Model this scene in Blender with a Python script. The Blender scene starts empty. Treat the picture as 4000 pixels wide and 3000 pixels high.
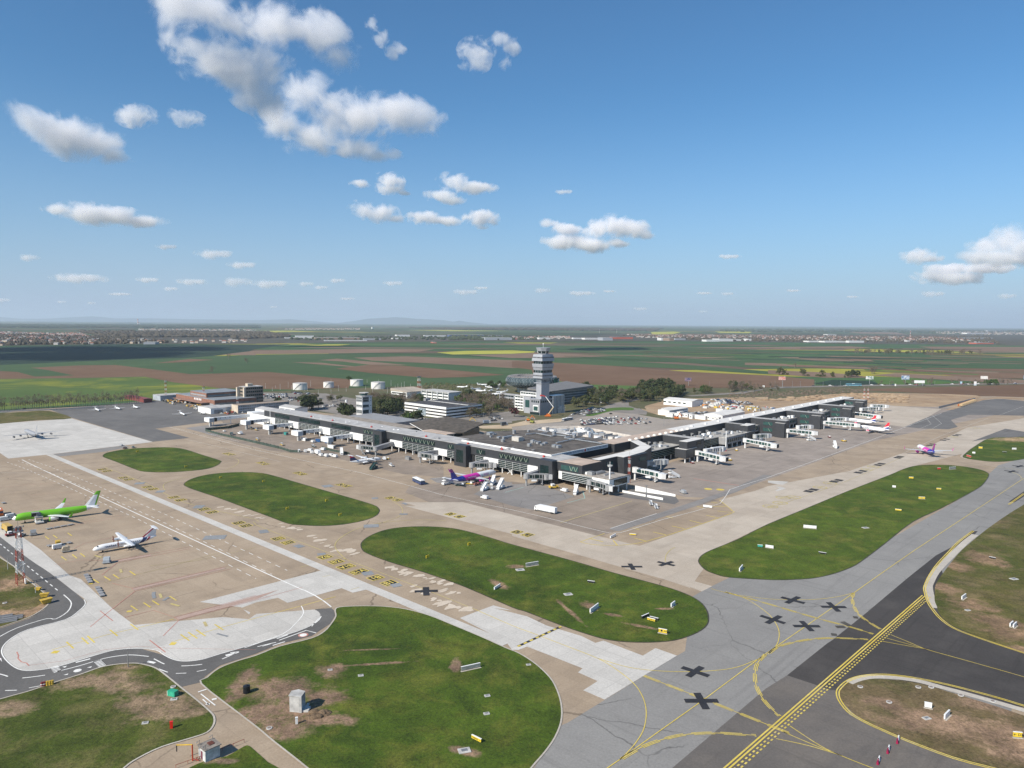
import bpy,bmesh,math,random
from mathutils import Vector,Matrix
random.seed(7)
S=bpy.context.scene
COL=S.collection
# ---------------------------------------------------------------- camera
F=2870.0 # focal length in pixels of a 4000 px wide frame
H=105.0 # height of the camera above the ground (m)
TH=math.atan((1500-1262)/F);PH=math.atan(0.0075)
_c,_s,_cp,_sp=math.cos(TH),math.sin(TH),math.cos(PH),math.sin(PH)
FW=Vector((0,_c,-_s));_u0=Vector((0,_s,_c));_r0=Vector((1,0,0))
RT=_r0*_cp+_u0*_sp;UP=_u0*_cp-_r0*_sp
cam=bpy.data.cameras.new('camera');camo=bpy.data.objects.new('camera',cam);COL.objects.link(camo)
camo.matrix_world=Matrix(((RT.x,UP.x,-FW.x,0),(RT.y,UP.y,-FW.y,0),(RT.z,UP.z,-FW.z,H),(0,0,0,1)))
cam.sensor_width=36;cam.lens=36*F/4000;cam.clip_start=1;cam.clip_end=300000
S.camera=camo
# ---------------------------------------------------------------- sky, sun, exposure
SUN_EL,SUN_AZ=math.radians(38),math.radians(228)
TOSUN=Vector((math.sin(SUN_AZ)*math.cos(SUN_EL),math.cos(SUN_AZ)*math.cos(SUN_EL),math.sin(SUN_EL)))
W=bpy.data.worlds.new('World');S.world=W;W.use_nodes=True
sk=W.node_tree.nodes.new('ShaderNodeTexSky');sk.sky_type='NISHITA';sk.sun_disc=False
sk.sun_elevation=SUN_EL;sk.sun_rotation=SUN_AZ;sk.altitude=100;sk.air_density=1.0;sk.dust_density=0.6;sk.ozone_density=2.5
def _sky():
    nt=W.node_tree;N=nt.nodes;K=nt.links
    tc=N.new('ShaderNodeTexCoord');sp=N.new('ShaderNodeSeparateXYZ');K.new(tc.outputs['Generated'],sp.inputs[0])
    mr=N.new('ShaderNodeMapRange');mr.inputs[1].default_value=-.02;mr.inputs[2].default_value=.30;mr.inputs[3].default_value=1;mr.inputs[4].default_value=0
    K.new(sp.outputs[2],mr.inputs[0])
    pw=N.new('ShaderNodeMath');pw.operation='POWER';K.new(mr.outputs[0],pw.inputs[0]);pw.inputs[1].default_value=1.9
    mx=N.new('ShaderNodeMix');mx.data_type='RGBA';K.new(pw.outputs[0],mx.inputs[0])
    sc=N.new('ShaderNodeMix');sc.data_type='RGBA';sc.blend_type='MULTIPLY';sc.inputs[0].default_value=1;sc.inputs[7].default_value=(.46,.80,1.0,1)
    K.new(sk.outputs[0],sc.inputs[6]);K.new(sc.outputs[2],mx.inputs[6]);mx.inputs[7].default_value=(3.7,4.5,6.1,1) # hazy lavender air low over the plain
    K.new(mx.outputs[2],N['Background'].inputs[0])
_sky()
W.node_tree.nodes['Background'].inputs[1].default_value=0.096
sl=bpy.data.lights.new('sun','SUN');sl.energy=5.0;sl.angle=math.radians(0.5);sl.color=(1,.925,.81)
so=bpy.data.objects.new('sun',sl);COL.objects.link(so);so.rotation_euler=TOSUN.to_track_quat('Z','Y').to_euler();so.location=(0,0,500)
S.view_settings.view_transform='Standard';S.view_settings.look='None';S.view_settings.gamma=1;S.view_settings.exposure=0.37
S.cycles.max_bounces=10;S.cycles.diffuse_bounces=2;S.cycles.glossy_bounces=2;S.cycles.transmission_bounces=2
S.cycles.volume_bounces=6;S.cycles.transparent_max_bounces=8
S.cycles.use_denoising=True;S.cycles.denoising_prefilter='NONE';S.cycles.use_adaptive_sampling=False
S.cycles.volume_max_steps=64
# ---------------------------------------------------------------- picture tiles -> points on the ground of the place
T={'O':(0,0,.553),'S1':(0,0,1.106),'S2':(2000,0,1.106)}
for _i in range(4):
    for _k,_y in(('A',1200),('B',1750),('C',2250)):T[_k+str(_i)]=(_i*1000,_y,2.212)
T.update(D1=(600,1480,4.424),D2=(1000,1480,4.424),D3=(1450,1480,4.424),D4=(1900,1330,4.424),D5=(1900,1620,4.424),
         D6=(2350,1620,4.424),D7=(2400,1500,4.424),D8=(2850,1480,3.16),E1=(0,1880,4.254),E2=(300,2020,5.027),
         E3=(700,2600,3.687),W=(1700,1800,6.9125),Z=(1040,2080,4.0963))
def ray(t,a,b):
    x0,y0,s=T[t]
    return FW*F+RT*(x0+a/s-2000)-UP*(y0+b/s-1500)
def G(t,a,b,z=0.0):
    d=ray(t,a,b);k=(z-H)/d.z
    return(d.x*k,d.y*k)
def GP(items,z=0.0):
    """['B1',(a,b),(a,b),'B2',(a,b)...] -> ground points"""
    t=None;r=[]
    for i in items:
        if isinstance(i,str):t=i
        else:r.append(G(t,i[0],i[1],z))
    return r
AX=math.radians(46.68);VX,VY=.686,.7275 # airport grid: x' = v (along the long pier), y' = u (along the left wing)
def vu(p):return(p[0]*VX+p[1]*VY,-p[0]*VY+p[1]*VX)
def W2(v,u):return(v*VX-u*VY,v*VY+u*VX)
def L(t,a,b,z=0.0):return vu(G(t,a,b,z))
def hz(t,a,b,p):
    d=ray(t,a,b);return H+d.z*(p[1]/d.y)
# ---------------------------------------------------------------- materials
MATS={}
def nodes(m):
    m.use_nodes=True;nt=m.node_tree
    return nt,nt.nodes,nt.links,nt.nodes['Principled BSDF']
def noise_fac(nt,scale,detail=4,rough=.6,coord=None,dist=0.0):
    n=nt.nodes.new('ShaderNodeTexNoise');n.inputs['Scale'].default_value=scale;n.inputs['Detail'].default_value=detail
    n.inputs['Roughness'].default_value=rough;n.inputs['Distortion'].default_value=dist
    if coord is not None:nt.links.new(coord,n.inputs['Vector'])
    return n.outputs[0]
def mapr(nt,v,a,b,c=0.0,d=1.0):
    n=nt.nodes.new('ShaderNodeMapRange');n.inputs[1].default_value=a;n.inputs[2].default_value=b;n.inputs[3].default_value=c;n.inputs[4].default_value=d
    nt.links.new(v,n.inputs[0]);return n.outputs[0]
def mathn(nt,op,a,b=None,c=None):
    n=nt.nodes.new('ShaderNodeMath');n.operation=op
    for i,x in enumerate((a,b,c)):
        if x is None:continue
        if isinstance(x,(int,float)):n.inputs[i].default_value=x
        else:nt.links.new(x,n.inputs[i])
    return n.outputs[0]
def mix(nt,f,a,b,mode='MIX'):
    n=nt.nodes.new('ShaderNodeMix');n.data_type='RGBA';n.blend_type=mode
    for s,x in((n.inputs[0],f),(n.inputs[6],a),(n.inputs[7],b)):
        if isinstance(x,(int,float)):s.default_value=x
        elif isinstance(x,tuple):s.default_value=(*x,1)
        else:nt.links.new(x,s)
    return n.outputs[2]
def pos(nt):return nt.nodes.new('ShaderNodeNewGeometry').outputs['Position']
def M(name,col=(.5,.5,.5),rough=.6,metal=0.0,var=.12,scale=1.0,spec=.4):
    """a painted / coated surface with slight uneven weathering"""
    if name in MATS:return MATS[name]
    m=bpy.data.materials.new(name);nt,N,Lk,P=nodes(m)
    if var>0:
        co=nt.nodes.new('ShaderNodeTexCoord').outputs['Object']
        f=noise_fac(nt,scale,5,.65,co)
        dk=tuple(c*(1-var*2.2)for c in col);lt=tuple(min(1,c*(1+var*.6))for c in col)
        Lk.new(mix(nt,mapr(nt,f,.3,.65),dk,lt),P.inputs['Base Color'])
    else:P.inputs['Base Color'].default_value=(*col,1)
    P.inputs['Roughness'].default_value=rough;P.inputs['Metallic'].default_value=metal
    P.inputs['Specular IOR Level'].default_value=spec
    MATS[name]=m;return m
def MO(name,rough=.4,spec=.5):
    """paint whose colour is the object's own colour"""
    if name in MATS:return MATS[name]
    m=bpy.data.materials.new(name);nt,N,Lk,P=nodes(m)
    oi=N.new('ShaderNodeObjectInfo');f=noise_fac(nt,1.5,3,.6,nt.nodes.new('ShaderNodeTexCoord').outputs['Object'])
    Lk.new(mix(nt,mapr(nt,f,.35,.7,.0,.25),oi.outputs['Color'],(.25,.22,.19)),P.inputs['Base Color'])
    P.inputs['Roughness'].default_value=rough;P.inputs['Specular IOR Level'].default_value=spec
    MATS[name]=m;return m
# ---------------------------------------------------------------- mesh builder
class MB:
    def __init__(s):s.v=[];s.f=[];s.m=[]
    def quad(s,pts,m=0):
        n=len(s.v);s.v+=[tuple(p)for p in pts];s.f.append(tuple(range(n,n+len(pts))));s.m.append(m);return s
    def box(s,x0,x1,y0,y1,z0,z1,m=0,mt=None):
        if x0>x1:x0,x1=x1,x0
        if y0>y1:y0,y1=y1,y0
        n=len(s.v)
        s.v+=[(x0,y0,z0),(x1,y0,z0),(x1,y1,z0),(x0,y1,z0),(x0,y0,z1),(x1,y0,z1),(x1,y1,z1),(x0,y1,z1)]
        s.f+=[(n,n+3,n+2,n+1),(n+4,n+5,n+6,n+7),(n,n+1,n+5,n+4),(n+1,n+2,n+6,n+5),(n+2,n+3,n+7,n+6),(n+3,n,n+4,n+7)]
        s.m+=[m,m if mt is None else mt,m,m,m,m];return s
    def prism(s,pts,z0,z1,m=0,mt=None,zs=None):
        a=sum(pts[i][0]*pts[(i+1)%len(pts)][1]-pts[(i+1)%len(pts)][0]*pts[i][1]for i in range(len(pts)))
        if a<0:
            pts=pts[::-1]
            if zs:zs=zs[::-1]
        n=len(s.v);k=len(pts)
        s.v+=[(p[0],p[1],z0)for p in pts]+[(p[0],p[1],zs[i]if zs else z1)for i,p in enumerate(pts)]
        s.f.append(tuple(range(n+k-1,n-1,-1)));s.m.append(m)
        s.f.append(tuple(range(n+k,n+2*k)));s.m.append(m if mt is None else mt)
        for i in range(k):
            j=(i+1)%k;s.f.append((n+i,n+j,n+k+j,n+k+i));s.m.append(m)
        return s
    def loft(s,rings,m=0,cap=True,closed=True):
        n=len(s.v);k=len(rings[0])
        for r in rings:s.v+=[tuple(p)for p in r]
        for i in range(len(rings)-1):
            for j in range(k if closed else k-1):
                jj=(j+1)%k
                s.f.append((n+i*k+j,n+i*k+jj,n+(i+1)*k+jj,n+(i+1)*k+j));s.m.append(m)
        if cap:
            s.f.append(tuple(n+j for j in range(k-1,-1,-1)));s.m.append(m)
            e=n+(len(rings)-1)*k;s.f.append(tuple(e+j for j in range(k)));s.m.append(m)
        return s
    def tube(s,p0,p1,r0,r1=None,n=8,m=0):
        p0=Vector(p0);p1=Vector(p1);r1=r0 if r1 is None else r1
        d=(p1-p0).normalized();a=d.orthogonal().normalized();b=d.cross(a)
        if(d.z>.99):a=Vector((1,0,0));b=Vector((0,1,0))
        R=[[c+(a*math.cos(2*math.pi*i/n)+b*math.sin(2*math.pi*i/n))*r for i in range(n)]for c,r in((p0,r0),(p1,r1))]
        return s.loft(R,m)
    def bar(s,p0,p1,w,h=None,m=0):
        """a square bar between two points (w wide, h high)"""
        h=w if h is None else h;p0=Vector(p0);p1=Vector(p1);d=(p1-p0).normalized()
        up=Vector((0,0,1))if abs(d.z)<.95 else Vector((1,0,0))
        a=d.cross(up).normalized();b=a.cross(d)
        R=[[c+a*(x*w/2)+b*(y*h/2)for x,y in((-1,-1),(1,-1),(1,1),(-1,1))]for c in(p0,p1)]
        return s.loft(R,m)
    def ell(s,c,r,n=10,k=6,m=0):
        R=[]
        for i in range(k+1):
            t=math.pi*i/k;R.append([(c[0]+r[0]*max(.01,math.sin(t))*math.cos(2*math.pi*j/n),c[1]+r[1]*max(.01,math.sin(t))*math.sin(2*math.pi*j/n),c[2]-r[2]*math.cos(t))for j in range(n)])
        return s.loft(R,m)
    def xf(s,mat,start=0):
        for i in range(start,len(s.v)):s.v[i]=tuple(mat@Vector(s.v[i]))
        return s
    def mesh(s,name,mats,off=(0,0,0),smooth=False):
        me=bpy.data.meshes.new(name)
        me.from_pydata([(x-off[0],y-off[1],z-off[2])for x,y,z in s.v],[],s.f)
        if not isinstance(mats,(list,tuple)):mats=[mats]
        for mm in mats:me.materials.append(mm)
        if len(mats)>1:me.polygons.foreach_set('material_index',s.m)
        if smooth:me.polygons.foreach_set('use_smooth',[True]*len(s.f))
        me.update();return me
    def build(s,name,mats,parent=None,off=(0,0,0),smooth=False):
        o=bpy.data.objects.new(name,s.mesh(name,mats,off,smooth));COL.objects.link(o)
        if parent:o.parent=parent
        return o
def tag(o,label=None,cat=None,group=None,kind=None):
    if label:o['label']=label
    if cat:o['category']=cat
    if group:o['group']=group
    if kind:o['kind']=kind
    return o
def empty(name,loc=(0,0,0),rz=0.0,label=None,cat=None,group=None):
    o=bpy.data.objects.new(name,None);COL.objects.link(o);o.location=loc if len(loc)==3 else(loc[0],loc[1],0);o.rotation_euler=(0,0,rz)
    o.empty_display_size=.5
    return tag(o,label,cat,group)
class Thing:
    """a thing standing in the airport grid; its shapes are given in grid coordinates (v, u, z)"""
    def __init__(s,name,label,cat,v,u,group=None,grid=True):
        s.off=(v,u,0);w=W2(v,u)if grid else(v,u)
        s.o=empty(name,(w[0],w[1],0),AX if grid else 0,label,cat,group)
    def part(s,name,mb,mats,parent=None,smooth=False,label=None):
        o=mb.build(name,mats,parent or s.o,s.off,smooth)
        if label:o['label']=label
        return o
KIDS={}
def copy_tree(o,parent=None):
    if not KIDS or o.name not in KIDS:
        KIDS[o.name]=[c for c in bpy.data.objects if c.parent==o]
    kids=KIDS[o.name]
    c=o.copy();COL.objects.link(c);c.parent=parent
    for ch in kids:copy_tree(ch,c)
    return c
def place(proto,first,x,y,rz=0.0,z=0.0,sc=None,label=None,group=None,color=None):
    """put a thing made by a builder: the first call moves the original, later calls copy it with its parts"""
    o=proto if first else copy_tree(proto)
    o.location=(x,y,z);o.rotation_euler=(0,0,rz)
    if sc:o.scale=sc if isinstance(sc,tuple)else(sc,sc,sc)
    if label:o['label']=label
    if group:o['group']=group
    if color:
        o.color=(*color,1)
        for ch in KIDS.get(proto.name,())if first else():ch.color=(*color,1)
        if not first:
            pass
    return o
# ---------------------------------------------------------------- the air between here and the far fields
def make_haze():
    b=MB();b.box(-62000,62000,-3000,80000,-1.5,620,0)
    m=bpy.data.materials.new('haze_air');m.use_nodes=True;nt=m.node_tree
    nt.nodes.remove(nt.nodes['Principled BSDF'])
    p=nt.nodes.new('ShaderNodeVolumePrincipled');p.inputs['Color'].default_value=(.74,.86,1,1);p.inputs['Density'].default_value=3.3e-5
    p.inputs['Anisotropy'].default_value=0.1
    nt.links.new(p.outputs[0],nt.nodes['Material Output'].inputs['Volume'])
    o=b.build('haze',m);tag(o,'thin blue haze lying over the whole plain',None,None,'stuff')
make_haze()
# ---------------------------------------------------------------- clouds (real volumes high above the plain)
CAMP=Vector((0,0,H))
def cloud(label,t,puffs,dist,tau=6.0,nz=1.0,group='clouds in the blue sky',world=None,grow=1.22):
    """puffs: (a, b, half width, half height) seen from the camera, at the given distance"""
    s=T[t][2]if t else 1;C=[]
    if world:C=world
    else:
        for a,b,ra,rb in puffs:
            d=ray(t,a,b).normalized();k=dist/F/s
            C.append((CAMP+d*dist,Vector((ra*k,ra*k*.8,rb*k))*grow))
    mid=sum((c for c,r in C),Vector())/len(C);sc=max((c-mid).length+max(r)for c,r in C)
    me=bpy.data.meshes.new('cloud');bm=bmesh.new()
    for c,r in C:
        bmesh.ops.create_icosphere(bm,subdivisions=2,radius=1,matrix=Matrix.Translation((c-mid)/sc)@Matrix.Diagonal((*(r*1.02/sc),1)))
    bm.to_mesh(me);bm.free()
    o=bpy.data.objects.new('cloud',me);COL.objects.link(o);o.location=mid;o.scale=(sc,sc,sc)
    if len(C)>1:
        md=o.modifiers.new('r','REMESH');md.mode='VOXEL';md.voxel_size=max(.02,min(min(r)for c,r in C)/sc*.3)
        dg=bpy.context.evaluated_depsgraph_get();me2=bpy.data.meshes.new_from_object(o.evaluated_get(dg));o.modifiers.clear();o.data=me2;me=me2
    m=bpy.data.materials.new('cloud_vapour');m.use_nodes=True;nt=m.node_tree;nt.nodes.remove(nt.nodes['Principled BSDF'])
    co=nt.nodes.new('ShaderNodeTexCoord').outputs['Object'];best=None
    for c,r in C:
        q=(c-mid)/sc;rr=r/sc
        n1=nt.nodes.new('ShaderNodeVectorMath');n1.operation='SUBTRACT';nt.links.new(co,n1.inputs[0]);n1.inputs[1].default_value=q
        n2=nt.nodes.new('ShaderNodeVectorMath');n2.operation='DIVIDE';nt.links.new(n1.outputs[0],n2.inputs[0]);n2.inputs[1].default_value=rr
        n3=nt.nodes.new('ShaderNodeVectorMath');n3.operation='LENGTH';nt.links.new(n2.outputs[0],n3.inputs[0])
        best=n3.outputs['Value']if best is None else mathn(nt,'SMOOTH_MIN',best,n3.outputs['Value'],.25)
    rm=sum(min(r.x,r.z*1.6)for c,r in C)/len(C)/sc
    f=noise_fac(nt,1.0/rm,7,.66,co,.4)
    e=mathn(nt,'ADD',mathn(nt,'SUBTRACT',.74,best),mathn(nt,'MULTIPLY',mathn(nt,'SUBTRACT',f,.5),3.3*nz))
    e=mapr(nt,e,0,.5)
    rz=sum(min(r)for c,r in C)/len(C)
    p=nt.nodes.new('ShaderNodeVolumePrincipled');p.inputs['Color'].default_value=(1,.99,1,1);p.inputs['Anisotropy'].default_value=0.0
    nt.links.new(mathn(nt,'MULTIPLY',e,tau*.5/(2*rz)),p.inputs['Density'])
    nt.links.new(p.outputs[0],nt.nodes['Material Output'].inputs['Volume'])
    m.cycles.volume_step_rate=1.0
    me.materials.append(m)
    return tag(o,label,'cloud',group)
cloud('large ragged white cloud with blue gaps, biggest in the sky','S1',
      [(760,30,110,60),(900,60,130,80),(1020,110,120,60),(1180,110,120,75),(1330,90,80,60),(1400,150,90,70),(1460,240,80,55),
       (850,200,110,60),(930,270,130,70),(1060,310,120,70),(1150,280,90,90),(1100,400,80,60),(1160,450,60,60)],5200,6,1.05,grow=1.38)
cloud('wide ragged white cloud below the biggest one','S1',
      [(1230,530,110,60),(1330,590,110,70),(1330,430,100,100),(1450,470,120,90),(1560,510,130,80),(1700,480,120,65),(1820,530,90,70),
       (1560,640,100,35),(1640,670,80,25)],6400,6,1.0,grow=1.32)
cloud('bright slanting white cloud at the left, high above the apron','S1',[(110,520,80,65),(200,545,100,65),(300,590,120,75),(410,620,110,65),(480,670,80,35)],7000,8,.7)
cloud('small thin cloud just right of the slanting bright cloud','S1',[(585,500,75,40),(560,470,30,25)],7600,4,1.0)
cloud('faint wisp right of the small thin cloud','S1',[(815,515,60,30),(760,490,40,20)],8000,2.5,1.1)
cloud('narrow slanting wisp right of the biggest cloud','S1',[(1610,110,30,35),(1650,160,35,35),(1710,220,40,35)],5400,3.5,1.0)
cloud('small high cloud with a hooked wisp near the middle top','S1',[(2060,220,70,50),(2050,275,60,35),(2160,170,60,25),(2205,210,40,30),(2180,275,25,28)],5800,3.2,1.2)
cloud('long flat cloud over the left fields','S1',[(260,905,70,22),(370,920,100,42),(480,935,110,36),(600,955,100,26)],14000,7,.7)
cloud('small wispy cloud, upper left of the group of four','S1',[(1680,780,60,35),(1690,815,60,25),(1560,793,50,16),(1740,830,40,12)],11500,4.5,1.0)
cloud('peaked small cloud, upper right of the group of four','S1',[(1960,785,70,40),(2050,815,90,26),(1900,845,70,28),(1960,865,60,18)],11500,5,.9)
cloud('small bright cloud, lower left of the group of four','S1',[(1570,905,60,40),(1650,920,70,40),(1700,945,50,18)],14000,6.5,.8)
cloud('low thin cloud ending in a bright knot, lower right of the group of four','S1',[(1830,940,70,28),(1920,952,80,22),(2080,945,70,38),(2120,960,40,22),(2020,940,40,18)],14500,5.5,.9)
cloud('bright flat-bottomed cloud right of the middle of the sky','S2',[(370,985,70,45),(440,975,70,52),(520,990,70,50),(580,1015,40,20),(240,990,80,25),(160,965,40,22),(240,1045,110,34),(340,1060,110,30),(450,1050,60,20)],16000,8,.75)
cloud('bright heaped cloud at the right edge of the sky','S2',[(2060,1060,70,45),(2140,1040,80,65),(2200,1080,80,55),(2060,1110,110,28),(2180,1120,110,28)],17000,7,.8)
cloud('small cloud left of the heaped cloud at the right edge','S2',[(1755,1103,60,32),(1800,1118,60,14)],19000,5.5,.8)
cloud('low bright bank beneath the heaped cloud at the right edge','S2',[(1860,1195,100,30),(1950,1200,90,26),(1900,1160,100,22),(2040,1160,110,20)],21000,6,.8)
LOW=[('S1',925,1095,72,22),('S1',1045,1143,56,17),('S1',1020,1213,58,24),('S1',1165,1224,72,21),('S1',125,1110,38,16),('S1',345,1200,100,20),
       ('S1',830,1216,60,15),('S1',720,1065,40,12),('S1',1320,1224,30,12),('S1',1385,1240,28,10),('S1',1455,1210,32,12),('S1',735,1246,30,10),
       ('S1',1700,1222,40,12),('S1',2015,1260,52,14),('S1',640,1208,45,12),('S1',10,1295,30,9),('S1',265,1303,20,6),('S1',395,1308,18,6),('S1',520,1270,40,6),
       ('S2',225,827,34,11),('S2',130,1252,32,14),('S2',300,1266,52,12),('S2',940,1107,42,11),('S2',420,1258,25,6),('S2',830,1266,30,6),('S2',930,1268,24,8),
       ('S2',1215,1255,26,6),('S2',555,1333,30,8),('S2',825,1345,18,6),('S2',1820,1268,40,13),('S2',2140,1277,30,12),('S2',1470,1282,22,5),('S1',2080,1243,30,8),('S1',1500,1290,30,6),('S1',1180,1325,16,5)]
for i,(t,a,b,ra,rb)in enumerate(LOW):
    el=(1262-(T[t][1]+b/1.106))/F
    cloud('tiny pale cloud low over the horizon',t,[(a-ra*.3,b+rb*.1,ra*.75,rb*.9),(a+ra*.4,b+rb*.2,ra*.7,rb*.7)],min(60000,1500/max(el,.012)),2.6,1.1,'tiny clouds low over the horizon')
# ---------------------------------------------------------------- ground surfaces
def ground_mat(name,c1,c2,c3=None,sc=(.012,.15,1.6),slab=0,joint=.75,streak=0.0,spots=(),spotcol=(.20,.13,.08),rough=.9,rot=AX,cracks=0,patch=0.0,bump=0.0,grit=.14):
    if name in MATS:return MATS[name]
    m=bpy.data.materials.new(name);nt,N,K,P=nodes(m);p=pos(nt)
    big=noise_fac(nt,sc[0],4,.6,p);mid=noise_fac(nt,sc[1],4,.65,p);fine=noise_fac(nt,sc[2],3,.7,p)
    f=mathn(nt,'ADD',mathn(nt,'MULTIPLY',big,.5),mathn(nt,'ADD',mathn(nt,'MULTIPLY',mid,.3),mathn(nt,'MULTIPLY',fine,.2)))
    col=mix(nt,mapr(nt,f,.41,.59),c1,c2)
    if c3:col=mix(nt,mapr(nt,noise_fac(nt,sc[1]*.45,5,.7,p,.4),.48,.7,0,.75),col,c3)
    mp=N.new('ShaderNodeMapping');mp.inputs['Rotation'].default_value=(0,0,-rot);K.new(p,mp.inputs[0])
    if streak:
        m2=N.new('ShaderNodeMapping');m2.inputs['Scale'].default_value=(.012,.35,1);K.new(mp.outputs[0],m2.inputs[0])
        m3=N.new('ShaderNodeMapping');m3.inputs['Scale'].default_value=(.35,.012,1);K.new(mp.outputs[0],m3.inputs[0])
        s1=noise_fac(nt,1,3,.6,m2.outputs[0]);s2=noise_fac(nt,1,3,.6,m3.outputs[0])
        st=mathn(nt,'MAXIMUM',mapr(nt,s1,.56,.75),mapr(nt,s2,.56,.75))
        col=mix(nt,mathn(nt,'MULTIPLY',st,streak),col,tuple(x*.45 for x in c1))
    if slab:
        br=N.new('ShaderNodeTexBrick');br.offset=0;br.squash=1;br.inputs['Scale'].default_value=1;br.inputs['Brick Width'].default_value=slab;br.inputs['Row Height'].default_value=slab
        br.inputs['Mortar Size'].default_value=.07;br.inputs['Mortar Smooth'].default_value=.3;br.inputs['Color1'].default_value=(1,1,1,1);br.inputs['Color2'].default_value=(1-patch,1-patch,1-patch,1)
        br.inputs['Mortar'].default_value=(joint,joint,joint,1);K.new(mp.outputs[0],br.inputs[0])
        col=mix(nt,1.0,col,br.outputs[0],'MULTIPLY')
    if cracks:
        v=N.new('ShaderNodeTexVoronoi');v.feature='DISTANCE_TO_EDGE';v.inputs['Scale'].default_value=cracks
        w=N.new('ShaderNodeVectorMath');w.operation='ADD';nn=N.new('ShaderNodeTexNoise');nn.inputs['Scale'].default_value=.25;K.new(p,nn.inputs[0])
        sc2=N.new('ShaderNodeVectorMath');sc2.operation='SCALE';sc2.inputs[3].default_value=2.5;K.new(nn.outputs[1],sc2.inputs[0]);K.new(p,w.inputs[0]);K.new(sc2.outputs[0],w.inputs[1]);K.new(w.outputs[0],v.inputs[0])
        ck=mathn(nt,'MULTIPLY',mapr(nt,v.outputs[0],0.0,.0075,1,0),mapr(nt,noise_fac(nt,.03,2,.5,p),.48,.56))
        col=mix(nt,mathn(nt,'MULTIPLY',ck,.75),col,tuple(x*.35 for x in c1))
    if spots:
        tot=None;warp=noise_fac(nt,.22,5,.7,p);warp2=noise_fac(nt,.05,3,.6,p)
        w=mathn(nt,'ADD',mathn(nt,'MULTIPLY',mathn(nt,'SUBTRACT',warp,.5),1.5),mathn(nt,'MULTIPLY',mathn(nt,'SUBTRACT',warp2,.5),1.2))
        for x,y,rx,ry,an in spots:
            q=N.new('ShaderNodeMapping');q.vector_type='TEXTURE';q.inputs['Location'].default_value=(x,y,0);q.inputs['Rotation'].default_value=(0,0,an);q.inputs['Scale'].default_value=(rx,ry,100);K.new(p,q.inputs[0])
            l=N.new('ShaderNodeVectorMath');l.operation='LENGTH';K.new(q.outputs[0],l.inputs[0])
            tot=l.outputs['Value']if tot is None else mathn(nt,'MINIMUM',tot,l.outputs['Value'])
        k=mathn(nt,'MULTIPLY',mapr(nt,mathn(nt,'ADD',tot,mathn(nt,'MULTIPLY',w,1.5)),.55,1.15,1,0),mapr(nt,noise_fac(nt,.45,5,.75,p,.5),.36,.5,.4,1))
        sc1=mix(nt,mapr(nt,noise_fac(nt,.12,5,.7,p),.35,.65),spotcol,tuple(min(1,x*1.9)for x in spotcol))
        col=mix(nt,k,col,sc1)
    gr=mapr(nt,(mathn(nt,'ADD',mathn(nt,'MULTIPLY',noise_fac(nt,1.3,6,.8,p),.6),mathn(nt,'MULTIPLY',noise_fac(nt,.11,5,.7,p,.6),.4))if grit>.3 else noise_fac(nt,1.6,6,.85,p)),.37,.63,1-grit,1+grit*.8)
    g3=N.new('ShaderNodeCombineColor');[K.new(gr,g3.inputs[i])for i in range(3)];col=mix(nt,1.0,col,g3.outputs[0],'MULTIPLY')
    K.new(col,P.inputs['Base Color']);P.inputs['Roughness'].default_value=rough;P.inputs['Specular IOR Level'].default_value=.25
    if bump:
        b=N.new('ShaderNodeBump');b.inputs['Strength'].default_value=1;b.inputs['Distance'].default_value=bump
        K.new(noise_fac(nt,.9,5,.75,p),b.inputs['Height']);K.new(b.outputs[0],P.inputs['Normal'])
    MATS[name]=m;return m
def smooth(pts,n=4,closed=True):
    r=[];k=len(pts)
    for i in range(k if closed else k-1):
        p0=pts[(i-1)%k]if closed or i else pts[i];p1=pts[i];p2=pts[(i+1)%k];p3=pts[(i+2)%k]if closed or i+2<k else p2
        for j in range(n):
            t=j/n
            r.append(tuple(.5*((2*b)+(c-a)*t+(2*a-5*b+4*c-d)*t*t+(-a+3*b-3*c+d)*t**3)for a,b,c,d in zip(p0,p1,p2,p3)))
    if not closed:r.append(tuple(pts[-1]))
    return r
_zn=[0]
def sheet(name,pts,z,mat,sm=0,kind='structure',label=None):
    _zn[0]+=1;z+=(_zn[0]%40)*.00035*(1 if z>.1 else .6)if z else 0
    if sm:pts=smooth(pts,sm)
    b=MB();b.quad([(p[0],p[1],z)for p in pts]);o=b.build(name,mat)
    a=sum(pts[i][0]*pts[(i+1)%len(pts)][1]-pts[(i+1)%len(pts)][0]*pts[i][1]for i in range(len(pts)))
    if a<0:o.data.flip_normals()
    return tag(o,label,None,None,kind)
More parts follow.
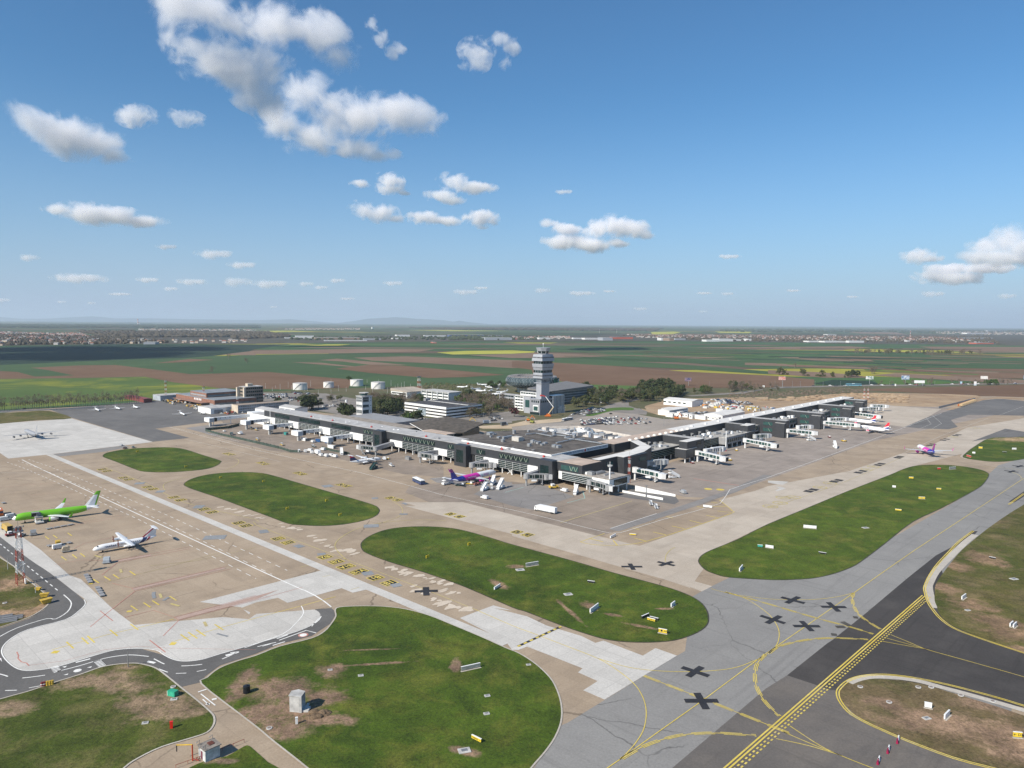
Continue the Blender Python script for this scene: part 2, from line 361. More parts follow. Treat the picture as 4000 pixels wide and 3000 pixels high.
# base ground to the horizon: strip fields, darker woods
def far_mat():
    m=bpy.data.materials.new('far_fields');nt,N,K,P=nodes(m);p=pos(nt)
    mp=N.new('ShaderNodeMapping');mp.inputs['Rotation'].default_value=(0,0,-.14);mp.inputs['Scale'].default_value=(1/900,1/210,1);K.new(p,mp.inputs[0])
    v=N.new('ShaderNodeTexVoronoi');v.inputs['Scale'].default_value=1;v.inputs['Randomness'].default_value=.85;K.new(mp.outputs[0],v.inputs[0])
    sp=N.new('ShaderNodeSeparateColor');K.new(v.outputs['Color'],sp.inputs[0])
    cr=N.new('ShaderNodeValToRGB');cr.color_ramp.interpolation='CONSTANT';E=cr.color_ramp.elements
    E[0].position=0;E[0].color=(.045,.085,.035,1);E[1].position=.28;E[1].color=(.06,.12,.05,1)
    for x,c in((.45,(.13,.09,.065)),(.60,(.05,.10,.045)),(.72,(.16,.115,.085)),(.83,(.07,.13,.05)),(.93,(.09,.075,.045)),(.975,(.34,.31,.05))):
        e=E.new(x);e.color=(*c,1)
    K.new(sp.outputs[0],cr.inputs[0])
    wd=mapr(nt,noise_fac(nt,1/2600,4,.65,p),.56,.59);near=mapr(nt,mathn(nt,'ADD',sepy(nt,p),0),5200,7500)
    col=mix(nt,mathn(nt,'MULTIPLY',wd,near),cr.outputs[0],(.04,.045,.03))
    col=mix(nt,mapr(nt,noise_fac(nt,.004,5,.7,p),.3,.7,0,.35),col,(.05,.06,.03))
    K.new(col,P.inputs['Base Color']);P.inputs['Roughness'].default_value=1;P.inputs['Specular IOR Level'].default_value=.1
    return m
def sepy(nt,p):
    s=nt.nodes.new('ShaderNodeSeparateXYZ');nt.links.new(p,s.inputs[0]);return s.outputs[1]
sheet('ground',[(-60000,-1500),(60000,-1500),(60000,78000),(-60000,78000)],0,far_mat())
def crop(name,c1,c2,sc=.02,yellow=None,rows=0.0):
    return ground_mat(name,c1,c2,yellow,(.003,sc,.35))
GREEN=crop('green_crop',(.040,.075,.026),(.058,.10,.034));GREEN2=crop('bright_green_crop',(.06,.12,.02),(.085,.145,.03));DKGREEN_SHADE=crop('dark_and_shaded_crop',(.014,.032,.018),(.02,.042,.022))  # dark crop tone also carries painted cloud shade
BROWN=crop('ploughed_soil',(.13,.072,.038),(.172,.104,.06));BROWN2=crop('dry_ploughed_soil',(.165,.105,.068),(.215,.145,.098));RAPE=crop('rape_blossom_crop',(.34,.33,.04),(.42,.40,.06));RAPEG=crop('green_crop_with_rape',(.06,.10,.02),(.08,.125,.025),.012,(.30,.28,.02))
DRY=ground_mat('dry_meadow',(.075,.085,.035),(.12,.105,.055),(.15,.11,.07),(.01,.08,.9))
Z0=.25
def field(name,items,z,mat):return sheet(name,GP(items),z,mat)
field('field',['A0',(-900,640),(0,485),(1000,455),(2212,410),'A1',(900,400),(2212,440),'A2',(900,560),(1100,705),(0,650),'A1',(830,700),'A0',(1500,760),(0,900),(-900,980)],.10,GREEN)
field('field',['A0',(-900,700),(0,623),(700,614),(1250,602),(1500,650),(1900,700),(1500,770),(1250,800),(0,885),(-900,960)],.14,RAPEG)
field('field',['A0',(-900,590),(0,545),(250,524),(700,503),(1000,500),(1300,535),(1650,580),(2212,563),'A1',(110,560),(500,598),(830,625),(800,700),(300,712),'A0',(1900,700),(1500,650),(1250,600),(700,612),(0,620),(-900,690)],.15,BROWN)
field('field',['A0',(0,519),(250,521),(420,545),(640,590),(300,600),(150,560),(0,552),(-500,560),(-500,525)],.18,GREEN)
field('field',['A0',(1330,485),(1640,447),(1850,455),(1600,475)],.18,BROWN)
field('field',['A0',(-900,360),(0,345),(850,322),(2212,322),'A1',(300,320),(0,360),'A0',(2100,400),(1600,440),(1000,455),(300,487),(-900,540)],.14,DKGREEN_SHADE)  # cloud shade on this field is partly put into its crop colour
field('field',['A0',(1900,412),(2212,375),'A1',(900,358),(1540,364),(1400,385),(700,400),(0,406),'A0',(2212,415)],.2,BROWN2)
field('field',['A1',(840,436),(1300,425),(1700,440),(2212,458),'A2',(300,470),(800,520),(300,520),'A1',(2212,527),(1500,484),(1000,462)],.2,BROWN2)
field('field',['A1',(540,458),(700,445),(1310,500),(1000,500),(750,470)],.22,BROWN2)
field('field',['A1',(300,475),(560,480),(880,515),(860,520),(500,492)],.22,BROWN2)
field('field',['A1',(690,532),(950,500),(1250,505),(2150,585),(1800,605),(1500,612),(1000,570)],.22,BROWN)
field('field',['A1',(1560,392),(1800,378),(2212,373),'A2',(200,383),(190,392),'A1',(2212,402),(1700,409)],.24,RAPE)
field('field',['A1',(600,322),(820,322),(700,333),(400,335)],.24,RAPE)
field('field',['A1',(1830,414),(2212,404),'A2',(200,396),(1500,425),(1960,440),(1300,445),(640,432),(200,440),'A1',(2212,440)],.24,BROWN2)
field('field',['A2',(0,465),(300,470),(900,510),(1500,558),(2212,590),'A3',(400,625),(400,690),'A2',(1500,700),(1060,700),(400,645),(200,640),(170,540),(0,520)],.26,BROWN)
field('field',['A2',(400,640),(700,670),(1100,682),(1090,705),(800,715),(400,690)],.3,GREEN2)
field('field',['A2',(300,440),(700,450),(1500,498),(2212,555),'A3',(500,590),'A2',(2212,580),(1400,530),(800,505),(300,475)],.3,GREEN)
field('field',['A2',(640,433),(900,420),(1300,425),(2212,478),'A3',(600,520),'A2',(2212,535),(1500,480),(1000,448)],.3,GREEN)
field('field',['A2',(-300,350),(600,330),(1700,350),(2212,370),'A3',(300,400),'A2',(1900,410),(900,400),(200,380)],.2,GREEN)
field('field',['A2',(1500,350),(2212,345),'A3',(700,355),(650,372),'A2',(2100,365)],.26,BROWN2)
field('field',['A3',(-600,470),(0,440),(700,405),(1800,412),(2212,436),(2500,450),(2500,520),(1300,530),(900,545),(600,505),(0,485)],.28,GREEN)
field('field',['A3',(80,432),(500,436),(860,449),(940,475),(500,470)],.32,BROWN2)
field('field',['A3',(-200,480),(300,490),(700,512),(1100,530),(900,536),(300,515),(-200,500)],.32,BROWN2)
field('field',['A3',(730,376),(1300,374),(1700,384),(1870,400),(1000,393)],.32,RAPE)
field('field',['A3',(1170,545),(1400,525),(2212,536),(2600,545),(2600,640),(2212,618),(1700,605)],.3,BROWN)
field('field',['A3',(0,545),(400,560),(700,580),(900,610),(500,610),(0,575)],.3,BROWN2)
field('field',['A3',(900,590),(1100,570),(1700,600),(2600,650),(2600,690),(1200,610)],.28,BROWN2)
field('field',['A3',(880,598),(1240,612),(1620,655),(1400,672),(960,668)],.34,GREEN2)
field('field',['A3',(390,662),(560,628),(900,640),(960,668),(600,680)],.35,DKGREEN_SHADE)
field('field',['A3',(1300,340),(2300,345),(2500,400),(1800,392),(1500,370)],.3,BROWN2)
field('field',['A3',(0,345),(700,338),(900,350),(640,366),(0,362)],.3,BROWN2)
field('field',['A2',(1200,215),(1400,210),(1460,218),(1390,233),(1210,236)],.6,RAPE)
field('field',['A1',(-60,205),(300,203),(540,212),(200,219),(-60,217)],.6,RAPE)
field('field',['A1',(1280,199),(1700,199),(2212,205),(1700,208)],.6,RAPE)
field('field',['A2',(1750,210),(2080,212),(2050,225),(1800,222)],.6,RAPE)
field('field',['A3',(700,215),(1100,218),(1200,236),(800,228)],.6,BROWN2)
random.seed(12)
for k in range(95):
    b0=random.uniform(352,545);t0='A3' if k%3 else 'A2';a0=random.uniform(-200,1700)if t0=='A3' else random.uniform(200,1800);ln=random.uniform(300,1100);th=random.uniform(1.2,3.5)*(1+(b0-352)/110);sl=(b0-330)/5200
    if t0=='A2':b0=350+(b0-352)*.42;th*=.5
    field('field',[t0,(a0,b0),(a0+ln,b0+ln*sl),(a0+ln*.97,b0+ln*sl+th),(a0+ln*.02,b0+th)],.36+k*.002,random.choice((BROWN2,BROWN,GREEN,GREEN,DKGREEN_SHADE,GREEN2,DRY)))
# towns: tree and garden coloured ground under the far houses
TOWN=ground_mat('town_gardens',(.055,.055,.03),(.085,.07,.05),(.10,.09,.08),(.002,.012,.05))
for it in(['A0',(-800,330),(0,335),(800,322),(1500,318),(2212,318),(2212,280),(1000,268),(600,225),(0,205),(-800,205)],['A1',(-100,318),(1300,300),(2212,292),(2212,240),(1200,240),(300,255),(-100,280)],
           ['A2',(-50,300),(1200,292),(2212,300),'A3',(700,318),(1400,322),(1800,325),(2100,320),(2000,230),(900,240),'A2',(1000,232),(300,250),(-50,250)],['A3',(2060,330),(2500,330),(2500,200),(1500,200),(1950,250)]):
    sheet('town_ground',GP(it),.45,TOWN)
WOODG=ground_mat('bare_wood_floor',(.05,.042,.03),(.08,.065,.045),(.05,.06,.03),(.002,.01,.04))
sheet('woodland_ground',GP(['A0',(680,208),(1400,200),(2212,215),'A1',(300,240),(250,262),'A0',(2212,278),(1400,282),(900,255)]),.5,WOODG)
# landside around the terminal
AS_L=ground_mat('worn_grey_asphalt',(.19,.17,.15),(.26,.235,.21),(.15,.14,.125),(.02,.15,1.2),streak=.15)
AS_M=ground_mat('grey_asphalt',(.215,.207,.197),(.25,.242,.23),(.27,.26,.245),(.008,.09,2.2),streak=.3,cracks=.026)
AS_D=ground_mat('fresh_dark_asphalt',(.046,.042,.040),(.064,.058,.055),(.088,.08,.074),(.012,.08,2.2),streak=.35)
AS_B=ground_mat('dusty_asphalt',(.105,.095,.088),(.145,.13,.118),(.19,.165,.14),(.012,.06,2.0),streak=.3)
AS_R=ground_mat('service_road_asphalt',(.105,.10,.096),(.13,.125,.12),(.155,.148,.14),(.02,.1,2.5),streak=.2)
AS_P=ground_mat('dark_parking_apron',(.115,.11,.106),(.155,.148,.142),(.18,.17,.16),(.01,.07,1.5),slab=7.5,joint=1.25,streak=.4)
SAND=ground_mat('sandy_fill',(.42,.32,.21),(.52,.42,.30),(.34,.26,.18),(.02,.12,1.0))
TAN=ground_mat('excavated_ground',(.30,.20,.12),(.42,.31,.20),(.22,.16,.11),(.01,.06,.7),bump=.5)
CON=ground_mat('beige_concrete',(.325,.25,.176),(.40,.318,.235),(.265,.208,.155),(.010,.07,1.3),slab=7.5,joint=.86,streak=.22,cracks=.02,patch=.10)
CONP=ground_mat('pale_concrete',(.43,.365,.295),(.50,.435,.36),(.38,.32,.26),(.012,.08,1.2),slab=7.5,joint=.86,streak=.15,patch=.10)
CONW=ground_mat('new_white_concrete',(.50,.475,.44),(.57,.545,.505),(.45,.43,.395),(.02,.1,1.4),slab=7.5,joint=.72,streak=.12,patch=.12)
CONT=ground_mat('brown_concrete',(.245,.198,.158),(.32,.262,.212),(.20,.162,.13),(.012,.08,1.4),slab=7.5,joint=.82,streak=.4,cracks=.025,patch=.12)
CONG=ground_mat('bluish_old_concrete',(.20,.187,.178),(.26,.243,.23),(.22,.205,.19),(.02,.12,1.4),slab=7.5,joint=.8,streak=.35,cracks=.03)
KERB=ground_mat('pale_kerb_concrete',(.40,.36,.31),(.48,.44,.385),None,(.05,.3,2))
sheet('verge',GP(['A0',(1200,815),(1400,785),(1900,705),'A1',(0,705),(800,655),(1350,625),(1900,658),'A2',(390,690),(700,720),(1100,700),(1500,692),'A3',(0,690),(850,700),(700,900),'A2',(1200,1150),'A1',(1500,1200),(0,1000),'A0',(1600,950)]),.02,DRY)
sheet('verge',GP(['A3',(-20,690),(400,676),(1600,655),(2600,640),(2600,780),(2212,782),(1400,748),(800,735),(200,760),(-300,790)]),.02,DRY)
sheet('field',GP(['A3',(700,712),(1300,695),(2212,670),(2600,660),(2600,800),(2212,778),(1800,765),(1400,745)]),.05,BROWN)
sheet('excavated_ground',GP(['A2',(1500,790),(2212,775),'A3',(0,800),(640,745),(1200,743),(1800,762),(1790,800),(1420,862),(870,830),(700,780),(0,905),'A2',(2212,950),(1800,1010),(1260,930),(1100,860),(1300,790)]),.06,TAN,2)
sheet('car_park',GP(['A1',(-80,735),(300,742),(600,745),(900,800),(1350,930),(1500,1000),(1150,1000),(560,900),(0,830),'A0',(2130,810)]),.05,AS_L)
sheet('car_park',GP(['A1',(1250,930),(1500,960),(1800,930),(2212,900),'A2',(60,930),(200,960),(0,985),'A1',(2212,1000),(1900,1000),(1400,980)]),.06,AS_L)
sheet('sand',GP(['A1',(1880,1030),(2212,1010),'A2',(100,985),(300,970),(600,950),(640,965),(430,995),(150,1015),(0,1035),'A1',(2212,1050),(1960,1050)]),.07,SAND)
sheet('road',GP(['A2',(0,1035),(200,1010),(420,990),(500,930),(700,890),(850,840),(960,808),(1090,788),(1100,800),(1010,822),(1010,850),(1060,870),(1110,880),(1170,900),(1160,930),(1080,925),(900,925),(560,970),(300,1040),(0,1075)]),.08,AS_L)
sheet('grass_verge',GP(['A2',(640,930),(800,880),(930,866),(1040,870),(1040,890),(880,893),(700,940)]),.1,GREEN2,3)
sheet('grass_verge',GP(['A2',(1020,830),(1090,815),(1300,790),(1290,815),(1150,855),(1160,885),(1060,860)]),.1,DRY,3)
sheet('car_park',GP(['A2',(0,1040),(150,1015),(430,1000),(560,960),(850,905),(1080,925),(1300,965),(1560,975),(1700,990),(1500,1060),(900,1120),(300,1120),(0,1100)]),.09,ground_mat('light_car_park_asphalt',(.27,.235,.205),(.35,.31,.27),(.33,.27,.21),(.02,.12,1.2)))
sheet('car_park',GP(['A2',(1440,930),(1560,905),(1850,900),(1930,920),(1700,945)]),.09,AS_L)
sheet('road',GP(['A2',(1500,765),(1900,740),(2212,705),'A3',(100,688),(400,684),(800,672),(1400,668),(2000,660),(2600,648),(2600,656),(2000,668),(1400,678),(800,684),(300,694),(0,706),'A2',(2000,748),(1560,772)]),.3,AS_L)
sheet('road',GP(['A0',(-300,900),(0,885),(400,875),(900,845),(1250,812),(1250,820),(900,858),(450,888),(0,912),(-300,930)]),.03,AS_L)
# ---- airside
sheet('apron',GP(['O',(-400,960),(60,884),(470,866),(1300,960),(1850,856),(2212,856),(2600,860),(2600,1900),(900,1950),(-500,1950)]),.03,CON)
sheet('apron',GP(['D1',(1100,620),(2000,640),'D2',(1000,800),(2212,1100),'D3',(800,1300),(1250,1520),(1250,1700),(560,1650),'D2',(1500,1400),(200,1230),(-880,960),(-500,860)]),.045,CONT)
sheet('apron',GP(['B1',(1290,385),(1320,335),(1440,310),(2212,290),'B2',(300,330),(900,400),(1400,440),(1780,450),(1000,690),(640,800),(560,795),(0,640),'B1',(1500,470)]),.05,CONT)
sheet('apron',GP(['A2',(900,1500),(1500,1300),(2212,1080),'A3',(650,920),(900,850),(2212,880),(1400,1050),(900,1160),(0,1490),'A2',(1750,1650),(1500,1640)]),.047,ground_mat('grey_brown_concrete',(.27,.228,.195),(.345,.295,.255),(.225,.19,.165),(.012,.08,1.4),slab=7.5,joint=.84,streak=.35,patch=.12))
sheet('apron',GP(['B1',(1500,262),(1640,250),(2000,260),(2212,300),(2212,350),(1900,330),(1560,300)]),.06,CONG)
sheet('apron',GP(['B1',(1880,400),(2000,330),'B2',(200,300),(540,420),(180,535),'B1',(2212,500)]),.06,CONG)
sheet('apron',GP(['O',(870,1085),(1000,1085),(1300,1160),(1530,1215),(1490,1270),(1200,1175)]),.05,CONP)
sheet('apron',GP(['B1',(1280,500),(1400,500),(2212,725),'B2',(900,960),(1730,1195),(1640,1240),(1500,1190),(0,760),'B1',(2212,745)]),.055,CONP)
sheet('apron',GP(['B2',(1090,850),(1180,820),(1900,570),(1910,540),(1790,450),(2100,370),'B3',(0,330),(700,200),(1150,50),'A3',(1300,1250),(1720,1040),(2212,960),(2400,960),(2400,1080),(1700,1260),'B3',(1280,152),(700,370),(0,655),'B2',(1640,930),(1560,1075),(1250,1000)]),.052,CONP)
sheet('apron',GP(['A0',(0,1005),(620,962),(1320,1165),(430,1272),(70,1308),(0,1260),(-600,1290),(-600,1050)]),.06,CONW)
sheet('apron',GP(['A0',(430,885),(880,848),(1250,815),(1400,800),(2212,940),'A1',(-300,980),'A0',(1340,1050),(1640,1130),(1320,1163),(630,958)]),.07,AS_P)
sheet('apron',GP(['A0',(450,1272),(800,1230),(1080,1195),(1120,1208),(900,1250),(520,1290)]),.065,ground_mat('grey_concrete_band',(.20,.19,.18),(.25,.235,.22),None))
sheet('apron',GP(['A0',(1600,1045),(1900,1005),(2000,1000),(1780,1060),(1800,1085),(1950,1105),(1850,1110)]),.08,CONG)
sheet('apron',GP(['A3',(880,840),(1350,870),(1500,880),(1380,950),(1180,1035),(900,1000),(700,950)]),.06,CONW if 0 else CONP)
sheet('apron',GP(['A3',(1180,1035),(1370,955),(1560,895),(1800,810),(2000,790),(2400,830),(2400,940),(1730,930),(1580,975),(1640,1035),(1560,1055),(1350,1050)]),.08,AS_P)
sheet('apron',GP(['A3',(1660,1290),(1760,1160),(2060,1055),(2300,1000),(2400,1050),(2000,1130),(1900,1150),(1730,1250),(1830,1320),(1700,1310)]),.07,CONP)
sheet('apron',GP(['A3',(1760,1160),(2050,1050),(2300,1090),(2300,1140),(1950,1130)]),.075,AS_P)
sheet('pavement',GP(['A3',(1550,882),(1780,800),(2000,775),(2300,790),(2300,800),(1900,790),(1600,885),(1480,890)]),.09,TAN)
# light concrete strips and the new slabs
def strip(name,pts,w,z,mat,closed=False,sm=0,dash=None,parent=None,lab=None,offs=0.0):
    """a flat band of width w along ground points; dash=(on, off)"""
    if sm:pts=smooth(pts,sm,closed)
    b=MB();P_=[Vector((p[0],p[1]))for p in pts]
    if closed:P_.append(P_[0])
    nrm=[]
    for i in range(len(P_)):
        d=(P_[min(i+1,len(P_)-1)]-P_[max(i-1,0)])
        d=d.normalized()if d.length>0 else Vector((1,0));nrm.append(Vector((-d.y,d.x)))
    if offs:P_=[p+n*offs for p,n in zip(P_,nrm)]
    if not dash:
        for i in range(len(P_)-1):
            a,c=P_[i],P_[i+1];b.quad([(*(a-nrm[i]*w/2),z),(*(c-nrm[i+1]*w/2),z),(*(c+nrm[i+1]*w/2),z),(*(a+nrm[i]*w/2),z)])
    else:
        on,off=dash;t=0;cyc=on+off
        for i in range(len(P_)-1):
            a,c=P_[i],P_[i+1];ln=(c-a).length
            if ln==0:continue
            d=(c-a)/ln;n=Vector((-d.y,d.x));s0=0
            k=math.floor(t/cyc)
            while k*cyc<t+ln:
                x0=max(k*cyc,t)-t;x1=min(k*cyc+on,t+ln)-t
                if x1>x0+.02:
                    p0=a+d*x0;p1=a+d*x1;b.quad([(*(p0-n*w/2),z),(*(p1-n*w/2),z),(*(p1+n*w/2),z),(*(p0+n*w/2),z)])
                k+=1
            t+=ln
    return b
def addmb(a,b):
    n=len(a.v);a.v+=b.v;a.f+=[tuple(i+n for i in f)for f in b.f];a.m+=b.m
# the drain channel stripe that crosses the whole apron
def line_at(items,w,z,**k):return strip('',GP(items),w,z,None,**k)
b=line_at(['B2',(880,712),(1300,575),(1900,375),'B3',(0,235)],6,.075);tag(b.build('dark_lane',CONG),None,None,None,'structure')
b=line_at(['A0',(428,1274),'C1',(2160,592)],4.6,.10);tag(b.build('concrete_strip',CONW),None,None,None,'structure')
sheet('apron',GP(['B0',(1725,1332),'B1',(580,1055),(975,1220),(835,1252),(740,1213),(520,1275),(270,1340),(185,1296),(0,1345),(-60,1440),(-130,1378)]),.085,CONW)
road=['B0',(-700,560),(0,768),(250,960),(430,1080),(650,1250),(738,1325),(735,1360),(690,1400),'C0',(600,400),(1200,624),(1430,690),(1600,735),(1900,672),(2212,580),'C1',(350,470),(520,400),(562,350),(510,290),(650,278),(675,300),(683,345),(640,415),(480,520),(200,590),'C0',(2212,672),(1900,775),(1775,868),(1728,922),(1570,960),(1350,795),(1240,760),(1150,750),(1000,760),(700,842),(250,990),(0,1060),(-700,1260),(-700,700),(0,455),(250,370),'B0',(380,1400),(440,1335),(440,1295),(350,1200),(0,930),(-700,560)]
sheet('service_road',GP(road[:-1]),.08,AS_R)
sheet('apron',smooth(GP(['B0',(0,768),(250,960),(430,1080),(650,1250),(735,1310),(745,1350),(690,1408),'C0',(570,380),(250,465),(100,545),(30,620),(35,690),(110,770),(200,812),(320,812),(500,782),(800,690),(1000,638),(1200,625),(1360,642),(1430,685),(1520,725),(1620,735),(1750,718),(1900,672),(2212,582),'C1',(350,478),(510,405),(556,350),(540,310),(500,290)]),3,False)+GP(['C1',(0,330),'C0',(2150,375),(1925,357),(1160,425),(980,290),(700,30),'B0',(600,1100),(350,880),(150,740),(-400,380),(-500,480)]),.09,CONW)
sheet('apron',GP(['C0',(2080,280),(2212,230),'C1',(190,190),(275,235),(520,172),(650,270),(500,292),(0,330),'C0',(2212,338)]),.094,CON)
sheet('apron',GP(['C1',(1760,365),(2050,255),(2212,300),'C2',(-150,280),(130,350),(300,430),(600,520),(720,580),(790,560),(1130,690),(1240,625),(1425,690),(800,1070),(615,990),(740,910),(570,835),(610,800),(130,612),(60,640),(0,640),'C1',(2160,570)]),.085,CONW)
# taxiway asphalt on the right
sheet('taxiway',GP(['C2',(100,1800),(430,1290),(480,1270),(1425,690),(1495,650),(1510,540),'B2',(1560,1285),(1645,1235),(1880,1120),'B3',(300,1100),(1000,820),(1800,360),(1905,228),(1990,150),(2212,85),'A3',(2212,1300),(3200,1020),(3600,1300),'B3',(3200,500),(2300,1800),'C3',(1500,2600),'C2',(0,2600)]),.06,AS_M)
sheet('taxiway',GP(['B3',(1720,760),(1765,717),(1812,720),(1740,800),(1500,1050),'C3',(1600,300),(2400,650),(3200,900),(3200,1500),(2212,1140),(900,850),(650,1000),(540,985),(165,860),(510,585),'B3',(560,1659),(850,1425),(1200,1130),(1450,930),(1600,850)]),.075,AS_D)
sheet('taxiway',GP(['C3',(165,860),(540,985),(640,1000),(700,1200),(1200,1430),(1800,1620),(2400,1800),(1200,2600),(-1000,2600),'C2',(1350,1690),'C3',(-20,975)]),.07,AS_B)
sheet('taxiway',GP(['B3',(2080,465),(2212,375),(2500,210),(2500,280),(2212,420),(2130,470)]),.075,AS_D)
# ---------------------------------------------------------------- grass islands
def sp(t,a,b,ra,rb,an=0.0):
    p=G(t,a,b);q=G(t,a+ra,b);r=G(t,a,b-rb)
    return(p[0],p[1],math.dist(p,q),math.dist(p,r),an)
GR=dict(c1=(.035,.063,.004),c2=(.066,.104,.008),c3=(.14,.14,.022))
def gm(name,spots=(),col=(.17,.11,.07),**k):
    a=dict(GR);a.update(k);return ground_mat(name,a['c1'],a['c2'],a['c3'],(.02,.13,1.1),spots=spots,spotcol=col,bump=.28,grit=.55)
def island(pts,mat,z=.12,sm=3):return sheet('grass',pts,z,mat,sm,'stuff')
ISL={}
ISL['a']=GP(['A0',(890,1285),(905,1268),(960,1250),(1100,1226),(1300,1214),(1480,1213),(1600,1230),(1750,1278),(1900,1325),(1905,1342),(1880,1365),(1800,1395),(1650,1415),(1450,1427),(1250,1422),(1160,1398),(1000,1335),(905,1300)])
ISL['b']=GP(['B1',(-622,320),(-612,300),(-562,270),(-462,240),(-312,218),(-112,210),(50,218),(180,248),(350,298),(720,405),(1000,488),(1060,525),(1063,555),(1030,590),(930,628),(750,662),(560,674),(400,668),(280,655),(130,600),(-60,530),(-330,430),(-540,360),(-600,335)])
ISL['c']=GP(['B1',(907,845),(915,815),(960,775),(1040,735),(1150,702),(1300,683),(1480,680),(1650,690),(1800,715),(2050,785),'B2',(0,835),(500,970),(860,1075),(1250,1180),(1430,1235),(1560,1290),(1640,1345),(1685,1410),(1698,1470),(1690,1520),(1650,1565),(1560,1615),'C2',(1400,558),(1200,575),(1000,572),(850,556),(700,520),(430,430),(120,310),'B1',(2212,1378),(1800,1200),(1450,1075),(1150,985),(960,912),(920,880)])
ISL['d']=GP(['B2',(1880,1120),(1760,1092),(1680,1060),(1630,1015),(1612,975),(1640,930),(1720,885),'B3',(-260,790),(0,660),(350,515),(700,370),(1050,235),(1180,180),(1290,153),(1450,146),(1650,156),(1810,182),(1890,210),(1908,238),(1870,300),(1800,358),(1500,520),(1250,640),(1000,835),(800,985),(700,1040),(560,1090),(400,1125),(250,1137),(50,1142)])
ISL['e']=GP(['A3',(1690,1300),(1710,1262),(1800,1195),(1930,1130),(2212,1120),(2700,1060),(2700,1180),(2400,1270),(2212,1312),(2080,1332),(1950,1336),(1830,1325)])
ISL['f']=GP(['C3',(1460,268),(1440,215),(1440,150),'B3',(1450,1180),(1500,1100),(1640,920),(1760,810),(1950,660),(2212,490),(2600,280),(3300,300),(3300,1700),'C3',(3000,950),(2400,740),(2212,668),(1980,595),(1700,480),(1560,410),(1480,330)])
ISL['g']=GP(['C3',(612,1010),(640,965),(700,915),(790,905),(900,890),(1100,900),(1300,930),(1500,985),(1800,1075),(2212,1210),(3000,1500),(3000,2100),(2212,1740),(1900,1650),(1600,1565),(1200,1420),(900,1290),(760,1210),(660,1110),(618,1050)])
ISL['h']=GP(['C1',(684,300),(720,272),(900,262),(1100,266),(1300,290),(1500,345),(1700,425),(1950,530),(2150,620),'C2',(60,670),(180,745),(270,820),(350,910),(405,1030),(430,1150),(422,1270),(370,1400),(280,1530),(160,1670),(0,1900),'C1',(1200,2100),(700,1900),(450,1668),(160,1438),(20,1320),'C0',(2050,1180),(1740,935),(1790,880),(1890,802),(2050,738),(2212,690),'C1',(200,612),(480,540),(590,482),(650,415),(690,350)])
ISL['i']=GP(['C0',(0,1068),(250,998),(480,920),(700,852),(860,795),(1000,768),(1150,757),(1240,768),(1350,802),(1450,875),(1560,965),(1700,1075),(1820,1180),(1852,1230),(1845,1290),(1790,1355),(1650,1405),(1400,1480),(1200,1575),(1070,1665),(900,1850),(-700,1850),(-700,1280)])
ISL['j']=GP(['B0',(-700,600),(0,948),(200,1110),(340,1220),(425,1300),(428,1335),(370,1395),(240,1470),(0,1552),(-700,1800)])
ISL['k']=GP(['A0',(0,918),(200,905),(420,897),(620,960),(300,978),(0,1008),(-700,1060),(-700,960)])
ISL['l']=GP(['C0',(1600,1700),(1780,1600),(1960,1560),(2100,1480),(2150,1470),(2212,1520),'C1',(100,1610),(200,1720),'C0',(1700,1900)])
brn=dict(c1=(.065,.076,.012),c2=(.12,.10,.03),c3=(.21,.15,.08));brg=dict(c1=(.12,.088,.04),c2=(.20,.145,.08),c3=(.075,.085,.018))
island(ISL['a'],gm('islandgrass'));island(ISL['b'],gm('islandgrass'))
island(ISL['c'],gm('wide_island_grass',[sp('B2',40,1030,90,22),sp('C2',480,290,25,100,.35),sp('C2',670,260,55,40,.5),sp('C2',850,335,90,12,-.35),sp('C2',1130,440,170,12,-.45),sp('C2',1320,285,70,7),sp('B1',2100,1180,50,40,.6)]))
island(ISL['d'],gm('far_island_grass',c1=(.046,.077,.005),c2=(.078,.115,.009),c3=(.145,.14,.025)))
island(ISL['e'],gm('corner_grass',[sp('A3',2150,1145,220,18)],(.26,.18,.10)))
island(ISL['f'],gm('worn_grass_by_taxiway',[sp('C3',1780,250,190,60),sp('C3',1530,110,110,40),sp('B3',1860,960,150,60),sp('B3',1640,1030,120,50),sp('C3',2120,500,220,60),sp('C3',2212,640,280,30),sp('B3',1960,1500,200,60)],(.17,.11,.065),**brn))
island(ISL['g'],gm('bare_soil_with_grass',[sp('C3',1500,1260,560,110,-.2),sp('C3',2100,1420,400,200),sp('C3',1000,1110,180,60,-.3),sp('C3',1900,1130,300,60,-.3)],(.19,.125,.08),**brg))
island(ISL['h'],gm('big_meadow_grass',[sp('E3',1500,350,560,170),sp('E3',1650,650,520,190),sp('E3',2050,480,340,180),sp('E3',1200,680,330,190),sp('E3',900,300,170,260),sp('E3',1500,920,450,170),sp('C1',650,830,130,60),sp('C1',550,1250,330,50),sp('C1',960,640,260,8,.1),sp('C1',1720,780,50,60),sp('C1',1790,1520,140,30,-.3),sp('C1',1060,760,330,10,.15)],(.16,.105,.07)))
island(ISL['i'],gm('rough_meadow_grass',[sp('C0',1330,1120,420,100,-.35),sp('C0',900,900,380,70,.25),sp('C0',1150,960,260,60),sp('C0',1600,1180,170,50),sp('C0',100,1150,260,60,.2),sp('C0',1090,790,110,25)],(.17,.12,.075),c1=(.036,.055,.005),c2=(.07,.09,.011),c3=(.17,.14,.055)))
island(ISL['j'],gm('grass_by_mast',[sp('B0',120,1180,230,45,-.6),sp('B0',330,1390,90,50),sp('B0',150,1430,200,35)],(.22,.145,.09),**brn))
island(ISL['k'],gm('grass_by_mast'));island(ISL['l'],gm('rough_corner_grass',[sp('C0',1900,1600,150,30)],(.17,.12,.08)))
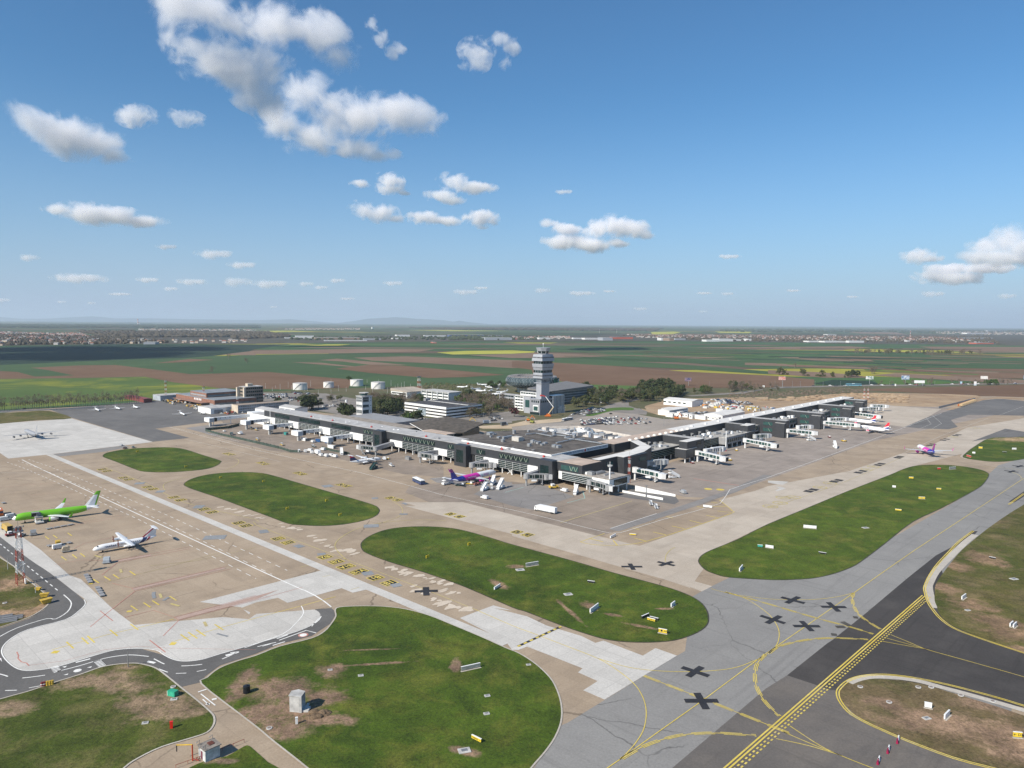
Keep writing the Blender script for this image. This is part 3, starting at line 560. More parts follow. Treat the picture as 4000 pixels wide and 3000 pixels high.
# ---------------------------------------------------------------- kerbs and painted markings
YEL=ground_mat('yellow_road_paint',(.56,.42,.06),(.66,.52,.13),(.45,.37,.18),(.1,.5,3));WHP=ground_mat('white_road_paint',(.66,.65,.62),(.78,.77,.74),None,(.1,.5,3))
FYEL=ground_mat('faded_yellow_paint',(.44,.36,.14),(.50,.42,.20),(.36,.30,.2),(.1,.5,3));BLK=ground_mat('black_paint',(.022,.023,.028),(.035,.036,.042),None,(.1,.5,3));RDP=ground_mat('faded_red_paint',(.42,.17,.14),(.5,.27,.22),None,(.1,.5,3));OLDB=ground_mat('blue_grey_patch',(.20,.21,.22),(.26,.27,.28),None,(.1,.5,3))
FWH=ground_mat('worn_white_paint',(.48,.45,.41),(.56,.53,.49),None,(.1,.5,3));PATCH=ground_mat('pale_patched_concrete',(.50,.42,.33),(.56,.48,.39),None,(.1,.5,3));TEAL=ground_mat('teal_paint',(.25,.42,.38),(.30,.5,.45),None,(.1,.5,3))
def marks(name,mat,items,kerb=False):
    b=MB()
    for it in items:addmb(b,it)
    return tag(b.build(name,mat),None,None,None,'structure')
LA=line_at
def edge(key,w,z,mat,name,i0=0,i1=None,offs=0,n=3,closed=True):
    p=smooth(ISL[key],n)if closed else smooth(ISL[key][i0:i1],n,False)
    return strip('',p,w,z,None,closed=closed,offs=offs)
marks('kerb',KERB,[edge('i',.5,.2,0,''),edge('h',.45,.18,0,''),edge('j',.5,.18,0,'')])
marks('earth_edge',M('dark_turf_edge',(.05,.045,.025)),[edge(k,.45,.13,0,'')for k in 'abcde'])
# pale kerb aprons of the new taxiway
CK=GP(['C3',(1430,-20),'B3',(1385,1130),(1440,1050),(1640,880),(1790,745),(1812,722)])
marks('concrete_edge_strip',KERB,[strip('',smooth(GP(['B3',(1790,750),(1700,820),(1560,955),(1450,1070),(1395,1170),'C3',(1388,100),(1400,170),(1420,225),(1460,280)]),3,False),3.0,.10,None),strip('',smooth(GP(['C3',(700,925),(780,893),(900,873),(1100,880),(1300,910),(1500,965),(1800,1045),(2212,1165),(2700,1330)]),3,False),2.4,.135,None)])
def dbl(items,w=.35,gap=.35,z=.15):
    p=smooth(GP(items),3,False);return[strip('',p,w,z,None,offs=gap),strip('',p,w,z,None,offs=-gap)]
e1=['B3',(2212,395),(2080,490)];e2=['B3',(1775,718),(1650,810),(1560,905),(1470,1000),(1400,1100),(1358,1190),'C3',(1355,130),(1385,230),(1430,300),(1490,370),(1600,450),(1800,530),(2212,668),(2700,820)]
e3=['C3',(3000,1400),(2212,1125),(1800,1005),(1500,930),(1250,882),(1050,858),(900,858),(780,875),(690,910),(625,965),(602,1010),(620,1080),(700,1180),(830,1260),(1000,1340),(1200,1425),(1600,1575),(2000,1680),(2600,1840)]
marks('taxiway_edge_marking',YEL,dbl(e1)+dbl(e2)+dbl(e3))
# centre lines
c=.27;z=.15
CL=[['C2',(700,1760),(830,1659),(945,1580),(1300,1325),(1660,1070),(2130,720),(2212,662),'C3',(740,150),(950,0),'B3',(1260,890),(1700,600),(2212,262),(2500,90)]]
CV=[['C3',(740,148),(600,182),(400,205),(200,207),(0,200),'C2',(1900,158),(1720,112)],['C2',(1840,140),(2000,190),(2100,245),(2212,328),'C3',(60,400),(95,480),(90,560),(60,620),(0,680)],
      ['B1',(1900,1400),'C2',(0,430),(200,505),(480,612),(740,715),(900,810),(1050,930),(1130,1050),(1160,1180),(1140,1320),(1080,1430),(1000,1525),(930,1590)],['C2',(740,715),(1000,790),(1250,822),(1500,830),(1750,820),(1950,790),(2130,720)],
      ['C3',(1060,510),(1230,580),(1380,640),(1700,730),(2212,875),(2700,1020)],['C3',(1025,540),(1380,638)],['C3',(990,568),(1380,637)],['C3',(190,1300),(450,1470),(640,1560),(890,1659),(1400,1850)],['C3',(135,1352),(400,1465),(640,1558)],['C3',(70,1410),(350,1470),(640,1557)]]
EN=[['C2',(1140,865),(1660,1068),(2212,1290),(2400,1365)],['C2',(950,1583),(1150,1470),(1400,1390),(1600,1365),(1800,1362),(2110,1382)],['C2',(2190,680),(2120,760),(2100,850),(2105,930),(2140,1020),(2212,1120),'C3',(100,1215)],
      ['C3',(740,150),(728,200),(745,270),(790,340),(870,400),(970,462)],['C2',(1840,140),'C3',(0,243),(430,370),(700,440),(910,505)],['C3',(10,670),(100,610),(300,560),(500,540),(700,543),(865,552)]]
it=[LA(x,c,z)for x in CL]+[LA(x,c*.9,z,sm=4)for x in CV]
for x in EN:
    p=smooth(GP(x),4,False);it.append(strip('',p,.25,z,None));it+=[strip('',p,.22,z,None,dash=(5.5,2.2),offs=o)for o in(.45,-.45)]
marks('taxiway_centreline_marking',YEL,it)
# runway holding position: two solid, two dashed
h=GP(['C3',(1345,172),'C3',(0,1352),'C2',(1842,1680),(1500,2000)]);h0,h1=G('C3',1345,172),G('C3',0,1352)
hl=[(2*h0[0]-h1[0]*1+0*h0[0],0)];d=((h1[0]-h0[0]),(h1[1]-h0[1]));P2=[h0,(h0[0]+d[0]*1.6,h0[1]+d[1]*1.6)]
marks('holding_position_marking',YEL,[strip('',P2,.45,.16,None,offs=.45),strip('',P2,.45,.16,None,offs=-.45)]+[strip('',P2,.45,.16,None,dash=(1.0,1.0),offs=o)for o in(1.4,2.3)])
# apron lines
marks('apron_yellow_marking',FYEL,[LA(x,w,.11,sm=3)for x,w in(
    (['A0',(900,1180+200),(1230,1510),(1600,1660+30),'B0',(2212,620),'B1',(0,665),(780,965),(1500,1240),(1900,1400)],.35),(['B1',(780,965),(715,905),(682,850),(705,800),(780,745),(900,690),(1100,645),(1400,622),(1640,630)],.4),(['B1',(1180,462),(1245,500),(1268,540),(1255,575),(1208,606),(1050,660)],.35),
    (['B0',(1430,370),(1410,330),(1440,300),(1560,265),(1750,235),(1950,190),(2050,140),(2062,105),(2020,85)],.35),(['A3',(1180,1290),(900,1410),(560,1550),(0,1740)],.3),(['B2',(1325,985),(1330,930),(1370,880),(1410,860)],.35),(['B2',(420,645),(1040,458)],.5),(['B3',(1700,150),(2000,170),(2212,190)],.4),(['B3',(2100,205),(2170,235),(2190,262)],.4))]
    +[LA(['B0',a,b],.3,.11)for a,b in(((880,307),(930,290)),((1080,380),(1130,372)),((1305,475),(1360,466)),((1560,583),(1620,573)),((1855,712),(1920,700)))]+[LA(['B1',a,b],.3,.11)for a,b in(((385,1030),(455,1016)),((820,1225),(890,1206)),((1325,415),(1370,404)),((1840,552),(1892,543)),((575,1115),(640,1100)))]
    +[LA(['B0',(1300,1080-60),(1700,975),(2212,860)],.2,.11),LA(['B0',(900,1165),(1450,1030),(1900,905)],.2,.11)])
marks('parking_area_marking',YEL,[LA(x,.4,.11,sm=3)for x in(['B2',(590,812),(680,833),(850,843),(1010,835),(1170,805),(1500,705),(1890,568),(1903,545),(1860,505),(1790,450)],['B2',(590,812),(800,740)])]+[LA(['B2',a,b],.55,.11)for a,b in(((675,785),(790,813)),((875,800),(910,842)),((1055,780),(1160,806)),((1220,727),(1330,752)),((1382,675),(1492,700)),((1535,627),(1645,655)),((1680,583),(1790,607)),((1775,545),(1895,558)),((1735,505),(1848,506)),((1045,693),(1102,706)),((1335,594),(1390,606)),((1597,506),(1650,517)),((1720,468),(1780,478)))])
STB=[(['B0',(1120,1065),(1170,1100)]),(['B0',(978,1095),(1030,1130)]),(['B0',(900,1112),(955,1145)]),(['B0',(805,1135),(855,1168)]),(['B0',(1465,1282),(1525,1320)]),(['B0',(1315,1320),(1375,1358)]),(['B0',(1240,1338),(1300,1378)]),(['B0',(1130,1365),(1190,1405)]),
       (['C0',(1128,418),(1195,468)]),(['C0',(950,468),(1015,520)]),(['C0',(755,520),(818,578)]),(['C0',(705,535),(765,590)]),(['C0',(575,572),(635,628)]),(['C0',(1855,420),(1930,470)]),(['C0',(1695,467),(1775,522)]),(['C0',(1625,488),(1705,542)]),(['C0',(1560,507),(1635,560)]),
       (['B0',(695,912),(735,942)]),(['B0',(625,922),(665,955)]),(['B0',(530,940),(575,972)]),(['B0',(390,765),(425,790)]),(['B0',(460,755),(495,780)]),(['B0',(585,735),(620,760)])]
marks('stand_stop_marking',YEL,[LA(x,.5,.12)for x in STB]+[LA(['C0',(450,640),(945,505),(1170,455),(1500,375)],.3,.115),LA(['C0',(1480,575),(1650,525),(1900,450),(2212,365),(2900,180)],.3,.115)]+[LA(['C0',(450,660),(505,660)],2,.12),LA(['C0',(1470,587),(1520,587)],2,.12),LA(['C0',(1097,308),(1140,306)],1.6,.12),LA(['C0',(768,70),(802,67)],1.4,.12)])
marks('stand_detail_marking',FYEL,[LA(x,1.0,.12)for x in(['C0',(1380,155),(1395,190)],['C0',(1475,240),(1550,262)],['C0',(1765,398),(1785,438)],['B0',(1040,1050),(1050,1078)],['B0',(820,930),(880,948)])])
marks('painted_over_marking',OLDB,[LA(x,w,.12)for x,w in((['C0',(1330,140),(1325,165),(1335,195)],1.3),(['C0',(1455,185),(1410,215)],1.2),(['C0',(1875,500),(1970,525)],.9),(['B0',(1760,778),(1950,770)],7),(['B1',(340,858),(400,842)],5),(['B1',(530,922),(600,915)],3),(['B1',(920,1092),(1010,1078)],4.5),(['B1',(1170,1195),(1250,1180)],4),(['B1',(25,728),(105,718)],6),(['B0',(1350,378),(1420,376)],6),(['B0',(1675,510),(1760,508)],7),(['B0',(1165,308),(1250,304)],6),(['B1',(930,678),(1060,672)],6),(['B1',(575,335),(660,325)],7),(['B1',(1000,437),(1055,433)],4),(['B1',(1240,573),(1310,573)],3),(['B1',(1270,485),(1300,480)],5))])
# concrete repairs
pb=MB();random.seed(3)
for a0,b0,a1,b1,n in((470,760,690,870,8),(690,880,880,910,6),(1110,1020,1400,1110,12),(1400,1110,1650,1180,8),(1330,1200,1480,1270,5),(1500,1300,1850,1410,12),(200,660,420,720,6),(-320,500,60,620,9),(1600,1230,1750,1260,5)):
    for k in range(n):
        t=(k+random.random())/n;a,bb=a0+(a1-a0)*t+random.uniform(-25,25),b0+(b1-b0)*t+random.uniform(-14,14);x,y=L('B1',a,bb);w,l=random.uniform(.8,2.4),random.uniform(1.2,5)
        q=[(x+l*math.cos(i*math.pi/4+.3)*random.uniform(.5,1),y+w*math.sin(i*math.pi/4+.3)*random.uniform(.4,1.1))for i in range(8)]
        pb.quad([(*W2(*p),.105+.001*k)for p in q])
tag(pb.build('repaired_concrete',PATCH),None,None,None,'structure')
# white lines
wl=[(['A0',(190,1318),(420,1430),'B0',(2212,1045),'B1',(420,1232),(540,1295),(600,1335),(650,1375)],.55),(['A1',(-750,1035),(0,1235),(900,1430),(1600,1620),'B2',(0,535),(330,612),(790,725),(900,735),(1000,715),(1300,620),(1800,480),'B3',(-330,360),(0,255),(870,-60),(1500,-300)],.3),
      (['B2',(850,697),(1250,567)],.35),(['A1',(-450,1085),(-150,1160)],.25),(['B1',(390,1365),(410,1410),(400,1450),(330,1530),(230,1610),(-100,1730)],.35)]
marks('white_line_marking',WHP,[LA(x,w,.115,sm=2)for x,w in wl]
      +[strip('',GP(['A0',(60,1340),(230,1400),'B0',(650,370),(1200,620),(2212,1130)]),.3,.115,None,dash=(4,4),offs=o)for o in(0,7,14)]
      +[strip('',smooth(GP(['B0',(735,1310),(745,1350),(690,1408),'C0',(570,380),(250,465),(100,545),(30,620),(35,690),(110,770),(200,812),(320,812),(500,782),(800,690),(1000,638),(1200,625),(1360,642),(1430,685),(1520,725),(1620,735),(1750,718),(1900,672),(2212,582),'C1',(350,478),(510,405),(556,350)]),3,False),.35,.12,None,offs=-.3)]
      +[LA(['C0',(0,525),(150,450),(400,372),'B0',(480,1480),(580,1420),(615,1360),(605,1320),(550,1270)],.4,.12,sm=3),strip('',GP(['B0',(0,830),(520,1250)]),.4,.12,None,dash=(3.2,3.2))]
      +[LA(['C0',(495,828),(700,775),(900,715),(1050,690),(1150,685),(1285,698)],.4,.12,sm=3),strip('',smooth(GP(['C0',(1330,718),(1430,768),(1500,780),(1680,774),(1860,742),(2080,655),'C1',(130,585),(250,565)]),3,False),.4,.12,None,dash=(6,6)),strip('',smooth(GP(['C0',(-300,800),(0,850),(100,882),(200,884),(390,860)]),3,False),.4,.12,None,dash=(6,5)),LA(['C0',(250,970),(360,950)],.3,.12),LA(['C0',(45,993),(145,990)],.4,.12),LA(['C0',(1370,805),(1450,835)],.35,.12),LA(['C0',(1520,845),(1610,842)],.35,.12),LA(['C0',(1700,828),(1782,812)],.35,.12)]
      +[strip('',GP(['C0',(468,785),(500,832)]),2.0,.12,None,dash=(.5,.5)),strip('',GP(['C0',(835,732),(885,782)]),2.0,.12,None,dash=(.5,.5))]
      +[LA(['C1',(200,558),(435,472),(520,495)],.45,.12),LA(['C1',(180,545),(275,510)],.5,.12),LA(['C1',(145,603),(250,570)],.5,.12),LA(['C1',(55,610),(130,588)],.35,.12),LA(['C1',(482,438),(540,370)],.3,.12)]
      +[LA(['E3',(272,385),(395,345)],.5,.12),LA(['E3',(312,412),(520,578)],.35,.12),LA(['E3',(340,490),(435,575)],.35,.12),LA(['E3',(470,495),(540,480)],.9,.12),LA(['E3',(385,555),(440,560)],.8,.12)]
      +[LA(['C0',(655,750),(780,718)],.7,.12),LA(['C0',(1275,740),(1340,755)],1.0,.12),LA(['C0',(1950,690),(2030,670)],1.1,.12),LA(['C0',(1990,665),(2065,658)],.5,.12)])
dk=MB()
for x,y,rr in((670,820,1.1),):
    p=G('C0',x,y);dk.quad([(p[0]+rr*math.cos(i/12*6.283),p[1]+rr*math.sin(i/12*6.283),.12)for i in range(12)])
for t in([(537,788),(580,780),(560,795)],[(750,795),(795,782),(785,795)],[(548,858),(592,845),(582,858)],[(-10,712),(10,712),(18,745)]):
    dk.quad([(*G('C0',*q),.12)for q in t])
tag(dk.build('white_symbol_marking',WHP),None,None,None,'structure')
rp=G('C1',408,512);m_=MB();m_.quad([(rp[0]+1.7*math.cos(i/16*6.283),rp[1]+1.7*math.sin(i/16*6.283),.121)for i in range(16)]);tag(m_.build('painted_roundel',RDP),None,None,None,'structure')
m_=MB();addmb(m_,strip('',[(rp[0]-1,rp[1]-.5),(rp[0]+1,rp[1]+.5)],.6,.125,None));m_.quad([(rp[0]+1.2*math.cos(i/16*6.283),rp[1]+1.2*math.sin(i/16*6.283),.123)for i in range(16)]);tag(m_.build('roundel_symbol',WHP),None,None,None,'structure')
# red stand boundaries
R1=[(['B0',(470,1012),(700,970),(985,975)],.2),(['B0',(980,975),(1640,855)],.25),(['B0',(1010,995),(1645,870)],.25),(['B0',(880,1100),(1010,995)],.25),(['B0',(970,1170),(1140,1213),(1955,1025)],.25),(['B0',(1140,1213),(1165,1240),(2000,1045)],.25),(['B0',(1165,1240),(905,1445),(780,1548)],.3),(['C0',(865,303),(975,390)],.35),(['C0',(1075,360),(1325,298),(1505,358),(2212,170)],.25),(['C0',(1505,358),(1545,385),(2212,210),'C1',(400,100)],.25),(['C0',(1545,385),(1410,520)],.3),(['C0',(1293,557),(1430,662)],.4),
      (['B0',(340,800-180),(480,685),(1055,578)],.2),(['B0',(490,690),(1085,595)],.2),(['B0',(640,870),(730,825),(1270,712)],.2),(['B0',(0,340),(480,300)],.2),(['B0',(250,410),(640,380)],.2),(['C0',(145,658),(160,690),(155,715),(185,745),(230,755),(250,778)],.35),(['C0',(250,775),(560,735),(900,640),(1200,610),(1450,625),(2212,640)],.12),(['B2',(1570,265),(1960,325)],.8)]
marks('red_stand_marking',RDP,[LA(x,w,.118)for x,w in R1])
rh=MB()
for q in(['B0',(1000,975),(1300,920),(1310,930),(1020,985)],['B0',(1145,1216),(1160,1232),(1955,1042),(1930,1035)],['C0',(1515,360),(1545,380),(2212,205),'C1',(200,120),'C0',(2212,175)]):rh.quad([(*p,.11)for p in GP(q)])
tag(rh.build('red_hatched_marking',ground_mat('faint_red_hatching',(.36,.25,.21),(.41,.30,.25),None,(.1,.8,4))),None,None,None,'structure')
# closed-taxiway crosses: each its own
def cross(t,a,b,name='closed_taxiway_cross',w=2.0,mat=None,z=.165):
    m=MB()
    for i,((x0,y0),(x1,y1))in enumerate((a,b)):
        addmb(m,strip('',[G(t,x0,y0),G(t,x1,y1)],w,z+.004*i,None))
    tag(m.build(name,mat or BLK),None,None,None,'structure')
cross('C2',((1468,792),(1700,868)),((1640,788),(1520,872)));cross('C2',((1492,1082),(1780,1082)),((1597,1014),(1678,1155)),w=2.1)
cross('C3',((115,186),(315,238)),((265,183),(160,237)));cross('C3',((458,268),(675,272)),((520,230),(612,311)));cross('C3',((218,435),(448,437)),((287,392),(382,480)));cross('C3',((-65,345),(145,412)),((105,348),(-10,412)))
cross('B2',((945,1027),(1125,1028)),((1017,1001),(1050,1055)));cross('B2',((1258,985),(1405,1019)),((1388,984),(1275,1019)));cross('B1',((1370,1243),(1570,1236)),((1467,1205),(1472,1277)),w=2.4)
cross('A3',((2040,1412),(2165,1428)),((2130,1413),(2080,1429)));cross('A3',((2110,1368),(2225,1382)),((2195,1368),(2148,1384)))
FB=ground_mat('worn_dark_paint',(.06,.055,.05),(.09,.085,.075),None,(.1,.5,3))
cross('C3',((640,398),(712,438)),((585,442),(665,443)),mat=FB);cross('C3',((735,358),(778,362)),((736,359),(778,363)),mat=FB);cross('C3',((545,506),(595,512)),((546,507),(596,513)),mat=FB)
# dashed stop bar on the white slabs
marks('stop_bar_marking',BLK,[LA(['C2',(48,612),(425,438)],1.1,.115)])
marks('stop_bar_dashes',YEL,[strip('',GP(['C2',(48,612),(425,438)]),.8,.12,None,dash=(1.5,1.5))])
# painted stand numbers: black panels with yellow border and figures
def ground_text(txt,x,y,ang,size,mat,z,name):
    cu=bpy.data.curves.new(name,'FONT');cu.body=txt;cu.size=size;cu.align_x='CENTER';cu.align_y='CENTER';cu.offset=size*.02
    o=bpy.data.objects.new(name,cu);COL.objects.link(o)
    dg=bpy.context.evaluated_depsgraph_get();me=bpy.data.meshes.new_from_object(o.evaluated_get(dg));bpy.data.objects.remove(o)
    o=bpy.data.objects.new(name,me);COL.objects.link(o);me.materials.clear();me.materials.append(mat);o.location=(x,y,z);o.rotation_euler=(0,0,ang)
    return o
def painted_sign(txt,t,a,b,flip,w=7.0,h=4.4,wide=False,bg=BLK,fg=YEL):
    x,y=G(t,a,b);A=AX+(math.pi if flip else 0)-math.radians(0)
    r=empty('painted_location_sign',(x,y,.112),A);r['kind']='structure'
    bx=MB();bx.quad([(-w/2-.4,-h/2-.4,0),(w/2+.4,-h/2-.4,0),(w/2+.4,h/2+.4,0),(-w/2-.4,h/2+.4,0)]);bx.build('sign_border',fg,r)
    bx=MB();bx.quad([(-w/2,-h/2,.004),(w/2,-h/2,.004),(w/2,h/2,.004),(-w/2,h/2,.004)]);bx.build('sign_panel',bg,r)
    o=ground_text(txt,0,0,0,h*1.0,fg,.009,'sign_figures');o.parent=r;o.scale=(min(1.5,w/(h*.62*len(txt)+.1)),1,1)
for txt,t,a,b,fl,w in(('B1','Z',1965,810,0,5.2),('B1','Z',1748,727,1,5.2),('B1A','Z',1478,628,0,6.6),('B1A','Z',1275,548,1,6.6),('B2','Z',1118,470,0,5.2),('B2','Z',940,395,1,5.2),('B31','Z',345,162,0,5),('B31','Z',190,100,1,5),
                       ('121','B0',2125,672,0,5),('121','B0',2062,648,1,5),('131','B0',1832,555,0,5),('131','B0',1762,530,1,5),('133','B0',1560,450,0,5),('133','B0',1502,427,1,5),('134','B0',1322,356,0,5),('134','B0',1272,337,1,5),('133','B0',1110,273,0,5),('133','B0',1065,257,1,5),('131','B0',925,200,0,5),('131','B0',883,185,1,5)):
    painted_sign(txt,t,a,b,fl,w)
for txt,t,a,b,fl in(('C1','B2',45,727,1),('C1','B2',135,752,0),('C2','B1',1680,572,1),('C2','B1',1758,594,0),('C3','B1',1160,432,1),('C3','B1',1225,450,0),('C4','B1',730,317,1),('C4','B1',785,330,0),('C5','B1',360,215,1),('C5','B1',403,228,0),('C6','B1',42,127,1),('C6','B1',80,140,0),('C7','B0',1960,48,1),('C7','B0',1997,58,0)):
    painted_sign(txt,t,a,b,fl,5)
for txt,a,b,y_ in(('A4',350,1592,0),('A4',395,1577,0),('A5',570,1508,0),('A5',612,1495,0),('A6',780,1430,0),('A6',820,1416,0),('A7',950,1365,0),('A7',980,1353,0),('A8',1120,1302,0),('A8',1142,1292,0),('A9',1395,1195,0),('A9',1422,1184,0),('A10',1512,1150,0),('A10',1545,1140,0),('A11',1620,1110,0),('A11',1645,1102,0)):
    painted_sign(txt,'A3',a,b,0,5,bg=BLK,fg=FB)
for a,b in((130,1646),(220,1642),(450,1557),(535,1520),(855,1403),(910,1378),(1600,1120),(1790,1045),(105,1692),(20,1722)):
    p=G('A3',a,b);m_=strip('',[(p[0]+4.2*math.cos(i/12*6.283),p[1]+3.6*math.sin(i/12*6.283))for i in range(12)],.8,.112,None,closed=True);addmb(m_,strip('',[(p[0]-2,p[1]-1),(p[0]+2,p[1]+1)],1.2,.112,None));tag(m_.build('yellow_paint_panel',FYEL),None,None,None,'structure')
for a,b in((1695,1572),(1800,1577)):
    p=G('A2',a,b);m_=MB();m_.quad([(p[0]+2.6*math.cos(i/14*6.283),p[1]+2.6*math.sin(i/14*6.283),.112)for i in range(14)]);tag(m_.build('yellow_paint_panel',YEL),None,None,None,'structure')
m_=MB()
for q in(['B3',(0,283),(60,285),(130,288),(180,293),(130,318),(60,312),(0,300)],['B3',(65,335),(120,338),(155,352),(80,375),(62,368),(100,350)]):m_.quad([(*p,.1)for p in GP(q)])
tag(m_.build('repaired_concrete',CONW),None,None,None,'structure')
marks('teal_line_marking',TEAL,[LA(['B2',(475,475),(630,435),(610,370)],.5,.11),LA(['B2',(-60,385),(100,340)],.4,.11)])
marks('faint_white_marking',FWH,[LA(x,.3,.1)for x in(['B1',(1450,285),(1840,205)],['B1',(1520,300),(1900,225)],['B0',(430,215),(0,215)],['D1',(1730,1225),(1860,1257),(1990,1240)],['D1',(560,1045),(1100,1170),(2212,1440)],['D1',(360,840),(940,990),(2212,1290)],['A3',(1110,1290),(1500,1110),(1900,960)],['A3',(1310,1050),(1410,1010),(1365,955),(1420,935),(1500,1005),(1420,1050)],['A3',(2000,932),(2212,855)])])

it=[]
for k in range(9):
    it.append(LA(['D6',(0+k*20,215-k*21),(1250+k*60,235-k*22)],.45,.2))
for k in range(6):it.append(LA(['D4',(250+k*130,1560-k*22),(1150+k*110,1480-k*20)],.4,.2))
marks('parking_bay_marking',FWH,it)
def skid(t,p,w=1.1):return strip('',smooth(GP([t]+p),4,False),w,.11,None)
RUB=ground_mat('rubber_marked_asphalt',(.15,.143,.135),(.20,.192,.18),(.21,.20,.19),(.03,.3,2))
# ---------------------------------------------------------------- buildings: helpers
def PXx(t,v,u,z=0):
    x,y=W2(v,u);d=Vector((x,y,z-H));f=d.dot(FW);x0,y0,s=T[t];return((2000+F*d.dot(RT)/f)-x0)*s
def bpx(t,a,b,al,ar,top,ddeep=None):
    """axis-aligned footprint from its nearest ground corner (a,b), the picture columns where its left and right faces end, and the row of the roof above the corner"""
    v,u=L(t,a,b);x,y=W2(v,u)
    def sol(fn,target):
        lo,hi=0,400
        for _ in range(40):
            m=(lo+hi)/2
            if(fn(m)-target)*(fn(0)-target)>0:lo=m
            else:hi=m
        return lo
    du=sol(lambda s:PXx(t,v,u+s),al);dv=sol(lambda s:PXx(t,v+s,u),ar)
    return v,v+dv,u,u+du,hz(t,a,top,(x,y))
DKP=M('anthracite_cladding',(.045,.047,.052),.45,.1,.1,.3);WHPNL=M('white_cladding',(.78,.78,.76),.4,0,.06,.3);ROOFG=M('pale_grey_roof',(.43,.42,.41),.8,0,.15,.15)
ROOFW=M('white_roof_membrane',(.64,.62,.59),.8,0,.08,.15);ROOFB=M('brown_gravel_roof',(.12,.105,.092),.95,0,.3,.12);ROOFT=M('beige_roof',(.48,.38,.31),.9,0,.12,.1)
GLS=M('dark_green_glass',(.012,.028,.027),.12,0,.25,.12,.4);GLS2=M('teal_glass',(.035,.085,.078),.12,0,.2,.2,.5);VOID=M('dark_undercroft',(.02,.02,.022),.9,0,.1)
MET=M('grey_steel',(.33,.33,.33),.45,.5,.15);WMT=M('white_steel',(.75,.75,.74),.4,.1,.08);GRN=M('pale_green_brace',(.36,.42,.33),.5,0,.1);CONC=M('weathered_concrete',(.50,.49,.47),.85,0,.2,.3)
SILV=M('silver_duct',(.50,.51,.52),.35,.6,.15,.5);REDP=M('red_paint',(.50,.04,.03),.5,0,.1);WHT=M('white_paint',(.78,.78,.77),.45,0,.06);GREYP=M('mid_grey_panel',(.28,.28,.285),.6,0,.1,.3)
random.seed(11)
t=Thing('terminal_wing','long anthracite terminal wing with white panels, raised on white columns, left of the corner','terminal',366,500)
W=t
b=MB().box(366,386,302,690,9.35,15.2,0);t.part('upper_storey',b,DKP)
b=MB().box(365.6,386.2,302,690.3,15.2,15.5,0);b.box(366,386.8,302,690,15.5,15.55);t.part('roof',b,ROOFG)
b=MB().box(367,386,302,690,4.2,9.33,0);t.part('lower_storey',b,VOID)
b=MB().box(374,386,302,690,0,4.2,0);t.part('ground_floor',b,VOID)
for u0,u1,z0 in((667,692,3.2),(623,641,3.2),(569,587,3.0),(519,538,3.6),(465,481,4.3),(411,426,4.3),(357,371.5,4.3),(317,329,4.6)):
    t.part('wall_panel',MB().box(364.9,367,u0,u1,z0,9.3,0),WHPNL)
for u0,u1 in((641,667),(587,623),(538,569),(499,519),(426,465),(398,411),(371.5,380),(329,357)):
    f=t.part('louvre_window',MB().box(365.3,367,u0+.3,u1-.3,4.2,9.3,0),GLS)
    s=MB()
    for k in range(5):s.box(364.9,365.2,u0,u1,4.15+k*1.25,(4.3 if u0>500 else 4.25)+k*1.25)
    for k in range(int((u1-u0)/6)+1):s.box(364.95,365.2,u0+k*(u1-u0)/max(1,int((u1-u0)/6)),u0+k*(u1-u0)/max(1,int((u1-u0)/6))+.12,4.1,9.3)
    t.part('slats',s,WMT,f)
for u0,u1,v_ in((641,668,0),(587,622,0),(538,568,0),(499,519,1),(426,465,1),(398.5,411,1),(371,380,1),(329,357,1)):
    f=t.part('upper_window',MB().box(365.8,366.2,u0,u1,10.7,13.7,0),GLS)
    s=MB();n=max(1,int((u1-u0)/4.6))
    if v_:
        for k in range(n):
            c0=u0+(k+.5)*(u1-u0)/n
            for d in(-1.4,1.4):t.part('brace',MB().bar((365.6,c0+d*.12,10.8),(365.6,c0+d,13.5),.2),GRN,f)
    else:
        for k in range(1,n):s.box(365.7,365.8,u0+k*(u1-u0)/n-.1,u0+k*(u1-u0)/n+.1,10.7,13.7)
        [t.part('window_bar',MB().box(365.7,365.8,u0+k*(u1-u0)/n-.1,u0+k*(u1-u0)/n+.1,10.7,13.7),DKP,f)for k in range(1,n)]
for u0,u1 in((487,499),(386,398.5),(304,316.5)):
    t.part('stair_tower',MB().box(361,367,u0,u1,0,15.7,0),DKP);t.part('stair_window',MB().box(360.9,361.1,u0+3,u1-2.2,.6 if u0<330 else 3,12.2,0),GLS)
for u in list(range(309,690,9)):
    if any(a-1<u<b+1 for a,b in((487,499),(386,398),(304,316))):continue
    t.part('column',MB().tube((366.3,u,0),(366.3,u,4.25),.42,n=8),WMT)
    if u%4==1:t.part('column',MB().tube((370.5,u+3,0),(370.5,u+3,4.25),.42,n=6),WMT)
for u in(502,440,344):t.part('cross_brace',MB().bar((366.2,u,.2),(366.2,u+5,4.2),.4).bar((366.2,u+5,.2),(366.2,u,4.2),.4),WMT)
for k in range(26):
    u=random.uniform(325,680);v=random.uniform(370,383);s=random.uniform(.5,1.1)
    if 480<u<690:t.part('roof_dome',MB().ell((v,u,15.5),(s,s,s*.6),8,5),WHT)
    else:t.part('roof_unit',MB().box(v-s,v+s,u-s,u+s,15.5,15.5+s*.8),GREYP)
for u in(607,571,512,440,392,357,318):t.part('warning_light_box',MB().box(369,370.3,u,u+1.3,15.5,16.5).bar((369.6,u+.6,16.5),(369.6,u+.6,17.6),.15),REDP)
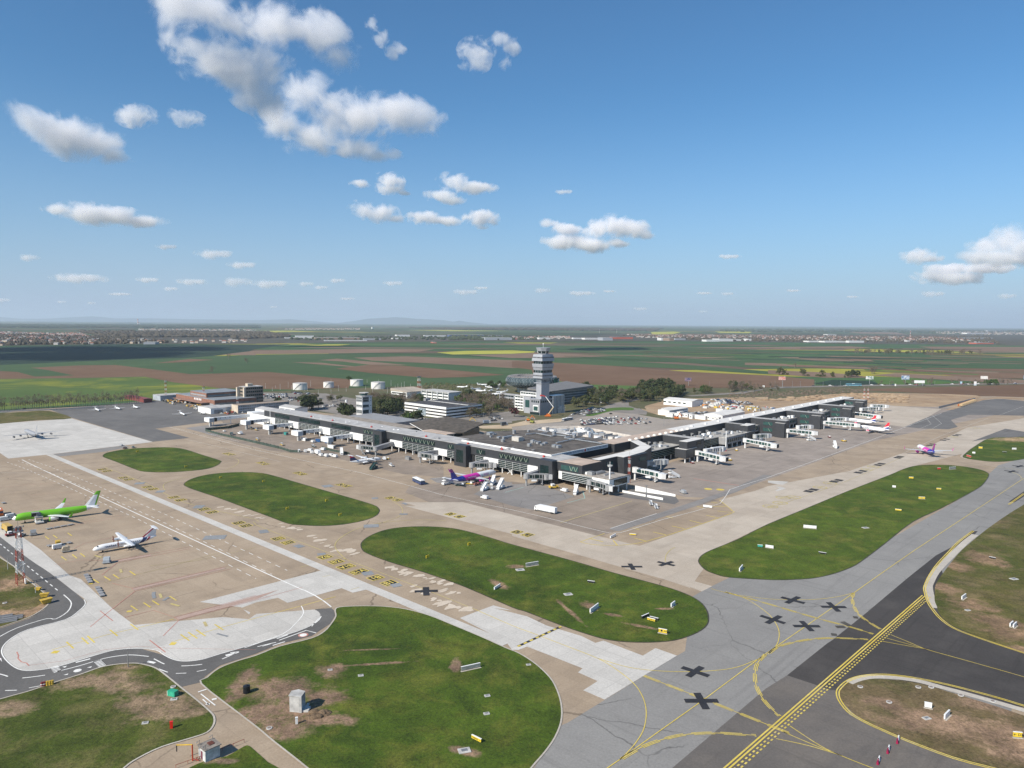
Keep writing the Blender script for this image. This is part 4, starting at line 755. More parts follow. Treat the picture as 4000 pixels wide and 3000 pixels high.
# end of the wing with the low glazed hall
t=Thing('terminal_end_hall','white low hall on columns with roof plant, at the corner of the two wings','terminal',366,280)
t.part('wall',MB().box(365.2,387,261.5,302,4.2,9.2,0),WHPNL);t.part('roof',MB().box(365.2,387,261.5,284,9.2,9.35).box(365.1,365.5,261.4,284,9.2,9.7).box(365.1,387.2,261.3,261.7,9.2,9.7),[M('grit_roof',(.36,.32,.28),.9,0,.2,.3)])
t.part('upper_storey',MB().box(365.6,386,283,302,9.35,15.2),DKP);t.part('upper_roof',MB().box(365.4,385.5,282.8,302,15.2,15.45),ROOFT)
f=t.part('upper_window',MB().box(365.3,365.7,286,300,10.5,13.6),GLS2);s=MB()
for c0 in(288,291.5):
    for d in(-1.5,1.5):t.part('brace',MB().bar((365.2,c0+d*.1,10.6),(365.2,c0+d,13.5),.22),GRN,f)
f=t.part('louvre_window',MB().box(364.9,365.3,275,299,4.2,9.0),GLS);s=MB()
for k in range(5):s.box(364.6,364.85,275,299,4.2+k*1.1,4.35+k*1.1)
t.part('slats',s,WMT,f)
t.part('side_window',MB().box(370,384,261.2,261.6,5,8.6),GLS)
for v,u in((367,263),(367,270),(367,280),(367,290),(386,263),(377,263),(386,275)):t.part('column',MB().tube((v,u,0),(v,u,4.2),.5,n=8),WMT)
t.part('roof_plant',MB().box(368,371,277,281,9.35,11.6).box(372,381,276,279,9.6,10.8).box(373,383,270.5,271.5,9.35,10.3),SILV)
t.part('roof_plant',MB().box(368.5,371.5,281.2,283,9.35,10.8),WHT)
# lighting and radar pole on the low hall roof
t=Thing('radar_pole','white pole with a ringed head on the roof of the low corner hall','mast',*L('D6',140,1120,9.3));v,u=t.off[:2]
t.part('pole',MB().tube((v,u,9.3),(v,u,17.5),.45,n=10),WHT);t.part('head_ring',MB().tube((v,u,17.3),(v,u,18.3),1.3,1.7,12),CONC);t.part('antenna',MB().tube((v,u,18.3),(v,u,20.5),.12,n=6),WHT)
# main hall with the lettered fascia
t=Thing('terminal_hall','central terminal hall with broad dark gravel roof and white lettered fascia','terminal',400,360)
hp=[(376,317.6),(376,406),(399,409),(421,426),(457,405),(458,322),(445,317.6)]
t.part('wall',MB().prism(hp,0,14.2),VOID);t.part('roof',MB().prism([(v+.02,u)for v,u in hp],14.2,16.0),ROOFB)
t.part('fascia',MB().box(375.4,376.1,317.2,406,13.9,16.5),WHPNL);t.part('fascia',MB().box(375.4,440,316.9,317.65,13.9,16.5),WHPNL)
def wall_text(txt,v,u,z,size,face,mat,parent,width):
    cu=bpy.data.curves.new('sign_lettering','FONT');cu.body=txt;cu.size=size;cu.align_x='CENTER';cu.align_y='CENTER';cu.extrude=.02
    o=bpy.data.objects.new('sign_lettering',cu);COL.objects.link(o);dg=bpy.context.evaluated_depsgraph_get();me=bpy.data.meshes.new_from_object(o.evaluated_get(dg));bpy.data.objects.remove(o)
    me.materials.clear();me.materials.append(mat);o=bpy.data.objects.new('sign_lettering',me);COL.objects.link(o);o.parent=parent
    w=max(x.co.x for x in me.vertices)-min(x.co.x for x in me.vertices);o.scale=(width/w,1,1)
    return o
NAVY=M('navy_lettering',(.05,.07,.16),.5,0,0);GREYL=M('pale_lettering',(.62,.60,.60),.5,0,0)
for txt,side,c0,wd in(('\u0410\u0415\u0420\u041e\u0414\u0420\u041e\u041c \u041d\u0418\u041a\u041e\u041b\u0410 \u0422\u0415\u0421\u041b\u0410 \u0411\u0415\u041e\u0413\u0420\u0410\u0414','u',396,29),('BELGRADE NIKOLA TESLA AIRPORT','u',427,24),('BELGRADE NIKOLA TESLA AIRPORT','v',346,30),('\u0410\u0415\u0420\u041e\u0414\u0420\u041e\u041c \u041d\u0418\u041a\u041e\u041b\u0410 \u0422\u0415\u0421\u041b\u0410 \u0411\u0415\u041e\u0413\u0420\u0410\u0414','v',381,30)):
    o=wall_text(txt,0,0,0,1.7,side,NAVY if side=='u' else GREYL,t.o,wd)
    if side=='u':o.location=(c0-t.off[0],316.86-t.off[1],15.2);o.rotation_euler=(math.pi/2,0,0)
    else:o.location=(375.36-t.off[0],c0-t.off[1],15.2);o.rotation_euler=(math.pi/2,0,-math.pi/2)
for v,u,s in((412.5,316.8,'u'),(375.3,363.5,'v')):
    m_=MB()
    m_.tube((v,u,15.2),((v,u-.06,15.2)if s=='u' else(v-.06,u,15.2)),.95,n=16);t.part('emblem',m_,REDP)
for a,b_,w,d,h in((535,450,5,7,3.2),(620,440,2,3,1.8),(285,470,2,2.5,2),(215,405,2.5,2.5,1.2),(310,420,3,2,2),(385,400,7,2,1.6),(800,485,2.5,2.5,2.2),(845,485,2.5,2,1.5),(905,500,4,2,1.5),(965,530,2.5,2,1.3),(1015,505,3,2.5,1.4),(742,545,2.5,2.5,2),(1175,560,2.5,3,1.8),(1250,570,4,2.4,1.8),(70,345,5,4,2),(140,345,4,1.5,1),(480,330,2,2,3),(725,298,1.6,1.6,1.5),(1170,345,2.5,2.5,2.5),(1520,395,2,2,2.5),(80,390,2,1.6,1.2)):
    v,u=L('D5',a,b_,16);t.part('roof_unit',MB().box(v-w/2,v+w/2,u-d/2,u+d/2,16,16+h),M('roof_unit_beige',(.55,.52,.47),.6)if d==7 else SILV)
for p,q in(((680,340),(860,320)),((860,320),(1130,370)),((1130,370),(1210,350)),((1210,350),(1380,368)),((1350,398),(1990,495)),((1210,490),(1470,430)),((1470,430),(1690,412)),((940,325),(1040,315)),((1360,390),(1460,378))):
    v0,u0=L('D5',*p,16.8);v1,u1=L('D5',*q,16.8);t.part('roof_duct',MB().bar((v0,u0,16.9),(v1,u1,16.9),1.1,.7),SILV)
# lower brown roofs between hall and right wing
t=Thing('terminal_link','flat brown roofed link between the lettered hall and the angled anthracite block','terminal',400,300)
t.part('wall',MB().prism([(386,286),(446,288),(466,300),(466,316.5),(377,316.5),(377,302),(386,302)],0,9.4),VOID);t.part('roof',MB().prism([(386,286.3),(446,288),(466,300),(466,316.5),(377,316.5),(377,302),(386,302)],9.4,9.6),ROOFB)
for a,b_,w,d,h in((1560,770,5,2.5,2),(1440,770,9,1.0,.8),(1635,725,1.2,1.2,2),(1770,705,1.8,1.8,1.8),(1945,670,1,1,2),(2000,640,3,2,1)):
    v,u=L('D5',a,b_,9.8);t.part('roof_unit',MB().box(v-d/2,v+d/2,u-w/2,u+w/2,9.6,9.6+h),SILV)
# angled anthracite block with white roof ribbon
t=Thing('angled_terminal_block','anthracite angular block with zigzag white roof beside the low corner hall','terminal',420,290)
rib=[(385,284),(405,284),(405,278.5),(433,281),(455,289),(474,313),(466,315),(452,297),(431,291),(390,290),(385,290)]
t.part('wall',MB().prism(rib,3.6,16),DKP);t.part('roof',MB().prism([(v,u)for v,u in rib],16,16.12),ROOFW);t.part('ground_floor',MB().prism([(387,285),(405,285),(407,281),(433,283),(452,291),(452,297),(390,290)],0,3.6),VOID)
t.part('block_end',MB().box(404.8,433,278.2,280,0,15.8),DKP)
for v,z0,z1,w in((409,8.2,11,3),(414,5,7.5,3.5),(423,11,13.8,8),(393,10.5,13.5,7)):t.part('window',MB().box(v,v+w,277.9 if v>404 else 283.7,278.3 if v>404 else 284.1,z0,z1),GLS2)
t.part('wall_stripe',MB().box(404.6,404.9,279,283.5,0,1),DKP)
# long spine of the right pier
t=Thing('long_pier','long straight pier spine with white roof strip running back to the building site','terminal',700,320)
t.part('wall',MB().box(445,955,315,330,0,15.9),DKP);t.part('roof',MB().box(445,541,314.8,330.2,15.9,16.1),ROOFT,label='beige roof section');t.part('roof',MB().box(541,955.3,314.8,330.2,15.9,16.12),ROOFW,label='white roof section')
t.part('block_end',MB().box(444.8,466,314.5,315.2,9.6,15.85),DKP)
for k in range(11):t.part('roof_vent',MB().ell((468+k*8.6,316.5,16.1),(1.7,1.7,1.4),10,6),M('pale_vent',(.72,.68,.62)))
for k in range(16):
    v=570+k*24;t.part('roof_vent',MB().box(v,v+2,321,323,16.1,17.1),WHT)
for k in range(9):v=478+k*(6 if k<3 else 13);t.part('wall_duct',MB().bar((v,314,9.6),(v,314,12.5),.9).bar((v,315,12.5),(v,312.2,12.5),.9),SILV)
# courts and fingers
def court(v0,v1,u0,lab,seedn=0,light=True):
    t=Thing('pier_court',lab,'terminal',(v0+v1)/2,u0+4)
    t.part('wall',MB().box(v0,v1,u0,315.3,3.8,9.3),GREYP if light else GLS);t.part('ground_floor',MB().box(v0,v1,u0+4,315.3,0,3.8),VOID)
    t.part('roof',MB().box(v0-.05,v1+.05,u0-.3,315.3,9.3,9.9),M('court_roof',(.42,.40,.37),.9,0,.25,.2))
    if light:
        f=t.part('window_band',MB().box(v0+1.5,v1-1.5,u0-.15,u0+.1,5.2,7.9),GLS);s=MB()
        n=int((v1-v0)/3.5)
        for k in range(1,n):s.box(v0+k*(v1-v0)/n-.1,v0+k*(v1-v0)/n+.1,u0-.22,u0-.1,5.2,7.9)
        t.part('glazing_bars',s,WMT,f)
    else:
        s=MB()
        for k in range(4):s.box(v0,v1,u0-.2,u0-.05,4.1+k*1.25,4.3+k*1.25)
        t.part('glazing_bars',s,GRN)
    for k in range(int((v1-v0)/9)):t.part('column',MB().tube((v0+5+k*9,u0+.6,0),(v0+5+k*9,u0+.6,3.8),.4,n=6),WMT)
    rr=random.Random(int(v0))
    for k in range(int((v1-v0)/4.2)):
        v=rr.uniform(v0+2,v1-3);u=rr.uniform(u0+2,312)
        if rr.random()<.3:t.part('roof_duct',MB().bar((v,u,10.7),(v+rr.uniform(5,14),u+rr.uniform(-2,2),10.7),1.0,.9),SILV)
        else:
            w=rr.uniform(.8,2.2);t.part('roof_unit',MB().box(v-w,v+w,u-w*.8,u+w*.8,9.9,9.9+rr.uniform(1,2.8)),WHT if rr.random()<.4 else SILV)
court(457,512,298,'glazed court with roof plant between the angled block and the first dark finger',light=False)
court(519.5,571,297,'glazed court with roof plant just beyond the first dark finger',light=False);court(571.2,611,290.5,'grey walled court with roof plant before the second finger')
court(627.5,668.8,306,'narrow court with window band between second and third fingers');court(677.3,752,303.5,'court with window band between third and fourth fingers')
court(760.3,839,302,'court with window band between fourth and fifth fingers');court(848.3,921,303,'court with window band between fifth and last fingers')
def finger(v0,v1,u0,lab,pod=True,thin=None):
    t=Thing('pier_finger',lab,'terminal',(v0+v1)/2,u0+8)
    if thin:t.part('wall',MB().box(thin[0],thin[1],u0+7,315.2,0,16),DKP);t.part('wall',MB().box(v0,v1,u0,u0+7.01,3.4,15.98),DKP);t.part('roof',MB().box(thin[0]-.1,thin[1]+.1,u0+7.1,315,16,16.12),ROOFG);t.part('roof',MB().box(v0-.1,v1+.1,u0-.1,u0+7.1,15.98,16.14),ROOFW)
    else:t.part('wall',MB().box(v0,v1,u0,315.2,0,16),DKP);t.part('roof',MB().box(v0-.1,v1+.1,u0-.1,315,16,16.14),ROOFG)
    if pod:
        t.part('stair_pod',MB().box(v0-2,v0+1,u0+.6,u0+9.5,0,13.6),DKP);t.part('pod_cap',MB().box(v0-2.2,v0+.1,u0+.4,u0+9.7,13.6,13.9),ROOFG)
        for z0 in(10.4,4.6):
            f=t.part('window',MB().box(v0-.12,v0+.1,u0+13,u0+22,z0,z0+3),GLS2);t.part('brace',MB().bar((v0-.2,u0+15,z0),(v0-.2,u0+17,z0+2.8),.15),GRN,f)
        t.part('window',MB().box(v0+2,v1-2,u0-.12,u0+.1,9,12),GLS)
    else:
        t.part('window',MB().box(v0+5,v0+11,u0-.12,u0+.1,6.2,8.8),GLS2);t.part('window',MB().box(v0+14,v0+21,u0-.12,u0+.1,12,14.6),GLS);t.part('front_step',MB().box(v0-2.6,v0+14,u0-.6,u0+9,3.6,10.4),DKP);t.part('step_roof',MB().box(v0-2.7,v0+14,u0-.7,u0+9,10.4,10.55),ROOFW)
        for v in(v0-1,v0+6,v0+13,v0+20):t.part('column',MB().tube((v,u0+1,0),(v,u0+1,3.5),.5,n=8),WMT)
    return t
finger(493,518.5,281.6,'first dark finger, stepped anthracite block on white columns',False,(511.5,519));t=finger(611.5,627,290,'second finger, plain anthracite wall with white edged roof',False,(617,622))
finger(669,677,279.8,'third finger, nearest one with a square anthracite stair pod');finger(752,760,278,'fourth finger, its pod in front of the bridge to the nearer red tailed airliner');finger(839,848,278,'fifth finger, its pod behind the farther red tailed airliner');finger(921.5,933,292,'last finger at the far end of the long pier')
# white building at the far end of the left wing
t=Thing('white_annex','plain white annex block closing the far left end of the wing','annex',372,705)
t.part('wall',MB().box(366,388,690.5,720,0,9.5),WHPNL);t.part('wall',MB().box(372,384,720,738,0,9),WHPNL);t.part('roof',MB().box(366.2,388,690.6,720,9.5,9.7),ROOFG)
# ---------------------------------------------------------------- control tower
def taper(b,c,s0,s1,z0,z1,m=0):
    R=[]
    for(sv,su),z in((s0,z0),(s1,z1)):R.append([(c[0]+x*sv/2,c[1]+y*su/2,z)for x,y in((-1,-1),(1,-1),(1,1),(-1,1))])
    b.loft(R,m)
TWG=M('pale_grey_tower_cladding',(.35,.36,.385),.5,.1,.05,.2);TWD=M('darker_grey_tower_cladding',(.26,.265,.285),.5,.1,.05,.2)
C_=(638.5,553.2)
t=Thing('control_tower','tall grey air traffic control tower with stacked flared storeys','control tower',*C_)
b=MB();taper(b,C_,(14,7.7),(14,7.7),18,42.5);t.part('shaft',b,TWG);t.part('shaft_ledge',MB().box(C_[0]-8,C_[0]+6,C_[1]-4.6,C_[1]+7,36.3,37.0),TWG);t.part('shaft_windows',MB().box(C_[0]-7.1,C_[0]+7.1,C_[1]-3.95,C_[1]+3.95,37.4,40.6),M('greyish_glass',(.22,.25,.28),.15,.3,.3,.3))
for s0,s1,z0,z1 in(((18.7,14.2),(18.2,13.7),42.3,48.6),((17.6,13.2),(19.6,14.7),51.6,55.2),((19.6,14.7),(20.8,15.7),55.2,58.9),((21.4,16),(20.8,15.4),62.1,64.6),((20.8,15.4),(18.3,13.3),64.6,69.6)):
    b=MB();taper(b,C_,s0,s1,z0,z1);t.part('storey',b,TWG)
for s0,z0,z1 in(((17.2,12.6),48.6,51.6),((17.8,12.9),58.9,62.1)):
    b=MB();taper(b,C_,s0,s0,z0,z1);f=t.part('window_band',b,GLS);s=MB()
    for k in range(1,7):s.box(C_[0]-s0[0]/2+k*s0[0]/7-.15,C_[0]-s0[0]/2+k*s0[0]/7+.15,C_[1]-s0[1]/2-.1,C_[1]-s0[1]/2+.1,z0,z1)
    for k in range(1,5):s.box(C_[0]-s0[0]/2-.1,C_[0]-s0[0]/2+.1,C_[1]-s0[1]/2+k*s0[1]/5-.15,C_[1]-s0[1]/2+k*s0[1]/5+.15,z0,z1)
    t.part('glazing_bars',s,TWG,f)
for z,sv,su in((44.6,18.6,14.1),(54.4,19.3,14.5),(65.4,20.5,15.1)):t.part('louvre_band',MB().box(C_[0]-sv/2-.08,C_[0]+sv/2+.08,C_[1]-su/2-.08,C_[1]+su/2+.08,z,z+1.5),M('louvre_grey',(.20,.20,.21),.5,.2,.5,1.2))
def octr(r,z,n=8,ph=22.5):return[(C_[0]+r*math.cos(math.radians(ph+i*360/n)),C_[1]+r*math.sin(math.radians(ph+i*360/n)),z)for i in range(n)]
t.part('cab_base',MB().loft([octr(5.6,69.6),octr(6.2,70.7)]),TWG);f=t.part('cab_windows',MB().loft([octr(6.2,70.7),octr(7.1,73.4)]),GLS)
s=MB()
for i in range(8):s.bar(octr(6.25,70.7)[i],octr(7.15,73.4)[i],.3)
t.part('glazing_bars',s,WMT,f);t.part('cab_roof',MB().loft([octr(7.3,73.4),octr(8.8,77.2)]),TWG);t.part('antenna',MB().tube((*C_,77.2),(*C_,81.2),.15,n=6).ell((*C_,81.4),(.7,.7,.7),8,6),WHT)
f=t.part('podium',MB().box(629,652.5,549,564.5,0,18.3),TWD);t.part('podium_roof',MB().box(628.8,652.7,548.8,564.7,18.3,18.7),TWG)
for z0,n in((14.2,6),):
    for k in range(n):t.part('window',MB().box(631+k*3.4,633.2+k*3.4,548.85,549.1,z0,z0+2.4),GLS)
    for k in range(4):t.part('window',MB().box(628.85,629.1,550.5+k*3.2,552.3+k*3.2,z0,z0+2.4),GLS)
t.part('glass_bay',MB().box(628.3,629.1,550.8,559,4,11.2),WHPNL);t.part('glass_bay_pane',MB().box(628.1,628.35,551.6,558,5,10),GLS2);t.part('entrance_glazing',MB().box(628.8,629.1,549.5,564,.3,3),GLS)
# office blocks round the tower
def office(name,lab,cat,box,mat,floors,band=GLS,roofm=None,faces='vu',z1=None,ins=.8,group=None,bays=0):
    v0,v1,u0,u1,h=box;t=Thing(name,lab,cat,v0,u0,group)
    t.part('wall',MB().box(v0,v1,u0,u1,0,h),mat);t.part('roof',MB().box(v0-.25,v1+.25,u0-.25,u1+.25,h,h+.35),roofm or ROOFG)
    fh=h/floors
    for k in range(floors):
        if 'v' in faces:
            f=t.part('window_band',MB().box(v0-.1,v0+.1,u0+ins,u1-ins,k*fh+fh*.35,k*fh+fh*.8),band)
            if bays:
                s=MB();n=max(1,int((u1-u0)/bays));[s.box(v0-.18,v0-.05,u0+ins+(i*(u1-u0-2*ins)/n)-.18,u0+ins+(i*(u1-u0-2*ins)/n)+.18,k*fh+fh*.35,k*fh+fh*.8)for i in range(n+1)];t.part('glazing_bars',s,mat,f)
        if 'u' in faces:
            f=t.part('window_band',MB().box(v0+ins,v1-ins,u0-.1,u0+.1,k*fh+fh*.35,k*fh+fh*.8),band)
            if bays:
                s=MB();n=max(1,int((v1-v0)/bays));[s.box(v0+ins+(i*(v1-v0-2*ins)/n)-.18,v0+ins+(i*(v1-v0-2*ins)/n)+.18,u0-.18,u0-.05,k*fh+fh*.35,k*fh+fh*.8)for i in range(n+1)];t.part('glazing_bars',s,mat,f)
    return t
CREAM=M('cream_render',(.55,.47,.37),.85,0,.1,.2);BRICK=M('red_brick',(.26,.13,.09),.9,0,.15,.3);GLB=M('blue_grey_curtain_wall',(.16,.20,.23),.2,.3,.15,.2,.7);LBL=M('pale_blue_render',(.36,.40,.44),.8,0,.12,.2)
t=office('glass_block','tall grey block with teal glazed strip, left of the control tower podium','office',bpx('D4',765,1262,648,800,975),TWG,1,GLS2,faces='v',ins=2.0);
office('terraced_office','white office block with stepped terraces, left of the control tower','office',bpx('D4',640,1215,488,700,960),WHPNL,5,GLS,faces='v',bays=4)
office('recessed_office','white recessed upper office storey behind the tower shaft','office',bpx('D4',860,1230,585,900,905),WHPNL,6,GLS,faces='v',bays=4)
office('glass_office','grey office block with three dark glass bands, left of the terraced office','office',bpx('D4',480,1120,222,562,945),TWG,3,GLS,faces='vu',bays=5)
t=Thing('ribbed_block','block with tall vertical fins right of the control tower podium','office',*L('D4',1140,1270));v0,v1,u0,u1,h=bpx('D4',1140,1268,1120,1328,962)
t.part('wall',MB().box(v0,v1,u0,u1+6,0,h),VOID);s=MB()
for k in range(9):s.box(v0+k*(v1-v0)/8-.2,v0+k*(v1-v0)/8+.2,u0-1.0,u0,4.5 if k>3 else 0,h)
s.box(v0-.3,v1+.3,u0-1.1,u1+6,h,h+.5);t.part('fins',s,WHPNL);t.part('low_panel',MB().box(v0+(v1-v0)*.45,v1+.5,u0-1.6,u0-.9,0,8),CONC)
t=Thing('museum_office','long grey glazed office with sloping roof behind the control tower','office',740,600)
v0,v1,u0,u1,h=716,800,606,640,20
t.part('wall',MB().box(720,792,607,640,0,17.5),GLB);s=MB()
for k in range(5):s.box(719.8,792.2,606.8,607.0,2.5+k*3.4,3.3+k*3.4)
t.part('floor_bands',s,TWG);t.part('roof',MB().prism([(708,602),(800,602),(800,650),(708,640)],18.2,19.4,zs=[18.8,21.5,24.5,21]),M('dark_grey_sheet_roof',(.20,.19,.18),.6,.2,.1,.2))
# ring-shaped glass museum
mx,my=30.5,1120.0
t=Thing('ring_museum','mushroom shaped round glass museum behind the control tower','museum',mx,my,grid=False)
R0=39
def ring(r,z,n=48):return[(mx+r*math.cos(i/n*2*math.pi),my+r*math.sin(i/n*2*math.pi),z)for i in range(n)]
MUG=ground_mat('faceted_museum_glass',(.03,.045,.052),(.085,.11,.12),(.15,.19,.20),(.05,.25,.8),rough=.15)
zz=[(R0-10,9.0),(R0-3,10.5),(R0+.0,13.2),(R0+1.0,17),(R0+.4,21),(R0-1.6,24)]
t.part('glass_ring',MB().loft([ring(r,z)for r,z in zz],0,False),MUG);s=MB()
for i in range(48):
    pts=[(mx+(r+.15)*math.cos((i+(k%2)*.5)/48*2*math.pi),my+(r+.15)*math.sin((i+(k%2)*.5)/48*2*math.pi),z)for k,(r,z)in enumerate(zz)]
    for k in range(1,5):s.bar(pts[k],pts[k+1],.3)
t.part('lattice',s,M('lattice_steel',(.30,.33,.34),.4,.4));t.part('roof',MB().loft([ring(R0-1.6,24),ring(R0-4,25.3),ring(R0-16,25.6),ring(R0-17,23)],0,True),M('museum_roof',(.24,.215,.20),.8,0,.2,.1));s=MB()
for i in range(48):s.bar(ring(R0-1.8,24.6)[i],ring(R0-8,25.9)[i],.7,.6)
t.part('roof_ribs',s,MET);t.part('core',MB().loft([ring(22,0),ring(24,9)]),CONC);t.part('underside',MB().loft([ring(22,8),ring(R0-9,8.6)]),CONC)
a0=math.radians(-40)
s=MB();gr=[[(mx+(R0+2.4)*math.cos(a0+k*.09),my+(R0+2.4)*math.sin(a0+k*.09),z)for k in range(9)]for z in(12,23)]
s.loft(gr,0,False,False);t.part('green_banner',s,M('green_banner',(.02,.16,.08),.6,0,.5,.12))
cx_,cy_=mx+(R0+2.6)*math.cos(a0+.42),my+(R0+2.6)*math.sin(a0+.42);s=MB();rr=[(cx_+.3*0+2.4*math.cos(i/16*6.283)*math.sin(-(a0+.42)),cy_+2.4*math.cos(i/16*6.283)*math.cos(a0+.42),17.5+3.4*math.sin(i/16*6.283))for i in range(16)]
for i in range(16):s.bar(rr[i],rr[(i+1)%16],.5)
t.part('banner_emblem',s,WHT)
# ---------------------------------------------------------------- old tower and other landside buildings
t=Thing('old_control_tower','short white and grey old control tower behind the left wing','control tower',463,656)
v0,v1,u0,u1=457,469.5,650,661;t.part('wall',MB().box(v0,v1,u0,u1,0,25.6),M('tower_white',(.62,.61,.60),.8,0,.12,.3))
for z0,z1 in((19.5,25),(13.8,16.8),(7.2,11.2),(1.2,4.8)):
    t.part('grey_band',MB().box(v0-.12,v0+.1,u0+.4,u1-.4,z0,z1),M('grey_tower_band',(.30,.31,.32),.7,0,.1));t.part('grey_band',MB().box(v0+.5,v1-4,u0-.12,u0+.1,z0,z1),GLB)
for z0 in(23.2,20.6,15,9.6,8):
    for k in range(5):t.part('window',MB().box(v0-.2,v0-.1,u0+1+k*2,u0+2.2+k*2,z0,z0+1.3),GLS)
    t.part('window',MB().box(v0+1.2,v1-5,u0-.2,u0-.1,z0,z0+1.3),GLS);t.part('window',MB().box(v1-2,v1-1.2,u0-.1,u0+.1,z0,z0+1),GLS)
t.part('roof_slab',MB().box(v0-.6,v1+.6,u0-.6,u1+.6,25.6,26.1),CONC);c0=(463,655.5)
oc=lambda r,z:[(c0[0]+r*math.cos(math.radians(22.5+i*45)),c0[1]+r*math.sin(math.radians(22.5+i*45)),z)for i in range(8)]
t.part('cab_windows',MB().loft([oc(3.6,26.1),oc(4.4,28.9)]),GLS2);t.part('cab_roof',MB().loft([oc(5.4,28.9),oc(5.4,29.5)]),CONC);t.part('gallery',MB().loft([oc(5.4,26.1),oc(5.4,26.5)]),MET)
t.part('lower_block',MB().box(455,480,640,649.8,0,5),LBL)
# cream wing behind left wing roofs
t=Thing('cream_office_wing','low cream office wing with long window row behind the left wing roof','office',410,580)
t.part('wall',MB().box(404,420,512,640,0,10.5),CREAM);t.part('roof',MB().box(403,421,511,641,10.5,11),M('brownish_flat_roof',(.30,.26,.22),.9,0,.2,.2));t.part('window_band',MB().box(403.8,404.1,516,636,8.0,9.6),GLB);t.part('annex',MB().box(421.1,462,560,636,0,9),GREYP)
t=Thing('cream_pavilion','small cream pavilion with a glazed front before the winged roof hall','pavilion',408,470)
t.part('wall',MB().box(404,412,455,485,0,12),CREAM);t.part('window_band',MB().box(403.8,404.1,457,483,8.4,11),GLB);t.part('roof',MB().box(403,413,454,486,12,12.5),ROOFT)
t.part('side_window',MB().box(405,411,454.8,455.1,8.4,11),GLS)
t=Thing('roof_terrace_block','low flat roofed block with plant boxes behind the left wing','terminal',392,440)
t.part('wall',MB().box(387,404,407,640,0,9),GREYP);t.part('roof',MB().box(387,404,407,640,9,9.3),ROOFB);t.part('wall',MB().box(404,432,407,453,0,9),GREYP);t.part('roof',MB().box(404,440,410,453,9.05,9.35),ROOFB)
for k in range(16):
    u=random.uniform(420,620);t.part('roof_unit',MB().box(390+k%3*3,392.5+k%3*3,u,u+2.5,9.3,9.3+random.uniform(1,2.4)),SILV)
# winged-roof hall
t=Thing('winged_roof_hall','glazed hall under a dark butterfly shaped roof with a central peak','hall',440,500)
pk=(455,511);P5=[(421,524),(408,486),(430,462),(466,474),(480,512),(452,540)]
hs=[13.5,10.5,10.5,14,11,13]
t.part('wall',MB().prism([(424+(v-421)*.0+0,u)for v,u in()]or[(424,520),(411,486),(431,465),(462,476),(474,512),(452,534)],0,10.5),GLS)
s=MB();n=len(P5)
for i in range(n):
    a_,b_=P5[i],P5[(i+1)%n];s.quad([(*a_,hs[i]),(*b_,hs[(i+1)%n]),(*pk,17.5)]);s.quad([(*a_,hs[i]-.9),(*pk,16.6),(*b_,hs[(i+1)%n]-.9)]);s.quad([(*a_,hs[i]-.9),(*b_,hs[(i+1)%n]-.9),(*b_,hs[(i+1)%n]),(*a_,hs[i])])
t.part('roof',s,M('dark_ribbed_roof',(.10,.085,.07),.85,0,.25,.3));s=MB()
for k in range(12):u=488+k*2.7;s.box(411+(u-486)*.38-.3,411+(u-486)*.38,u-.12,u+.12,3,10)
t.part('glazing_bars',s,WMT);s=MB();s.bar((420.6,524.3,13.0),(407.6,486,10),.3,.5);t.part('white_edge',s,WHT)
# parking deck
t=Thing('parking_deck','open sided parking deck with white parapet bands and dark roof','parking deck',550,620)
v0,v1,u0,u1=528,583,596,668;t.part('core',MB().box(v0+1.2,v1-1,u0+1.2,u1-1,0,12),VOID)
for k in range(4):t.part('parapet',MB().box(v0,v1,u0,u1,.6+k*3.4,2.3+k*3.4),WHPNL)
t.part('roof',MB().box(v0+.3,v1-.3,u0+.3,u1-.3,12.6,12.75),M('dark_deck_roof',(.06,.058,.062),.9,0,.2,.1));t.part('roof_strip',MB().box(v0+33,v0+36.5,u0+1,u1+4,12.75,13.1),CONC);t.part('roof_strip',MB().box(v0+.2,v0+1,u0,u1,12.7,13.3),WHT)
t.part('banner',MB().box(v0-.4,v0-.2,u0+34,u0+47,1.2,9),M('faded_banner',(.30,.36,.40),.7,0,.6,.25));t.part('stair_box',MB().box(v0+30,v0+37,u1-2,u1+2,0,15.5),GREYP)
# white office with brise soleil
t=Thing('white_ribbed_office','white three storey office with projecting vertical ribs beyond the parking deck','office',650,770)
v0,v1,u0,u1,h=bpx('D3',1345,392,880,1420,240);h=min(h,11.5);t.part('wall',MB().box(v0,v0+22,u0,u1,0,h),WHPNL);t.part('roof',MB().box(v0-1,v0+23,u0-1,u1+1,h,h+.6),CONC)
for k in range(3):t.part('window_band',MB().box(v0-.1,v0+.1,u0+.6,u1-.6,.9+k*h/3,2.6+k*h/3),GLS)
for k in range(6):t.part('rib',MB().box(v0-1.6,v0,u0+k*(u1-u0)/5-.35,u0+k*(u1-u0)/5+.35,0,h),WHPNL)
t=Thing('white_canteen','white low building with sloping beige roof left of the ribbed office','office',*L('D3',620,340));v,u=t.off[:2]
t.part('wall',MB().box(v,v+40,u,u+36,0,8.5),WHPNL);t.part('window_band',MB().box(v-.1,v+.1,u+3,u+34,5.4,7),GLS);t.part('window_band',MB().box(v-.1,v+.1,u+3,u+34,1.6,3.2),GLS);t.part('roof',MB().prism([(v-.5,u-.5),(v+40.5,u-.5),(v+40.5,u+36.5),(v-.5,u+36.5)],8.5,9,zs=[9,9,12,12]),M('beige_sheet_roof',(.42,.36,.29),.8,0,.15,.1))
